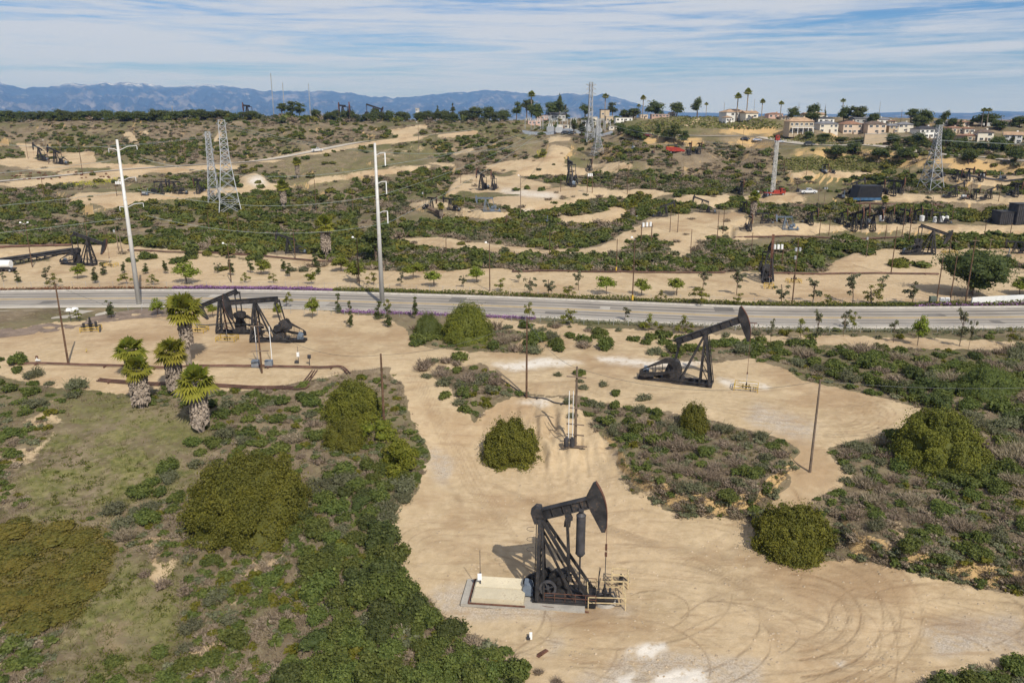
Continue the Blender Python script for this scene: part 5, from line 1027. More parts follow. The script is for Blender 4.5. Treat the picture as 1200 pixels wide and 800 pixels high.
    for z in (z1-.3, z1-4.35): tk.tube((tx.x,0,z-.04),(tx.x,0,z+.04),R+.03,None,20)
    t = tk.build('air_cylinder', MT['dgrey'], root); MB().tube((tx.x,0,.9),(tx.x,0,z1-4.6),.09,None,8).box((tx.x,0,.75),(.7,.8,.4)).build('piston_rod', mat, t)
    g = MB()
    for zz in (.06, 1.1, 2.3): g.bar((5.75,-1.3,zz+.5),(6.0,1.3,zz+.5),.07)
    for y in np.linspace(-1.3,1.3,9): g.bar((5.75+.048*(y+1.3),y,.5),(5.75+.048*(y+1.3),y,2.85),.045)
    g.build('screen_panel', mat, root)
    r = MB()
    for s in (-1.5, 1.5):
        for z in (.95, 1.4): r.bar((.6,s,z),(5.6,s,z),.05)
        for x in np.linspace(.6,5.6,6): r.bar((x,s,.5),(x,s,1.4),.05)
    r.build('guard_rail', MT['rust'], root)
    MB().tube((-1.1,-.6,1.0),(-1.1,.6,1.0),.5,None,14).box((-1.1,0,.5),(1.0,1.3,.3)).box((-1.25,0,1.6),(.4,.6,.3)).build('motor', MT['bluegrey'], root)
    MB().prism([(-1.7,.55),(-1.7,1.2),(-1.1,1.75),(.9,2.75),(1.8,1.8),(1.0,.8)], .72, 1.05).build('belt_guard', mat, root)
    br = MB()
    for y in (-.14, .14): br.tube((xr,y,9.0),(xr,y,5.2),.025,None,5)
    br.box((xr,0,5.9),(.2,.4,.5)).box((xr,0,5.1),(.24,.5,.2)); br.build('bridle', MT['rust'], root)
    MB().tube((xr,0,-.2),(xr,0,5.1),.04,None,6).build('polished_rod', MT['dgrey'], root)
    root['xr'] = xr; return root
def place(o, p, rz=0, s=1.0): o.location = (p[0], p[1], p[2]); o.rotation_euler = (0,0,rz); o.scale = (s,s,s); return o
LAND = []      # (px, py, phrase): landmarks that the labels of repeated things refer to
gJ = 'pumpjacks across the oil field'
# front pumpjack
jA = air_jack(18); pA = P1(632, 699); wA = P1(708, 704); yawA = math.atan2(wA[1]-pA[1], wA[0]-pA[0]); sA = math.hypot(wA[0]-pA[0], wA[1]-pA[1])/jA['xr']
place(jA, (pA[0], pA[1], .04), yawA, sA); tag(jA, 'black pumpjack with hanging air cylinder and ladder, nearest of all', 'pumpjack', gJ)
locA = lambda x, y, z=0: (pA[0]+sA*(x*math.cos(yawA)-y*math.sin(yawA)), pA[1]+sA*(x*math.sin(yawA)+y*math.cos(yawA)), z)
tag(place(MB().box((0,0,0),(11.8,4.2,.3)).build('concrete_pad', MT['concrete']), (locA(-1.5,-.1)[0], locA(-1.5,-.1)[1], .02), yawA), 'concrete pad under the nearest pumpjack', 'pad')
cv = empty('equipment_cover', (*locA(-3.9,-.2)[:2], .17), yawA); tag(cv, 'long cream sheet metal cover left of the nearest pumpjack', 'cover')
for y, nm in ((-.95,'lid'),(.95,'lid')):
    MB().prism([(-2.55,0),(2.45,0),(2.45,.5),(2.3,.62),(-2.4,.62),(-2.55,.5)], y-.9, y+.9).build(nm, MT['cream'], cv)
fr = MB()
for y in (-2.0,-.025,2.0): fr.bar((-2.8,y,.1),(2.6,y,.1),.12)
fr.bar((-2.8,-2,.1),(-2.8,2,.1),.12); fr.build('rail_frame', MT['rust'], cv)
def well_cage(name, p, rz, sx, sy, h, mat, label, queue_px=None, mid=True):
    root = empty(name, p, rz); f = MB(); q = MB()
    for x in (-sx,sx):
        for y in (-sy,sy): q.bar((x,y,-.1),(x,y,h),.09)
    for x in (-sx, sx): q.bar((x,0,-.1),(x,0,h),.07)
    q.build('post', mat, root)
    for z in ((h*.5, h-.04) if mid else (h-.04,)):
        for y in (-sy,sy): f.bar((-sx,y,z),(sx,y,z),.08)
        for x in (-sx,sx): f.bar((x,-sy,z),(x,sy,z),.08)
    f.build('rail', mat, root)
    if queue_px: queue(root, 'yellow guard rail round a wellhead', 'guard rail', 'yellow well guard rails', queue_px)
    else: tag(root, label, 'guard rail', 'well guard rails')
    return root
cw = locA(jA['xr'], 0)
well_cage('well_guard', (cw[0]+.15, cw[1], 0), yawA+.06, 1.75, 1.35, 1.25, MT['cream_y'], 'faded yellow guard rail round the round well cellar')
c2 = P1(727,690); well_cage('well_guard', (c2[0], c2[1]+.6, 0), yawA, .8, .6, 1.4, MT['cream_y'], 'small faded yellow guard frame just behind the round well cellar')
ce = empty('well_cellar', (cw[0], cw[1]-.1, float(H(cw[0], cw[1]))+.04)); tag(ce, 'round dark well cellar inside the faded yellow guard rail', 'well cellar')
rg_ = MB(); n = 28
for k in range(n):
    a0, a1 = 2*math.pi*k/n, 2*math.pi*(k+1)/n; rg_.slab([(1.0*math.cos(a0),1.0*math.sin(a0)),(1.14*math.cos(a0),1.14*math.sin(a0)),(1.14*math.cos(a1),1.14*math.sin(a1)),(1.0*math.cos(a1),1.0*math.sin(a1))], -.1, .27)
rg_.build('rim', MT['concrete'], ce); MB().slab([(1.0*math.cos(2*math.pi*k/n),1.0*math.sin(2*math.pi*k/n)) for k in range(n)], -.1, .2).build('floor', surf('dark_pit_disc', (.035,.028,.022), .6), ce)  # near-black disc close under the rim stands for the depth of the pit
def wellhead(p, rz, s, label=None, px=None):
    root = empty('wellhead', p, rz, s); MB().tube((0,0,0),(0,0,1.1),.14,None,8).tube((0,0,.7),(0,0,.8),.26,None,8).tube((0,0,1.1),(0,0,1.45),.09,None,8).build('casing', MT['black'], root)
    MB().tube((-.9,0,.55),(.9,0,.55),.075,None,6).tube((.85,0,.55),(.85,-.9,-.05),.075,None,6).tube((-.6,0,.35),(-.6,0,.9),.12,None,8).tube((.5,0,.35),(.5,0,.95),.12,None,8).build('valve_tee', MT['black'], root)
    if label: tag(root, label, 'wellhead', 'wellheads')
    else: queue(root, 'black wellhead with valves', 'wellhead', 'wellheads', px)
    return root
wellhead((cw[0], cw[1], float(H(cw[0], cw[1]))+.2), .3, 1.15, 'black wellhead with valves standing in the round cellar')
wellhead((c2[0]+.1, c2[1]+.6, 0), 1.2, .8, 'small black valve set in the small faded yellow frame')
# marker post with white plate left of the cover
sp = P1(563, 693); mp_ = empty('marker_post', sp); MB().tube((0,0,0),(0,0,2.2),.07,None,6).tube((0,0,2.2),(0,0,4.6),.03,None,5).build('post', MT['dgrey'], mp_); MB().box((-.05,-.12,1.75),(.4,.08,.7)).build('plate', MT['white'], mp_); tag(mp_, 'thin marker post with white plate left of the cream cover', 'post')
sp = P1(622, 748); mk = empty('ground_marker', sp); MB().box((0,0,.3),(.25,.25,.6)).build('block', MT['white'], mk); MB().box((-.2,-.05,.12),(.3,.3,.24)).build('base', MT['dgrey'], mk); tag(mk, 'small white marker block beside the shallow hole in front', 'marker')
sp = P1(636, 765); tag(place(MB().prism([(-.7,0),(.6,0),(.5,.14),(-.5,.22)], -.18, .12).build('wood_scrap', MT['rust']), sp, .8), 'broken brown wood scrap by the gravel in front', 'scrap')
pr_ = MB(); pr_.path([tuple(P1(x, y)+(0,0,.1)) for x, y in ((552,702),(566,698),(640,712),(690,718))], .08); tag(pr_.build('rusty_pipe', MT['rust']), 'thin rusty pipe along the front of the concrete pad', 'pipe')
# the other pumpjacks share their part meshes
PJ = {k: conv_jack(a, mat=m, guard=g) for k, a, m, g in (('high',25,None,True),('dip',-5,None,True),('low',-23,None,True),('up',18,None,True),('level',1,None,True),('down',-18,None,True),('blue',0,MT['bluegrey'],False))}
for o in PJ.values(): remember(o)
used = set()
def jack(px, py, top, yaw, k='up', label=None, s=None):
    p = P1(px, py); src = PJ[k]; o = src if k not in used else copy_tree(src); used.add(k)
    s = s or height_to(p, top)/8.0; place(o, (p[0], p[1], p[2]-.05), R_(yaw), s)
    if label: tag(o, label, 'pumpjack', gJ)
    else: queue(o, {'high':'','dip':'','low':'','up':'black pumpjack with its head raised','level':'black pumpjack with a level beam','down':'black pumpjack with its head lowered','blue':'blue grey pumpjack with a level beam'}[k], 'pumpjack', gJ, (px, (py+top)/2))
    return o, p, s
jB, pB, sB = jack(823, 451, 388, -19, 'high', 'black pumpjack with raised head alone on the middle dirt pad')
jC1, pC1, sC1 = jack(303, 400, 352, 177, 'dip', 'black pumpjack on the right of the pair beside the palms')
jC2, pC2, sC2 = jack(262, 390, 349, 174, 'low', 'black pumpjack on the left of the pair, partly hidden behind the other')
jD, pD, sD = jack(107, 311, 279, -8, 'down', 'black pumpjack with lowered head at the end of the long black pipe rack')
jE, pE, sE = jack(1090, 298, 269, -3, 'down', 'black pumpjack with lowered head behind the large round tree')
jF, pF, sF = jack(899, 331, 289, -104, 'up', 'tall black pumpjack seen end on beyond the road')
for args in [(564,223,204,-112,'up'),(578,223,206,-100,'up'),(506,247,232,-50,'level'),(527,246,233,150,'level'),(569,248,232,180,'blue'),(668,216,190,95,'level'),(692,200,187,-85,'level'),(780,254,240,4,'up'),(822,249,234,165,'up'),(878,271,254,-95,'level'),(919,269,254,178,'blue'),(950,264,249,-70,'up'),(1000,271,250,-78,'up'),(1011,268,246,-95,'up'),(1022,271,252,-70,'up'),(1043,262,247,-100,'up'),(1058,263,246,-85,'level'),(1071,262,247,-75,'up'),
             (1003,227,213,6,'up'),(1046,230,212,-60,'level'),(1056,227,213,-100,'up'),(1119,231,217,5,'up'),(1190,231,215,-95,'level'),(1188,297,283,165,'level'),(190,228,213,2,'level'),(205,227,213,178,'level'),(233,227,211,-92,'level'),(47,188,173,150,'up'),(66,192,176,158,'up'),(290,134,124,-95,'level'),(438,135,125,0,'down'),(402,135,124,-100,'level'),(410,135,124,-80,'level'),(986,263,249,-80,'up'),(1033,256,243,-95,'level'),(1084,259,246,-70,'level'),(871,249,237,-85,'level'),(893,262,250,175,'level'),(1142,234,222,-90,'level'),(1160,233,221,10,'up'),(1121,213,200,-92,'level'),(1134,212,198,-88,'level'),(1150,213,202,-95,'level'),(966,203,193,-80,'level'),(1090,208,199,-95,'level'),(1030,229,215,-85,'up'),(1100,262,249,170,'level'),(1166,262,250,-80,'level'),(808,182,168,-92,'level'),(819,181,168,-85,'level'),(338,297,278,178,'up'),(787,180,170,10,'level'),(868,228,213,-92,'level')]:
    jack(*args)
for j, s in ((jB,sB),(jC1,sC1),(jC2,sC2),(jD,sD),(jE,sE),(jF,sF)):
    xr = PJ['up']['xr']*s; a = j.rotation_euler.z; x, y = j.location.x+xr*math.cos(a), j.location.y+xr*math.sin(a); z = float(H(x, y)); px, py, _ = proj(x, y, z)
    well_cage('well_guard', (x, y, z), a, 1.7, 1.1, .95, MT['yellow'], None, (px, py)); wellhead((x, y, z), a, .8, None, (px, py))
p = P1(107, 388); well_cage('well_guard', p, .2, 1.6, 1.2, 1.0, MT['yellow'], None, (107,388)); o = wellhead(p, .4, 1.9, 'tall black wellhead inside yellow rails left of the palms')
p = P1(930, 331); well_cage('well_guard', p, .1, 1.6, 1.0, .9, MT['yellow'], None, (930,331)); wellhead(p, .4, 1.3, None, (930,331))
# ------------------------------------------------------------------ poles
CUT = {}
def pole(px, py, top, mat, r=.16, name='wooden_pole', label=None, desc='brown wooden pole', group='wooden poles', arms=(), lamp=0, cans=0, yaw=0.15, marker=False, drums=False):
    p = P1(px, py); h = height_to(p, top); root = empty(name, (p[0], p[1], p[2]-.15), yaw); r = max(r, .10+h*.004)
    MB().tube((0,0,0),(0,0,h),r,r*.62,8).build('post', mat, root)
    for z, L in arms: MB().bar((-L/2,-r-.05,h*z),(L/2,-r-.05,h*z),.13,.15).build('crossarm', MT['poleg'], root)
    if lamp:
        MB().tube((0,-r,h*.96),(-.9,-.5,h),.03,None,5).tube((-.9,-.5,h-.05),(-.9,-.5,h+.25),.3,.2,10).build('lamp', MT['white'], root)
        if lamp > 1: MB().tube((0,-r,h*.96),(.9,-.5,h),.03,None,5).tube((.9,-.5,h-.05),(.9,-.5,h+.25),.3,.2,10).build('lamp', MT['white'], root)
    for k in range(cans): MB().tube((.45*(1 if k % 2 else -1),-.2,h*(.86-.12*(k//2))-.4),(.45*(1 if k % 2 else -1),-.2,h*(.86-.12*(k//2))+.35),.26,None,10).build('transformer', MT['galv'], root)
    if marker: MB().box((0,0,1.0),(r*2.3,r*2.3,1.2)).build('marker_sleeve', MT['yellow'], root)
    if label: tag(root, label, 'pole', group)
    else: queue(root, desc, 'pole', group, (px, (py+top)/2))
    return Vector((p[0], p[1], p[2]+h-.35))
W_, G_ = MT['polew'], MT['poleg']
p1 = pole(80,426,331,W_,.19,label='brown wooden pole standing alone at the left dirt pad'); p2 = pole(450,494,413,W_,.2,label='dark thin pole beside the round shrub at the track junction')
p3 = pole(617,466,371,W_,.17,label='dark wooden pole between the junction and the middle pad'); p4 = pole(674,523,428,G_,.21,label='grey wooden pole with crossarms and transformers on the bare bank',arms=[(.88,2.6),(.5,1.9),(.30,2.4),(.17,2.4)],cans=0,yaw=-.25)
p5 = pole(949,553,443,G_,.17,label='tall leaning grey pole on the spur above the lower pad'); p6 = pole(307,437,376,W_,.16,label='brown pole with crossarms in front of the pumpjack pair',arms=[(.93,2.2),(.45,2.8)])
q4 = P1(674,523)
tr_ = empty('transformer_bank', (q4[0]-.35, q4[1]-.45, q4[2])); 
for dx in (-.9, -.1): MB().tube((dx,0,.25),(dx,0,1.35),.33,None,12).tube((dx,0,1.35),(dx,0,1.55),.1,None,6).build('transformer', MT['dgrey'], tr_)
MB().bar((-1.5,-.05,.18),(1.9,-.05,.18),.16).bar((-.6,.3,.1),(1.6,.3,.1),.16).build('timber_rack', G_, tr_); tag(tr_, 'two blue grey transformers on timbers at the foot of the crossarm pole', 'transformer')
for dx, lab in ((-.95,'left of the two white conduits beside the crossarm pole'),(-.42,'right of the two white conduits beside the crossarm pole')):
    tag(MB().tube((q4[0]+dx,q4[1]-.3,q4[2]+1.4),(q4[0]+dx,q4[1]-.3,q4[2]+8.0),.05,None,6).build('white_conduit', MT['white']), lab, 'conduit', 'white conduits')
q6 = P1(303,434)
for k, (dx, lab) in enumerate(((-.9,'left grey transformer box under the pole by the pumpjack pair'),(1.3,'right grey transformer box under the pole by the pumpjack pair'))):
    e = empty('transformer_box', (q6[0]+dx, q6[1]+1.5, q6[2])); MB().box((0,0,.75),(1.2,.8,1.1)).build('body', MT['bluegrey'], e); f = MB(); [f.box((-.5+.2*i,-.45,.75),(.06,.1,.9)) for i in range(6)]; f.build('cooling_fin', MT['galv'], e); MB().box((0,0,.1),(1.3,.9,.2)).build('plinth', MT['dgrey'], e); tag(e, lab, 'transformer', 'transformer boxes')
for px, dx in ((300,'left'),(317,'right')):
    p = P1(px, 428); tag(MB().tube((p[0],p[1]+1,p[2]),(p[0],p[1]+1,p[2]+6.4),.06,None,6).build('white_conduit', MT['white']), dx+' tall white conduit in front of the right pumpjack of the pair', 'conduit', 'white conduits')
e = empty('instrument_stand', P1(350,426)); MB().tube((0,0,0),(0,0,1.3),.05).tube((0,0,1.9),(0,0,3),.03).box((-.3,0,.3),(.7,.3,.3)).build('stand', MT['dgrey'], e); MB().box((0,0,1.6),(.4,.3,.7)).build('case', MT['white'], e); tag(e, 'white instrument on a thin stand beside the brown pipeline', 'instrument')
e = empty('control_box', P1(363,428)); MB().tube((0,0,0),(0,0,1.2),.06).build('stand', MT['dgrey'], e); MB().box((0,0,1.5),(.5,.35,.6)).build('case', MT['dgrey'], e); tag(e, 'small dark control box on a post by the pipeline elbow', 'control box')
# beyond the road, brown service poles
for a in [(741,353,277,W_,dict(lamp=1,marker=True)),(722,319,279,W_,dict(marker=True)),(574,341,283,W_,dict(lamp=1)),(421,334,277,W_,dict(lamp=1)),(928,358,280,W_,dict(cans=3)),(1097,356,299,W_,{}),(1113,355,298,W_,{}),(1131,356,277,W_,dict(arms=[(.95,1.6)])),(1044,321,265,W_,{}),(1015,301,275,G_,dict(cans=1)),(38,313,260,W_,dict(lamp=2)),(271,331,284,W_,dict(lamp=1)),(139,294,266,G_,dict(cans=1)),(143,297,268,G_,{}),(104,290,255,W_,{}),(346,303,266,W_,{}),(523,300,272,W_,{}),(644,298,269,W_,{}),
          (809,299,268,W_,{}),(840,285,246,W_,{}),(847,274,240,W_,{}),(785,272,245,W_,{}),(794,272,246,W_,{}),(838,298,277,G_,{}),(960,276,256,W_,{}),(971,276,256,W_,{}),(1037,281,263,W_,{}),(1064,288,236,W_,{}),(1056,284,240,W_,{}),(1183,279,261,W_,{}),(1153,279,260,W_,{}),(1158,303,279,G_,dict(arms=[(.95,1.5)])),(1112,297,278,G_,{}),(880,300,272,W_,{}),
          (735,228,194,W_,{}),(657,225,205,W_,{}),(610,256,205,G_,dict(lamp=1)),(725,200,186,G_,{}),(762,222,205,W_,{}),(800,212,195,W_,{}),(890,203,186,W_,{}),(1065,205,190,W_,{}),(1130,235,212,W_,{}),(1136,234,211,W_,{}),(965,245,216,G_,dict(cans=2)),(958,244,218,G_,{}),(1005,260,232,W_,{}),(945,205,190,W_,{}),(918,204,184,W_,{}),(1090,258,230,G_,{}),(1115,262,240,W_,{}),(1170,236,214,W_,{}),
          (218,190,163,W_,{}),(246,277,248,W_,{}),(269,275,248,W_,{}),(280,278,250,W_,{}),(52,232,202,W_,{}),(57,192,164,W_,dict(lamp=1)),(33,186,165,W_,{}),(95,190,170,W_,{}),(97,205,168,W_,{}),(71,180,152,W_,{}),(166,230,212,W_,{}),(47,230,215,W_,{}),(480,186,176,G_,{}),(491,180,143,G_,dict(lamp=1)),(511,167,152,G_,{}),(497,243,223,G_,dict(cans=1)),(544,240,225,G_,{}),(414,255,222,W_,{}),(371,250,210,W_,{}),(540,215,200,W_,{}),(506,215,195,W_,{}),
          (1030,135,119,G_,{}),(966,140,122,G_,{}),(935,137,120,G_,{}),(883,136,116,G_,{}),(848,136,120,G_,{}),(1172,150,135,G_,{}),(1055,146,128,G_,{}),(870,172,152,G_,{}),(806,163,146,G_,{}),(750,160,143,G_,{})]:
    m = a[3]; pole(a[0], a[1], a[2], m, .13, desc='brown wooden pole' if m is W_ else 'grey utility pole', group='utility poles beyond the road', **a[4])
# H frames carrying three transformers
for px0, px1, py, top in [(137,144,230,214),(751,763,287,263),(688,694,226,204),(904,916,312,289)]:
    p, q = P1(px0, py), P1(px1, py); h = height_to(p, top); d = math.hypot(q[0]-p[0], q[1]-p[1]); d = max(d, 2.4); root = empty('transformer_platform', tuple(p), math.atan2(q[1]-p[1], q[0]-p[0]))
    for x in (0, d): MB().tube((x,0,-.2),(x,0,h),.16,.13,8).build('post', W_, root)
    MB().box((d/2,0,h*.86),(d+.6,.7,.2)).build('platform', G_, root)
    for k in range(3): MB().tube((d*(.15+.35*k),0,h*.86+.12),(d*(.15+.35*k),0,h*.86+1.35),.36,None,10).build('transformer', MT['white'], root)
    queue(root, 'timber frame holding three pale transformers', 'transformer frame', 'transformer frames', (px0, (py+top)/2))
# tall pale steel transmission poles
def steel_pole(px, py, top, arms, label, yaw, ar=.11, il=2.6, ir=.13):
    p = P1(px, py); h = height_to(p, top); root = empty('transmission_pole', (p[0], p[1], p[2]-.1), yaw); MB().tube((0,0,0),(0,0,h),.55,.24,16).build('shaft', MT['steelpole'], root, True)
    MB().tube((0,0,0),(0,0,.25),.85,None,16).build('base_plate', MT['concrete'], root); tips = []
    for z, dirs in arms:
        for sd, L in dirs:
            hz = h*z; t = (sd*L, 0, hz+L*.28); MB().path([(0,0,hz),(sd*L*.5,0,hz+L*.24),t], ar, 8).build('davit_arm', MT['steelpole'], root)
            MB().tube((t[0],0,t[2]),(t[0],0,t[2]-il),ir,None,8).build('insulator', MT['white'], root); c, s = math.cos(yaw), math.sin(yaw); tips.append(Vector((p[0]+t[0]*c, p[1]+t[0]*s, p[2]+t[2]-2.6)))
    tag(root, label, 'transmission pole', 'tall pale steel poles'); return tips
t1 = steel_pole(163,357,163,[(.935,[(-1,1.8),(1,3.6)]),(.76,[(-1,.8),(1,2.6)]),(.60,[(-1,1.2),(1,3.4)])],'tall pale steel pole on the left with double arms',.3,.08,.8,.06)
t2 = steel_pole(448,356,167,[(.925,[(1,2.0)]),(.755,[(1,2.0)]),(.575,[(1,2.0)])],'tall pale steel pole near the middle with three curved arms',0)
# ------------------------------------------------------------------ lattice pylons
def pylon(px, py, top, bw, tw, label, waist=.62, arms=(.78,.88,.97), aw=3.2, yaw=.2):
    p = P1(px, py); h = height_to(p, top); root = empty('lattice_pylon', (p[0], p[1], p[2]-.2), yaw); b = max(.15, h*.0062)
    wd = lambda z: (bw+(tw-bw)*(z/(h*waist))**.9 if z < h*waist else tw*(1-.25*(z-h*waist)/(h*(1-waist))))/2
    C = lambda sx, sy, z: (sx*wd(z), sy*wd(z), z)
    zs = [h*waist*(1-(1-i/6)**1.35) for i in range(7)]+[h*(waist+(1-waist)*i/6) for i in range(1, 7)]
    for sx in (-1,1):
        for sy in (-1,1):
            l = MB()
            for i in range(len(zs)-1): l.bar(C(sx,sy,zs[i]), C(sx,sy,zs[i+1]), b*1.25)
            l.build('leg', MT['lattice'], root)
    br = MB()
    for i in range(len(zs)-1):
        for (a, c) in (((-1,-1),(1,-1)),((1,-1),(1,1)),((1,1),(-1,1)),((-1,1),(-1,-1))):
            br.bar(C(*a,zs[i]), C(*c,zs[i+1]), b*.75); br.bar(C(*c,zs[i]), C(*a,zs[i+1]), b*.75); br.bar(C(*a,zs[i+1]), C(*c,zs[i+1]), b*.75)
    br.build('bracing', MT['lattice'], root); tips = []
    for f in arms:
        for s in (-1, 1):
            z = h*f; a = MB(); t = (s*(tw/2+aw), 0, z)
            for sy in (-1, 1): a.bar((s*wd(z),sy*wd(z),z), t, b*.7); a.bar((s*wd(z),sy*wd(z),z+h*.035 if f < .95 else z-h*.03), t, b*.7)
            a.build('crossarm', MT['lattice'], root); tips.append(Vector((p[0]+t[0]*math.cos(yaw), p[1]+t[0]*math.sin(yaw), p[2]+z-1)))
    tag(root, label, 'pylon', 'lattice pylons'); return tips
y1 = pylon(270,249,140,8.8,3.2,'broad lattice pylon, front one of the left pair',.62,(.97,),.5,.35)
y2 = pylon(252,240,154,5.0,2.4,'narrower lattice pylon behind the broad one on the left',.6,(.97,.75),.7,.2)
y3 = pylon(700,182,140,6.6,2.4,'shorter lattice pylon in front of the substation',.5,(.96,.72),.6,.25)
y4 = pylon(691,166,96,5.5,2.2,'tallest lattice pylon rising above the substation skyline',.45,(.80,.88,.965),2.2,.2)
y5 = pylon(1090,222,146,7.8,2.2,'lattice pylon on the right below the houses',.72,(.80,.95),.8,.3)
def mast(px, py, top, label):
    p = P1(px, py); h = height_to(p, top); root = empty('radio_mast', tuple(p)); 
    for k in range(3): a = k*2.094; MB().bar((.5*math.cos(a),.5*math.sin(a),0),(.3*math.cos(a),.3*math.sin(a),h),.16).build('leg', MT['lattice'], root)
    b = MB(); n = int(h/1.6)
    for i in range(n):
        for k in range(3): a, c = k*2.094, (k+1)*2.094; b.bar((.45*math.cos(a),.45*math.sin(a),h*i/n),(.45*math.cos(c),.45*math.sin(c),h*(i+1)/n),.08)
    b.build('bracing', MT['lattice'], root); tag(root, label, 'mast', 'radio masts on the left ridge')
mast(321,136,86,'tallest thin radio mast on the left ridge, leftmost'); mast(334,137,97,'thin radio mast between the two others on the ridge'); mast(364,137,98,'thin radio mast standing apart on the right'); mast(44*4+27,137,124,'short mast among the left ridge trees')
# ------------------------------------------------------------------ wires
def wire(a, b, sag, r, mat, label=None, group=None, px=None, desc='thin power line'):
    a, b = Vector(a), Vector(b); pts = [a.lerp(b, t)-Vector((0,0,sag*4*t*(1-t))) for t in np.linspace(0, 1, 18)]
    o = MB().path(pts, r, 5).build('power_line', mat)
    m = pts[9]; q = proj(m.x, m.y, m.z); queue(o, desc, 'power line', group or 'power lines', (float(q[0]), float(q[1])))
WL = MT['wirelight']
t1r = [t1[1], t1[3], t1[5]]; t1l = [t1[0], t1[2], t1[4]]
for i in range(3):
    wire(t1r[i], t2[i], 3.0, .035, WL, desc='long line between steel poles'); wire(t2[i], y4[i*2], 6, .045, WL, desc='long line to the substation')
    wire(t1l[i], t1l[i]+Vector((-150,-25,-2)), 4, .035, WL, desc='transmission line leaving to the left')
for i in range(2):
    wire(y5[i], y5[i]+Vector((260,60,4)), 5, .05, WL, desc='transmission line passing below the houses'); wire(y5[i+2], y3[i+1], 9, .05, WL, desc='transmission line between the pylons'); wire(y1[i], y2[i+1], 1, .04, WL, desc='short line between the left pylons')
    wire(y2[i], y2[i]+Vector((-190,60,5)), 8, .05, WL, desc='transmission line over the left hillside'); wire(y1[i], y3[i], 14, .05, WL, desc='line over the middle field')
for a, c, sg in [(p1, p1+Vector((-30,-3,0)), 1), (p1, p6, 2.5), (p2, p3, 1.2), (p3, p4, 1.3), (p4, p5, 2.0), (p5, p5+Vector((45,-2,2)), 1.5), (p6, p2, 2)]: wire(a, c, sg, .022, MT['wire'], desc='thin dark wire')
# ------------------------------------------------------------------ pipelines
def pipeline(pix, r, lift, mat, label, n=1, gap=.35, cat='pipe'):
    P = np.array([P1(*q) for q in pix]); S = spline(P[:,:2], 5); mb = MB()
    for k in range(n):
        C = offs(S, (k-(n-1)/2)*gap); mb.path([(x, y, float(H(x, y))+lift) for x, y in C], r, 6)
    for i in range(2, len(S)-1, 6): mb.box((S[i][0], S[i][1], float(H(*S[i]))+lift*.4), (.18, gap*n+.3, max(.1, lift)))
    tag(mb.build('pipeline', mat), label, cat, 'pipelines on the ground')
pipeline([(20,427),(80,428),(150,430),(190,432),(235,430),(300,430),(375,432),(398,431),(409,439)], .10, .28, MT['pipe'], 'brown pipeline running behind the palms to the round shrub', 2, .5)
pipeline([(115,446),(150,449),(180,451),(215,451),(250,452),(300,455),(352,456),(359,448),(369,435)], .09, .22, MT['pipe'], 'lower brown pipeline of three pipes below the palms', 3, .42)
pipeline([(600,319),(680,319),(760,320),(850,320)], .16, .3, MT['pipe'], 'dark pipeline at the foot of the brush behind the young trees', 2, .5)
pipeline([(900,321),(960,322),(1020,321),(1100,322)], .16, .3, MT['pipe'], 'dark pipeline across the right pad beyond the road', 2, .5)
pipeline([(-20,291),(40,289),(84,288)], .2, .4, MT['pipe'], 'rusty pipeline behind the black pipe rack at the left', 3, .6)
pipeline([(150,294),(220,297),(300,300),(392,308)], .16, .35, MT['pipe'], 'brown pipeline along the top of the left planted strip', 2, .5)
pipeline([(860,279),(960,279),(1060,279),(1200,281)], .18, .3, MT['pipe'], 'dark pipeline along the rim of the right middle pad', 2, .6)
pipeline([(860,240),(960,240),(1100,241),(1200,243)], .2, .3, MT['pipe'], 'dark pipeline along the upper right pad', 2, .6)
pipeline([(620,286),(660,287),(700,284)], .2, .3, MT['pipe'], 'dark pipeline under the brush in the middle', 2, .6)
pipeline([(1030,208),(1100,209),(1200,211)], .25, .4, MT['dgrey'], 'grey pipeline on the highest right pad', 2, .8)
pipeline([(478,464),(530,470),(560,470)], .01, .0, MT['pipe'], 'thin pipe lying on the bank', 1) if False else None
pipeline([(585,443),(612,462),(640,468),(662,474)], .09, .12, MT['dgrey'], 'dark hose lying across the dirt by the middle pole', 1)
# long black pipe rack at the left
pk = empty('pipe_rack'); a, c = P1(-30,316), P1(86,296); d = Vector((c[0]-a[0], c[1]-a[1], 0)); L = d.length; pk.location = tuple(a); pk.rotation_euler = (0,0,math.atan2(d.y, d.x))
for k, (y, z) in enumerate([(-.9,1.2),(-.3,1.2),(.3,1.2),(.9,1.2),(-.6,1.75),(0,1.75),(.6,1.75)]): MB().tube((0,y,z),(L,y,z+.3),.27,None,10).build('pipe', MT['black'], pk)
f = MB()
for x in np.linspace(1, L-1, 12): f.box((x,0,.75),(.25,2.6,.2)); f.box((x,-1.1,.35),(.2,.2,.8)); f.box((x,1.1,.35),(.2,.2,.8))
f.build('rack_frame', MT['dgrey'], pk); tag(pk, 'long black pipe rack running to the left pumpjack', 'pipe rack')
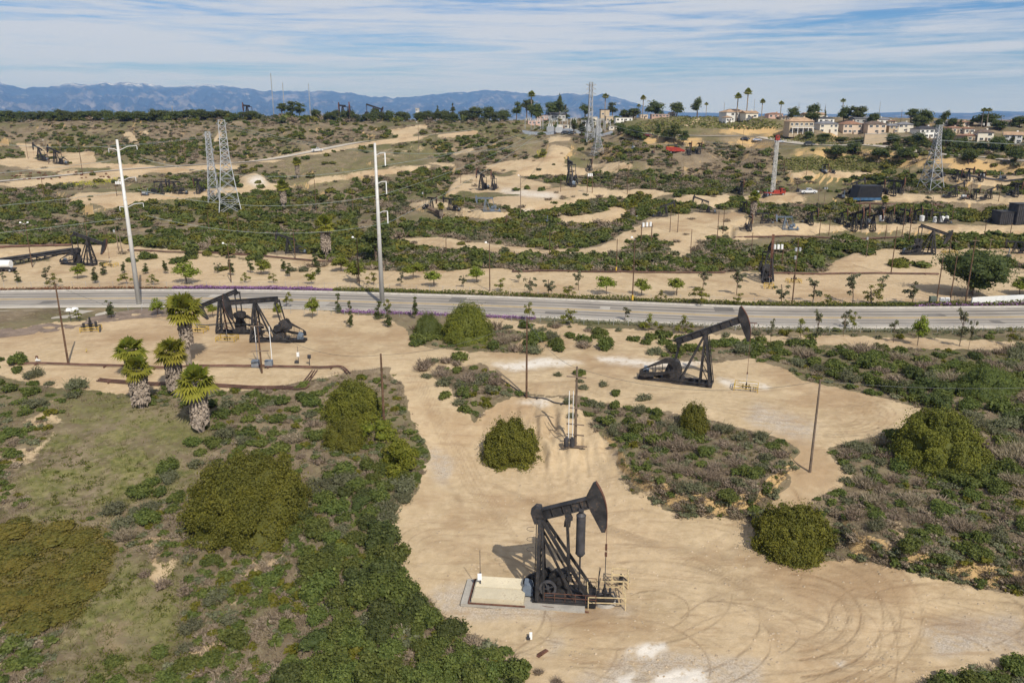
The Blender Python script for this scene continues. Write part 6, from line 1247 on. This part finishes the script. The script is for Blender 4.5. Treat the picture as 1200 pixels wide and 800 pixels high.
# ------------------------------------------------------------------ fences and barriers
def fence(name, d, x0, x1, step, h, mat, label, wires=(.4,.75,.98), wr=.012, r=.035):
    C = offs(RF, d); T0 = np.array([proj(q[0], q[1], ROADZ)[0] for q in C]); C = C[(T0 > x0) & (T0 < x1)]; s = np.r_[0, np.cumsum(np.hypot(*np.diff(C, axis=0).T))]; k = np.arange(0, s[-1], step)
    X, Y = np.interp(k, s, C[:,0]), np.interp(k, s, C[:,1]); root = empty(name, (X[0], Y[0], 0)); z = H(X, Y); post = None
    pm = MB().tube((0,0,-.2),(0,0,h),r,None,6); 
    for i, (x, y, zz) in enumerate(zip(X, Y, z)):
        if i == 0: post = pm.build('post', mat, root); post.location = (0,0,zz)
        else: o = post.copy(); COL.objects.link(o); o.location = (x-X[0], y-Y[0], zz)
    w = MB()
    for f in wires: w.path([(x-X[0], y-Y[0], zz+h*f) for x, y, zz in zip(X, Y, z)], wr, 4)
    w.build('wire', mat, root); tag(root, label, 'fence')
fence('wire_fence', -12.2, 150, 1250, 2.9, 1.5, MT['galv'], 'wire fence on thin posts along the near side of the road')
fence('wire_fence', 12.6, -30, 1130, 3.2, 1.3, MT['galv'], 'wire fence on thin posts beyond the road')
fence('guard_cable', -8.9, 180, 640, 4, .7, MT['concrete'], 'low rail on short posts along the near shoulder', (.55,.85), .05, .08)
wl = [P1(1138,357), P1(1168,355), P1(1215,353)]; mb = MB()
for i in range(2): mb.bar((wl[i][0],wl[i][1],wl[i][2]+.75),(wl[i+1][0],wl[i+1][1],wl[i+1][2]+.75),.3,1.7)
tag(mb.build('white_wall', MT['white']), 'low white wall beyond the road at the right edge', 'wall')
def mesh_fence(pix, h, label):
    P = [P1(*q) for q in pix]; root = empty('mesh_fence', tuple(P[0])); o = Vector(P[0]); pn = MB(); 
    for i in range(len(P)-1):
        a, c = Vector(P[i])-o, Vector(P[i+1])-o; n = max(2, int((c-a).length/2.4))
        for k in range(n): MB().tube(a.lerp(c, k/n), a.lerp(c, k/n)+Vector((0,0,h)), .05, None, 6).build('post', MT['dgrey'], root)
        for k in range(int((c-a).length/.45)): pn.bar(a.lerp(c, k*.45/(c-a).length)+Vector((0,0,.05)), a.lerp(c, k*.45/(c-a).length)+Vector((0,0,h)), .03)
        for z in (.1, h*.5, h): pn.bar(a+Vector((0,0,z)), c+Vector((0,0,z)), .05)
    pn.build('mesh', MT['dgrey'], root); tag(root, label, 'fence')
mesh_fence([(1118,352),(1136,350),(1150,348)], 1.8, 'dark mesh fence behind the wooden poles by the white wall'); mesh_fence([(1172,320),(1215,320)], 2.4, 'dark tall mesh fence beside the dark pumpjack at the right edge')
e = empty('utility_cabinet', P1(1092,357)); MB().box((0,0,.95),(1.3,.8,1.9)).build('case', surf('green_cabinet', (.10,.12,.09), .6), e); MB().box((.0,-.42,.95),(1.1,.05,1.6)).build('door', surf('green_cabinet_door', (.12,.14,.11), .6), e); tag(e, 'grey green utility cabinet at the foot of the poles', 'cabinet')
for px, lab in ((1103,'white cabinet beside the green one by the road'),(1109,'tall pale cabinet between two poles by the road')):
    e = empty('utility_cabinet', P1(px,357)); MB().box((0,0,.8),(.9,.6,1.6)).build('case', MT['white'], e); MB().box((0,-.32,.8),(.7,.04,1.3)).build('door', MT['galv'], e); tag(e, lab, 'cabinet')
for px, py, lab in ((83,366,'left one of two white floodlights on the mulch bed'),(90,365,'right one of two white floodlights on the mulch bed')):
    e = empty('floodlight', P1(px, py+10)); MB().tube((0,0,0),(0,0,2.0),.05).build('stand', MT['dgrey'], e); MB().prism([(-.5,2.0),(.5,2.1),(.45,2.5),(-.4,2.6)], -.35, .35).build('head', MT['white'], e); tag(e, lab, 'floodlight', 'white floodlights')
p = P1(100,412); tag(MB().tube((p[0]-.6,p[1]+1.5,p[2]),(p[0]+.4,p[1]-.4,p[2]+.25),.1,None,8).build('yellow_bollard', MT['wood_y']), 'fallen yellow stake beside the left wooden pole', 'stake')
p = P1(44,424); e = empty('valve', p); MB().tube((-.3,0,.3),(.5,0,.3),.14).tube((0,0,.3),(0,0,.8),.1).build('body', MT['white'], e); MB().tube((0,-.05,.85),(0,.05,.85),.26,None,12).build('handwheel', MT['rust'], e); tag(e, 'small pale valve on the pipeline at the far left', 'valve')
p = P1(766,262); 
tag(MB().bar(P1(862,382)+(0,0,.9), P1(887,384)+(0,0,.9), .14).bar(P1(866,384), P1(866,382)+(0,0,.9), .1).bar(P1(884,386), P1(884,384)+(0,0,.9), .1).build('yellow_barrier', MT['rust']), 'short rusty pipe barrier behind the middle pumpjack', 'barrier')
# ------------------------------------------------------------------ houses
HM = dict(cream=surf('cream_stucco', (.66,.60,.49), .9, 0, .05, .3), white=surf('white_stucco', (.74,.72,.67), .9, 0, .04, .3), peach=surf('peach_stucco', (.60,.47,.35), .9, 0, .05, .3), tan=surf('tan_stucco', (.48,.38,.26), .9, 0, .06, .3), grey=surf('grey_stucco', (.45,.44,.42), .9, 0, .05, .3), pink=surf('pink_stucco', (.55,.36,.29), .9, 0, .05, .3))
HR = dict(terra=surf('terracotta_tiles', (.25,.135,.085), .9, 0, .2, .6), brown=surf('brown_shingles', (.13,.095,.075), .95, 0, .2, .5), grey=surf('grey_shingles', (.17,.17,.18), .95, 0, .2, .5), tanr=surf('tan_tiles', (.36,.24,.15), .9, 0, .2, .5), dark=surf('dark_roofing', (.05,.05,.055), .9, 0, .2, .5), pale=surf('pale_roofing', (.50,.46,.40), .9, 0, .1, .3))
FRM = surf('white_window_frame', (.75,.74,.70), .6)
def house(px, py, wpx, hpx, wall, roof, label, storeys=2, kind='hip', yaw=0.0, balcony=False, depth=10, sink=.6, seed=0):
    p = P1(px, py); s = ppm(p); W_h = wpx/s*.93; Ht = hpx/s*.97; rg = random.Random(seed+int(px)); name = 'house' if kind != 'flat' else 'low_building'
    root = empty(name, (p[0], p[1]+depth*.5, p[2]-sink), yaw); rh = {'hip':.24,'gable':.28,'flat':.06}[kind]*Ht; eh = Ht-rh+sink; D = depth; x, y = W_h/2, D/2
    MB().box((0,0,eh/2-.6),(W_h,D,eh+1.2)).build('wall', HM[wall], root)
    o = .55
    r = MB(); z0, z1 = eh+.003, eh+rh
    if kind == 'hip':
        k = min(x, y)*.85; r.add([(-x-o,-y-o,z0),(x+o,-y-o,z0),(x+o,y+o,z0),(-x-o,y+o,z0),(-x-o+k,0,z1),(x+o-k,0,z1)], [(0,1,5,4),(1,2,5),(2,3,4,5),(3,0,4),(3,2,1,0)])
    elif kind == 'gable':
        r.add([(-x-o,-y-o,z0),(x+o,-y-o,z0),(x+o,y+o,z0),(-x-o,y+o,z0),(-x-o,0,z1),(x+o,0,z1)], [(0,1,5,4),(2,3,4,5),(1,2,5),(3,0,4),(3,2,1,0)])
    else: r.box((0,0,eh+rh/2),(W_h+.5,D+.5,rh))
    rf = r.build('roof', HR[roof], root)
    if kind != 'flat': MB().box((x*.45,1.0,eh+rh*.75),(.9,.7,rh*.9+.6)).build('chimney', HM[wall], rf)
    n = max(2, int(W_h/2.9)); sh = (eh-sink)/storeys
    for st in range(storeys):
        for i in range(n):
            if rg.random() < .12: continue
            cx = -x+W_h*(i+.5)/n; cz = sink+sh*(st+.56); ww = min(1.7, W_h/n*.6)*rg.choice((.8,1,1.15)); wh = min(1.35, sh*.5)
            f = MB()
            for a, c2, dd in (((0,wh/2),(ww+.16,.1),0),((0,-wh/2),(ww+.24,.12),0),((-ww/2,0),(.1,wh),0),((ww/2,0),(.1,wh),0),((0,0),(.06,wh),0)): f.box((cx+a[0], -y-.05, cz+a[1]), (c2[0], .12, c2[1]))
            w = f.build('window', FRM, root); MB().box((cx,-y-.02,cz),(ww-.02,.05,wh-.02)).build('pane', MT['glass'], w)
    if balcony:
        b = MB().box((0,-y-1.4,sink+sh*.98),(W_h*.9,2.8,.2)); [b.box((xx,-y-2.7,sink+sh*.49),(.25,.25,sh)) for xx in np.linspace(-W_h*.43, W_h*.43, 5)]; b.build('balcony', MT['white'], root)
        rl = MB(); [rl.bar((xx,-y-2.75,sink+sh),(xx,-y-2.75,sink+sh+1),.06) for xx in np.linspace(-W_h*.45, W_h*.45, 30)]; rl.bar((-W_h*.45,-y-2.75,sink+sh+1),(W_h*.45,-y-2.75,sink+sh+1),.09); rl.build('railing', MT['skyblue'], root)
    else:
        d = MB().box((x*.1,-y-.04,sink+1.05),(1.1,.1,2.1)).build('door', HR['brown'], root); MB().box((x*.1+.4,-y-.12,sink+1.0),(.12,.08,.12)).build('handle', MT['galv'], d)
    tag(root, label, 'house' if kind != 'flat' else 'building', 'houses along the right ridge' if px > 600 else None)
house(938,157,31,19,'tan','tanr','two storey tan house with long balcony and pale blue railing',2,'hip',.05,True,9)
house(970,156,24,14,'cream','grey','cream two storey house with grey roof right of the balcony house',2,'hip',.1)
house(998,157,24,15,'peach','terra','peach two storey house with terracotta roof',2,'hip',.05)
house(1027,157,23,15,'peach','brown','peach house with brown roof above the tall retaining wall',2,'hip',.0)
house(1047,156,12,11,'tan','grey','narrow tan house with grey roof beside the peach house',2,'hip',.0)
house(1062,155,18,12,'cream','grey','cream house with pale grey roof behind dark trees',2,'hip',-.1)
house(1087,162,26,14,'white','dark','white two storey house with dark roof behind the right pylon',2,'hip',.15)
house(1121,156,16,8,'peach','terra','low house with terracotta roof right of the right pylon',1,'hip',.1)
house(1137,157,12,8,'cream','terra','small cream house with terracotta roof among trees',1,'hip',-.1)
house(1138,166,18,9,'tan','terra','terracotta roofed house just above the green trees at the right',1,'hip',.2)
house(1157,166,18,14,'cream','brown','cream house with brown hip roof and a tall end wall',2,'hip',-.25)
house(1192,168,20,13,'white','tanr','white gabled house at the right edge',2,'gable',-.5)
house(1132,148,18,6,'peach','terra','far low peach house on the skyline behind the terracotta roofs',1,'hip',0)
house(1160,148,20,7,'grey','brown','far grey house with brown roof on the skyline',1,'gable',.1)
house(1185,149,24,8,'cream','brown','far cream house with brown gable at the skyline right',1,'gable',-.1)
house(1110,147,14,6,'white','grey','far white house with grey roof half hidden by trees',1,'hip',.1)
house(861,143,28,15,'white','tanr','large white house with tan roof on the green hilltop',2,'hip',.2,False,11)
house(853,144,8,8,'white','tanr','small white wing left of the large hilltop house',1,'hip',.2,False,6)
house(880,140,16,10,'cream','tanr','cream house with steep roof right of the large hilltop house',1,'gable',.1)
house(909,139,18,7,'pink','terra','low pinkish house with terracotta roof by the slender palm',1,'hip',0)
house(921,141,12,5,'tan','brown','low tan house with brown roof left of the dark round tree',1,'hip',0)
house(955,141,26,9,'cream','tanr','cream gabled house behind the balcony house',1,'gable',.2)
house(968,145,20,8,'white','dark','white house with dark roof between two cream houses',1,'hip',.0)
house(1012,145,22,8,'grey','grey','grey roofed house behind the peach houses',1,'gable',0)
house(1032,146,22,8,'white','grey','white house with grey roof below the skyline trees',1,'gable',.1)
house(1046,146,10,5,'cream','terra','tiny cream house in the gap between skyline trees',1,'hip',.1)
house(735,136,11,6,'peach','tanr','first of the row of flat peach buildings on the skyline',1,'flat',0,False,8)
house(742,135.5,9,5,'cream','pale','flat cream building between two peach ones on the skyline',1,'flat',0,False,8)
house(755,135.5,9,5,'peach','pale','flat peach building right of the flat cream one',1,'flat',0,False,8)
house(774,135.5,22,4,'pink','pale','long low pink building on the skyline left of the green hill',1,'flat',0,False,8)
house(788,135.5,8,5,'cream','tanr','small cream building at the end of the skyline row',1,'hip',0,False,8)
house(653,137,19,9,'grey','dark','building with a large dark roof above the substation',1,'gable',.1,False,14)
house(636,136,14,7,'pink','terra','pink building beside the dark roofed one above the substation',1,'flat',0,False,9)
house(709,137,11,11,'tan','dark','tan building with dark top right of the tallest pylon',1,'flat',0,False,9)
house(489,135,4,14,'white','pale','narrow white tower block far off on the skyline',4,'flat',0,False,6)
house(331,137,9,4,'white','pale','small white hut beneath the radio masts',1,'flat',0,False,5)
house(30,138,6,3,'white','pale','small white hut on the left ridge',1,'flat',0,False,5)
# retaining wall
p = P1(1026,170); s = ppm(p); rw = empty('retaining_wall', (p[0], p[1]+.5, p[2]-.5), .05); MB().box((0,0,3.2),(28/s,1.0,7.2)).build('wall', HM['tan'], rw); MB().box((0,-.05,6.9),(28.6/s,1.25,.3)).build('coping', MT['concrete'], rw); tag(rw, 'tall tan retaining wall under the peach brown roofed house', 'wall')
# ------------------------------------------------------------------ substation
def sub(px, py, wpx, hpx, wall, roof, label, D=8): house(px, py, wpx, hpx, wall, roof, label, 1, 'flat', 0.05, False, D)
sub(731,143,21,5,'white','pale','long white control building at the right of the substation'); sub(714,145,9,9,'tan','pale','tan block building behind the substation'); sub(626,147,16,6,'pink','pale','low pink substation building at the left'); sub(660,151,14,5,'cream','pale','cream switch house in the middle of the substation',5); sub(671,152,6,5,'white','pale','small white switch cabinet right of the cream switch house',4); sub(693,146,14,9,'cream','pale','cream substation hall behind the pylons'); sub(720,152,14,4,'cream','pale','low cream building below the control building',5)
a, c = P1(612,156), P1(718,157); wm = MB()
for i in range(10):
    q0, q1 = Vector(a).lerp(Vector(c), i/10), Vector(a).lerp(Vector(c), (i+1)/10); wm.bar((q0.x,q0.y,float(H(q0.x,q0.y))+.9),(q1.x,q1.y,float(H(q1.x,q1.y))+.9),.3,2.2)
tag(wm.build('perimeter_wall', surf('blue_grey_wall', (.32,.35,.40), .8)), 'blue grey perimeter wall in front of the substation', 'wall')
gp = None
for k, (px, py, top) in enumerate([(619,152,138),(630,152,139),(640,151,136),(650,153,140),(662,150,139),(672,151,138),(684,152,141),(704,152,139),(712,154,142)]):
    p = P1(px, py); h = height_to(p, top)
    if gp is None:
        gp = empty('switchgear_frame'); 
        for x in (-2.2, 2.2):
            l = MB()
            for sx in (-.3,.3): l.bar((x+sx,0,0),(x+sx*.5,0,8),.16)
            for i in range(6): l.bar((x-.3,0,i*1.3),(x+.3,0,i*1.3+1.2),.09)
            l.build('leg', MT['galv'], gp)
        b_ = MB().bar((-2.4,0,7.4),(2.4,0,7.4),.2).bar((-2.4,0,8),(2.4,0,8),.2); [b_.bar((-2.4+.8*i,0,7.4),(-2+.8*i,0,8),.09) for i in range(6)]; b_.build('beam', MT['galv'], gp)
        for x in (-1.4,0,1.4): MB().tube((x,0,6.2),(x,0,7.3),.16,None,8).build('insulator', MT['white'], gp)
        remember(gp); o = gp
    else: o = copy_tree(gp)
    place(o, p, .2*(k % 3)-.2, h/8); queue(o, 'grey switchgear frame with insulators', 'switchgear', 'substation switchgear frames', (px, (py+top)/2))
tp = None
for k, (px, py) in enumerate([(645,155),(655,156),(688,155),(701,157)]):
    p = P1(px, py)
    if tp is None:
        tp = empty('power_transformer'); MB().box((0,0,1.7),(3.4,2.2,3)).build('tank', MT['galv'], tp)
        for sx in (-1.95,1.95): f = MB(); [f.box((sx,-.9+.36*i,1.7),(.35,.12,2.3)) for i in range(6)]; f.build('radiator', MT['galv'], tp)
        for x in (-1,0,1): MB().tube((x,0,3.2),(x,0,4.6),.18,.1,8).build('bushing', MT['white'], tp)
        remember(tp); o = tp
    else: o = copy_tree(tp)
    place(o, p, 0, 1.2); queue(o, 'grey power transformer with bushings', 'transformer', 'substation transformers', (px, py-3))
# ------------------------------------------------------------------ vehicles
def wheels(root, xs, y, r):
    for x in xs:
        for s in (-1, 1):
            t = MB().tube((x,s*(y-.12),r),(x,s*(y+.1),r),r,None,14).build('wheel', MT['rubber'], root); MB().tube((x,s*(y+.1),r),(x,s*(y+.13),r),r*.55,None,10).build('rim', MT['galv'], t)
def car(px, py, yaw, col, label, kind='sedan', s=1.0, lift=.55):
    p = P1(px, py); name = {'sedan':'parked_car','pickup':'pickup_truck','suv':'parked_car'}[kind]; root = empty(name, (p[0], p[1], p[2]+lift), yaw, s); m = surf('car_paint', col, .35, .1, .05, 1, None, 0, .5)
    if kind == 'pickup':
        MB().prism([(-2.7,.45),(2.7,.45),(2.75,.95),(2.6,1.12),(1.2,1.15),(.7,1.15),(-.6,1.15),(-.62,1.2),(-2.7,1.2)], -.92, .92).build('body', m, root)
        c = MB().prism([(-.6,1.153),(1.3,1.153),(.75,1.8),(-.4,1.85)], -.8, .8).build('cab', m, root); MB().prism([(-.45,1.25),(1.08,1.25),(.68,1.72),(-.33,1.74)], -.82, .82).build('window', MT['glass'], c)
        MB().box((-1.65,0,1.21),(1.9,1.6,.03)).build('load_bed', MT['dgrey'], root); wheels(root, (-1.75, 1.75), .85, .40)
    else:
        MB().prism([(-2.2,.35),(2.2,.35),(2.25,.75),(1.9,.95),(.9,1.0),(-1.6,1.02),(-2.2,.95)], -.88, .88).build('body', m, root); hh = 1.72 if kind == 'suv' else 1.45
        c = MB().prism([(-1.9 if kind == 'suv' else -1.5,1.003),(1.15,1.003),(.45,hh),(-1.1,hh)], -.76, .76).build('cab', m, root); MB().prism([(-1.45 if kind == 'suv' else -1.2,1.06),(.95,1.06),(.38,hh-.08),(-.98,hh-.08)], -.78, .78).build('window', MT['glass'], c)
        wheels(root, (-1.4, 1.4), .82, .34)
    for s_ in (-.6, .6): MB().box(((2.72 if kind == 'pickup' else 2.2),s_,.78),(.12,.32,.16)).build('headlight', MT['white'], root)
    tag(root, label, 'car' if kind != 'pickup' else 'truck', 'vehicles on the far roads')
car(873,165,-.1,(.03,.035,.05),'dark car on the right hill road, left of the others','sedan',1.15); car(887,166.4,-.12,(.45,.47,.55),'pale silver car following the dark one on the hill road','sedan',1.15); car(913,168.5,-.15,(.50,.52,.56),'silver van like car just right of the drilling mast','suv',1.15); car(948,171.5,-.15,(.02,.02,.025),'black car below the balcony house','suv',1.2)
car(372,178.5,.25,(.72,.72,.72),'white truck on the left hillside road','pickup',1.3); car(947,227,.05,(.75,.75,.75),'white pickup on the dirt pad right of the drilling rig','pickup',1.25,.0)
car(662,157,0,(.03,.035,.05),'dark car in front of the substation wall','suv',1.2,.1); car(670,157.5,.1,(.04,.05,.09),'dark blue car at the right end of the substation wall','sedan',1.2,.1); car(758,161,.1,(.15,.03,.03),'dark red car below the green hill','sedan',1.2)
# drilling rig: white mast on a red truck
p = P1(905,229); h = height_to(p, 161); rg2 = empty('drilling_rig', tuple(p), .1); ms = MB(); w0 = .6
for sx in (-w0, w0):
    for sy in (-.6, .6): ms.bar((sx,sy,1.2),(sx*.8,sy*.8,h-1),.24)
nn = 14
for i in range(nn):
    z0, z1 = 1.2+(h-2.2)*i/nn, 1.2+(h-2.2)*(i+1)/nn; s0 = 1 if i % 2 else -1
    for sy in (-.55,.55): ms.bar((-w0*s0*.92,sy,z0),(w0*s0*.88,sy,z1),.14); ms.bar((-w0*.9,sy,z1),(w0*.9,sy,z1),.12)
ms.build('mast', MT['steelpole'], rg2); cb = MB().box((0,0,h-.7),(1.6,1.4,.9)).prism([(-.9,h-.2),(.9,h-.2),(.6,h+.9),(-.6,h+.9)], -.5, .5).build('crown_block', MT['red'], rg2); MB().tube((0,-.62,h+.2),(0,-.56,h+.2),.45,None,12).build('pulley', MT['rust'], cb)
MB().box((.8,0,1.0),(8.5,2.4,.5)).box((1.5,0,1.7),(2.6,2.0,.95)).build('chassis', MT['red'], rg2); c = MB().prism([(3.3,1.26),(5.2,1.26),(5.2,2.0),(4.7,2.9),(3.3,2.9)], -1.15, 1.15).build('cab', MT['red'], rg2); MB().prism([(3.9,2.05),(5.0,2.05),(4.62,2.75),(3.9,2.75)], -1.17, 1.17).build('window', MT['glass'], c); wheels(rg2, (-2.4,-1.2,4.2), 1.1, .55); tag(rg2, 'white drilling mast with red top standing on a red truck', 'drilling rig')
# red tank trailer
p = P1(791,179.5); tt = empty('tank_trailer', tuple(p), -.05); MB().prism([(-5.2,1.2),(5.2,.9),(5.4,1.6),(2.5,2.9),(-1.0,3.5),(-5.2,3.6)], -1.4, 1.4).build('tank', MT['red'], tt); MB().prism([(-4.8,3.603),(-1.1,3.503),(-1.1,3.7),(-4.8,3.8)], -.5, .5).build('walkway', MT['yellow'], tt); MB().box((0,0,.85),(10,1.6,.3)).build('chassis', MT['dgrey'], tt); wheels(tt, (-3.8,-2.4,3.4), 1.15, .55); tag(tt, 'red wedge shaped tank trailer below the green hill', 'trailer')
# black sloped shed with blue skirt, dark tanks, white tanks
p = P1(1017,234); s = ppm(p); sh_ = empty('black_shed', tuple(p), .05); W2 = 25/s; MB().prism([(-W2/2,0),(W2/2,0),(W2/2,5.6),(-W2/2,5.6)], -2.5, 4.5).build('body', MT['black_tarp'], sh_); MB().prism([(-W2/2-1.8,.05),(-W2/2-.003,.05),(-W2/2-.003,5.5),(-W2/2-.5,5.5)], -2.4, 4.3).build('sloped_side', MT['black_tarp'], sh_); MB().box((-1.5,-2.6,.5),(W2+3,.18,1.0)).build('skirt_panel', surf('blue_panel', (.05,.12,.22), .6), sh_); tag(sh_, 'black tarpaulin covered shed with a blue base strip', 'shed')
for px, py, lab, sc in ((1196,262,'dark tall ribbed tank at the right edge',.72),(1177,262,'low dark sloped cover beside the tall dark tank',.4)):
    p = P1(px, py); e = empty('dark_tank', tuple(p), 0, 1); hh = 7.5*sc+1; MB().box((0,0,hh/2),(6.5,5,hh)).build('body', MT['dgrey'], e); f = MB(); [f.box((-3.1+.62*i,-2.56,hh/2),(.12,.12,hh-.1)) for i in range(11)]; f.build('rib', MT['black'], e); MB().box((0,0,hh+.1),(6.8,5.3,.2)).build('lid', MT['black'], e); tag(e, lab, 'tank', 'dark tanks')
for k, (px, py) in enumerate([(1080,259),(1095,260.5),(1104,260),(1109,259.5),(1033,259)]):
    p = P1(px, py); e = empty('white_tank', tuple(p)); r = .6 if k % 2 else .8; MB().tube((0,0,0),(0,0,1.7),r,None,14).tube((0,0,1.7),(0,0,1.9),r,r*.3,14).build('shell', MT['white'], e); MB().tube((0,0,1.9),(0,0,2.1),.15,None,8).build('hatch', MT['galv'], e); queue(e, 'small white tank', 'tank', 'small white tanks', (px, py))
for k, (px, py, lab) in enumerate([(8,318,'white tank on a dark trailer at the left edge')]):
    p = P1(px, py); e = empty('water_tank', tuple(p)); MB().tube((-1.4,0,2.0),(1.4,0,2.0),1.0,None,14).build('shell', MT['white'], e); MB().box((0,0,.75),(4.6,1.6,.35)).build('chassis', MT['black'], e); wheels(e, (-1.4, 1.4), .9, .45); tag(e, lab, 'tank')
for k, (px, py) in enumerate([(888,228),(897,231),(935,225),(966,203),(975,203),(1020,262),(745,258),(640,262),(590,262),(170,229),(1128,207),(1105,206),(1150,208),(1175,210),(1065,210),(742,175),(765,180),(985,232),(1130,233),(1180,305)]):
    p = P1(px, py); e = empty('pump_skid', tuple(p), k*.7); MB().box((0,0,.3),(3.4,1.5,.3)).build('skid', MT['dgrey'], e); MB().tube((-1.2,0,1.05),(.4,0,1.05),.55,None,12).build('vessel', MT['black' if k % 3 else 'galv'], e); MB().box((1.0,0,.95),(.8,.9,1.0)).tube((1.3,.2,1.4),(1.3,.2,3.2),.12,None,8).build('motor', MT['bluegrey' if k % 2 else 'rust'], e); queue(e, 'small skid mounted pump set', 'pump', 'skid mounted pump sets', (px, py-2))
# dead palm leaning and a rock outcrop
p = P1(520,254); tag(MB().path([(p[0]-6,p[1]+2,p[2]+3.2),(p[0]-3,p[1]+1,p[2]+2.0),(p[0],p[1],p[2]+.4)], .8, 8).build('fallen_palm_trunk', MT['bark']), 'fallen dark palm trunk beside the fan palm on the middle pad', 'trunk')
# ------------------------------------------------------------------ labels of repeats, from the nearest landmark
LM = [(650,650,'nearest pumpjack'),(810,410,'middle pumpjack'),(305,375,'pumpjack pair by the palms'),(236,475,'nearest fan palm'),(165,455,'leftmost fan palm'),(601,520,'single shrub below the bank'),(1116,520,'wide round shrub on the right'),(940,620,'round shrub by the lower pad'),(285,590,'broad round shrub'),(418,465,'round shrub at the junction'),(545,380,'rounded roadside shrub'),(674,475,'crossarm pole'),(949,500,'tall pole on the spur'),(618,420,'dark pole by the junction'),(60,670,'orange groundcover mat'),(460,690,'dense green thicket edge'),(80,380,'lone left wooden pole'),(152,260,'left steel pole'),(443,265,'middle steel pole'),(268,195,'broad left pylon'),(697,150,'substation pylons'),(1090,185,'right pylon'),(104,295,'left pumpjack by the pipe rack'),(1080,280,'pumpjack behind the round tree'),(1138,315,'large round tree'),(899,305,'pumpjack seen end on'),(905,195,'drilling mast'),(790,175,'red tank trailer'),(1017,228,'black shed'),(570,214,'twin pumpjacks in the middle'),(668,203,'pumpjack below the substation'),(741,315,'pole with yellow sleeve'),(861,136,'hilltop white house'),(938,148,'balcony house'),(334,120,'radio masts'),(489,128,'white tower block'),(60,180,'left hillside pumpjacks'),(197,220,'pumpjacks left of the pylons'),(780,245,'pumpjack on the central pad'),(1010,258,'row of end on pumpjacks'),(383,282,'fan palm beyond the road'),(1150,610,'dry slope at the right'),(820,550,'brushy mound'),(1000,420,'leafy bank on the right'),(650,395,'brush along the road'),(510,440,'brush patch at the junction'),(160,170,'pale cliff scar'),(1150,790,'dark shrub at the lower right corner')]
ORD = ['nearest','second nearest','third nearest','fourth nearest','fifth nearest','sixth nearest','seventh nearest','eighth nearest','ninth nearest','tenth nearest','eleventh nearest','twelfth nearest','thirteenth nearest','fourteenth nearest','fifteenth nearest','sixteenth nearest','seventeenth nearest','eighteenth nearest','nineteenth nearest','twentieth nearest']
bk = {}
for o, desc, cat, px in LABELQ:
    o['category'] = cat; d = [((px[0]-l[0])**2+((px[1]-l[1])*1.8)**2)**.5 for l in LM]; i = int(np.argmin(d)); l = LM[i]; dx, dy = px[0]-l[0], (px[1]-l[1])*1.8
    sec = ('right of' if dx > 0 else 'left of') if abs(dx) > abs(dy) else ('in front of' if dy > 0 else 'behind')
    bk.setdefault((desc, i, sec), []).append((d[i], o))
for (desc, i, sec), L in bk.items():
    L.sort(key=lambda q: q[0])
    for k, (_, o) in enumerate(L):
        o['label'] = f"{desc}, {sec} the {LM[i][2]}" if len(L) == 1 else (f"{desc}, {ORD[k]} {sec} the {LM[i][2]}" if k < len(ORD) else f"{desc}, far {sec} the {LM[i][2]}")
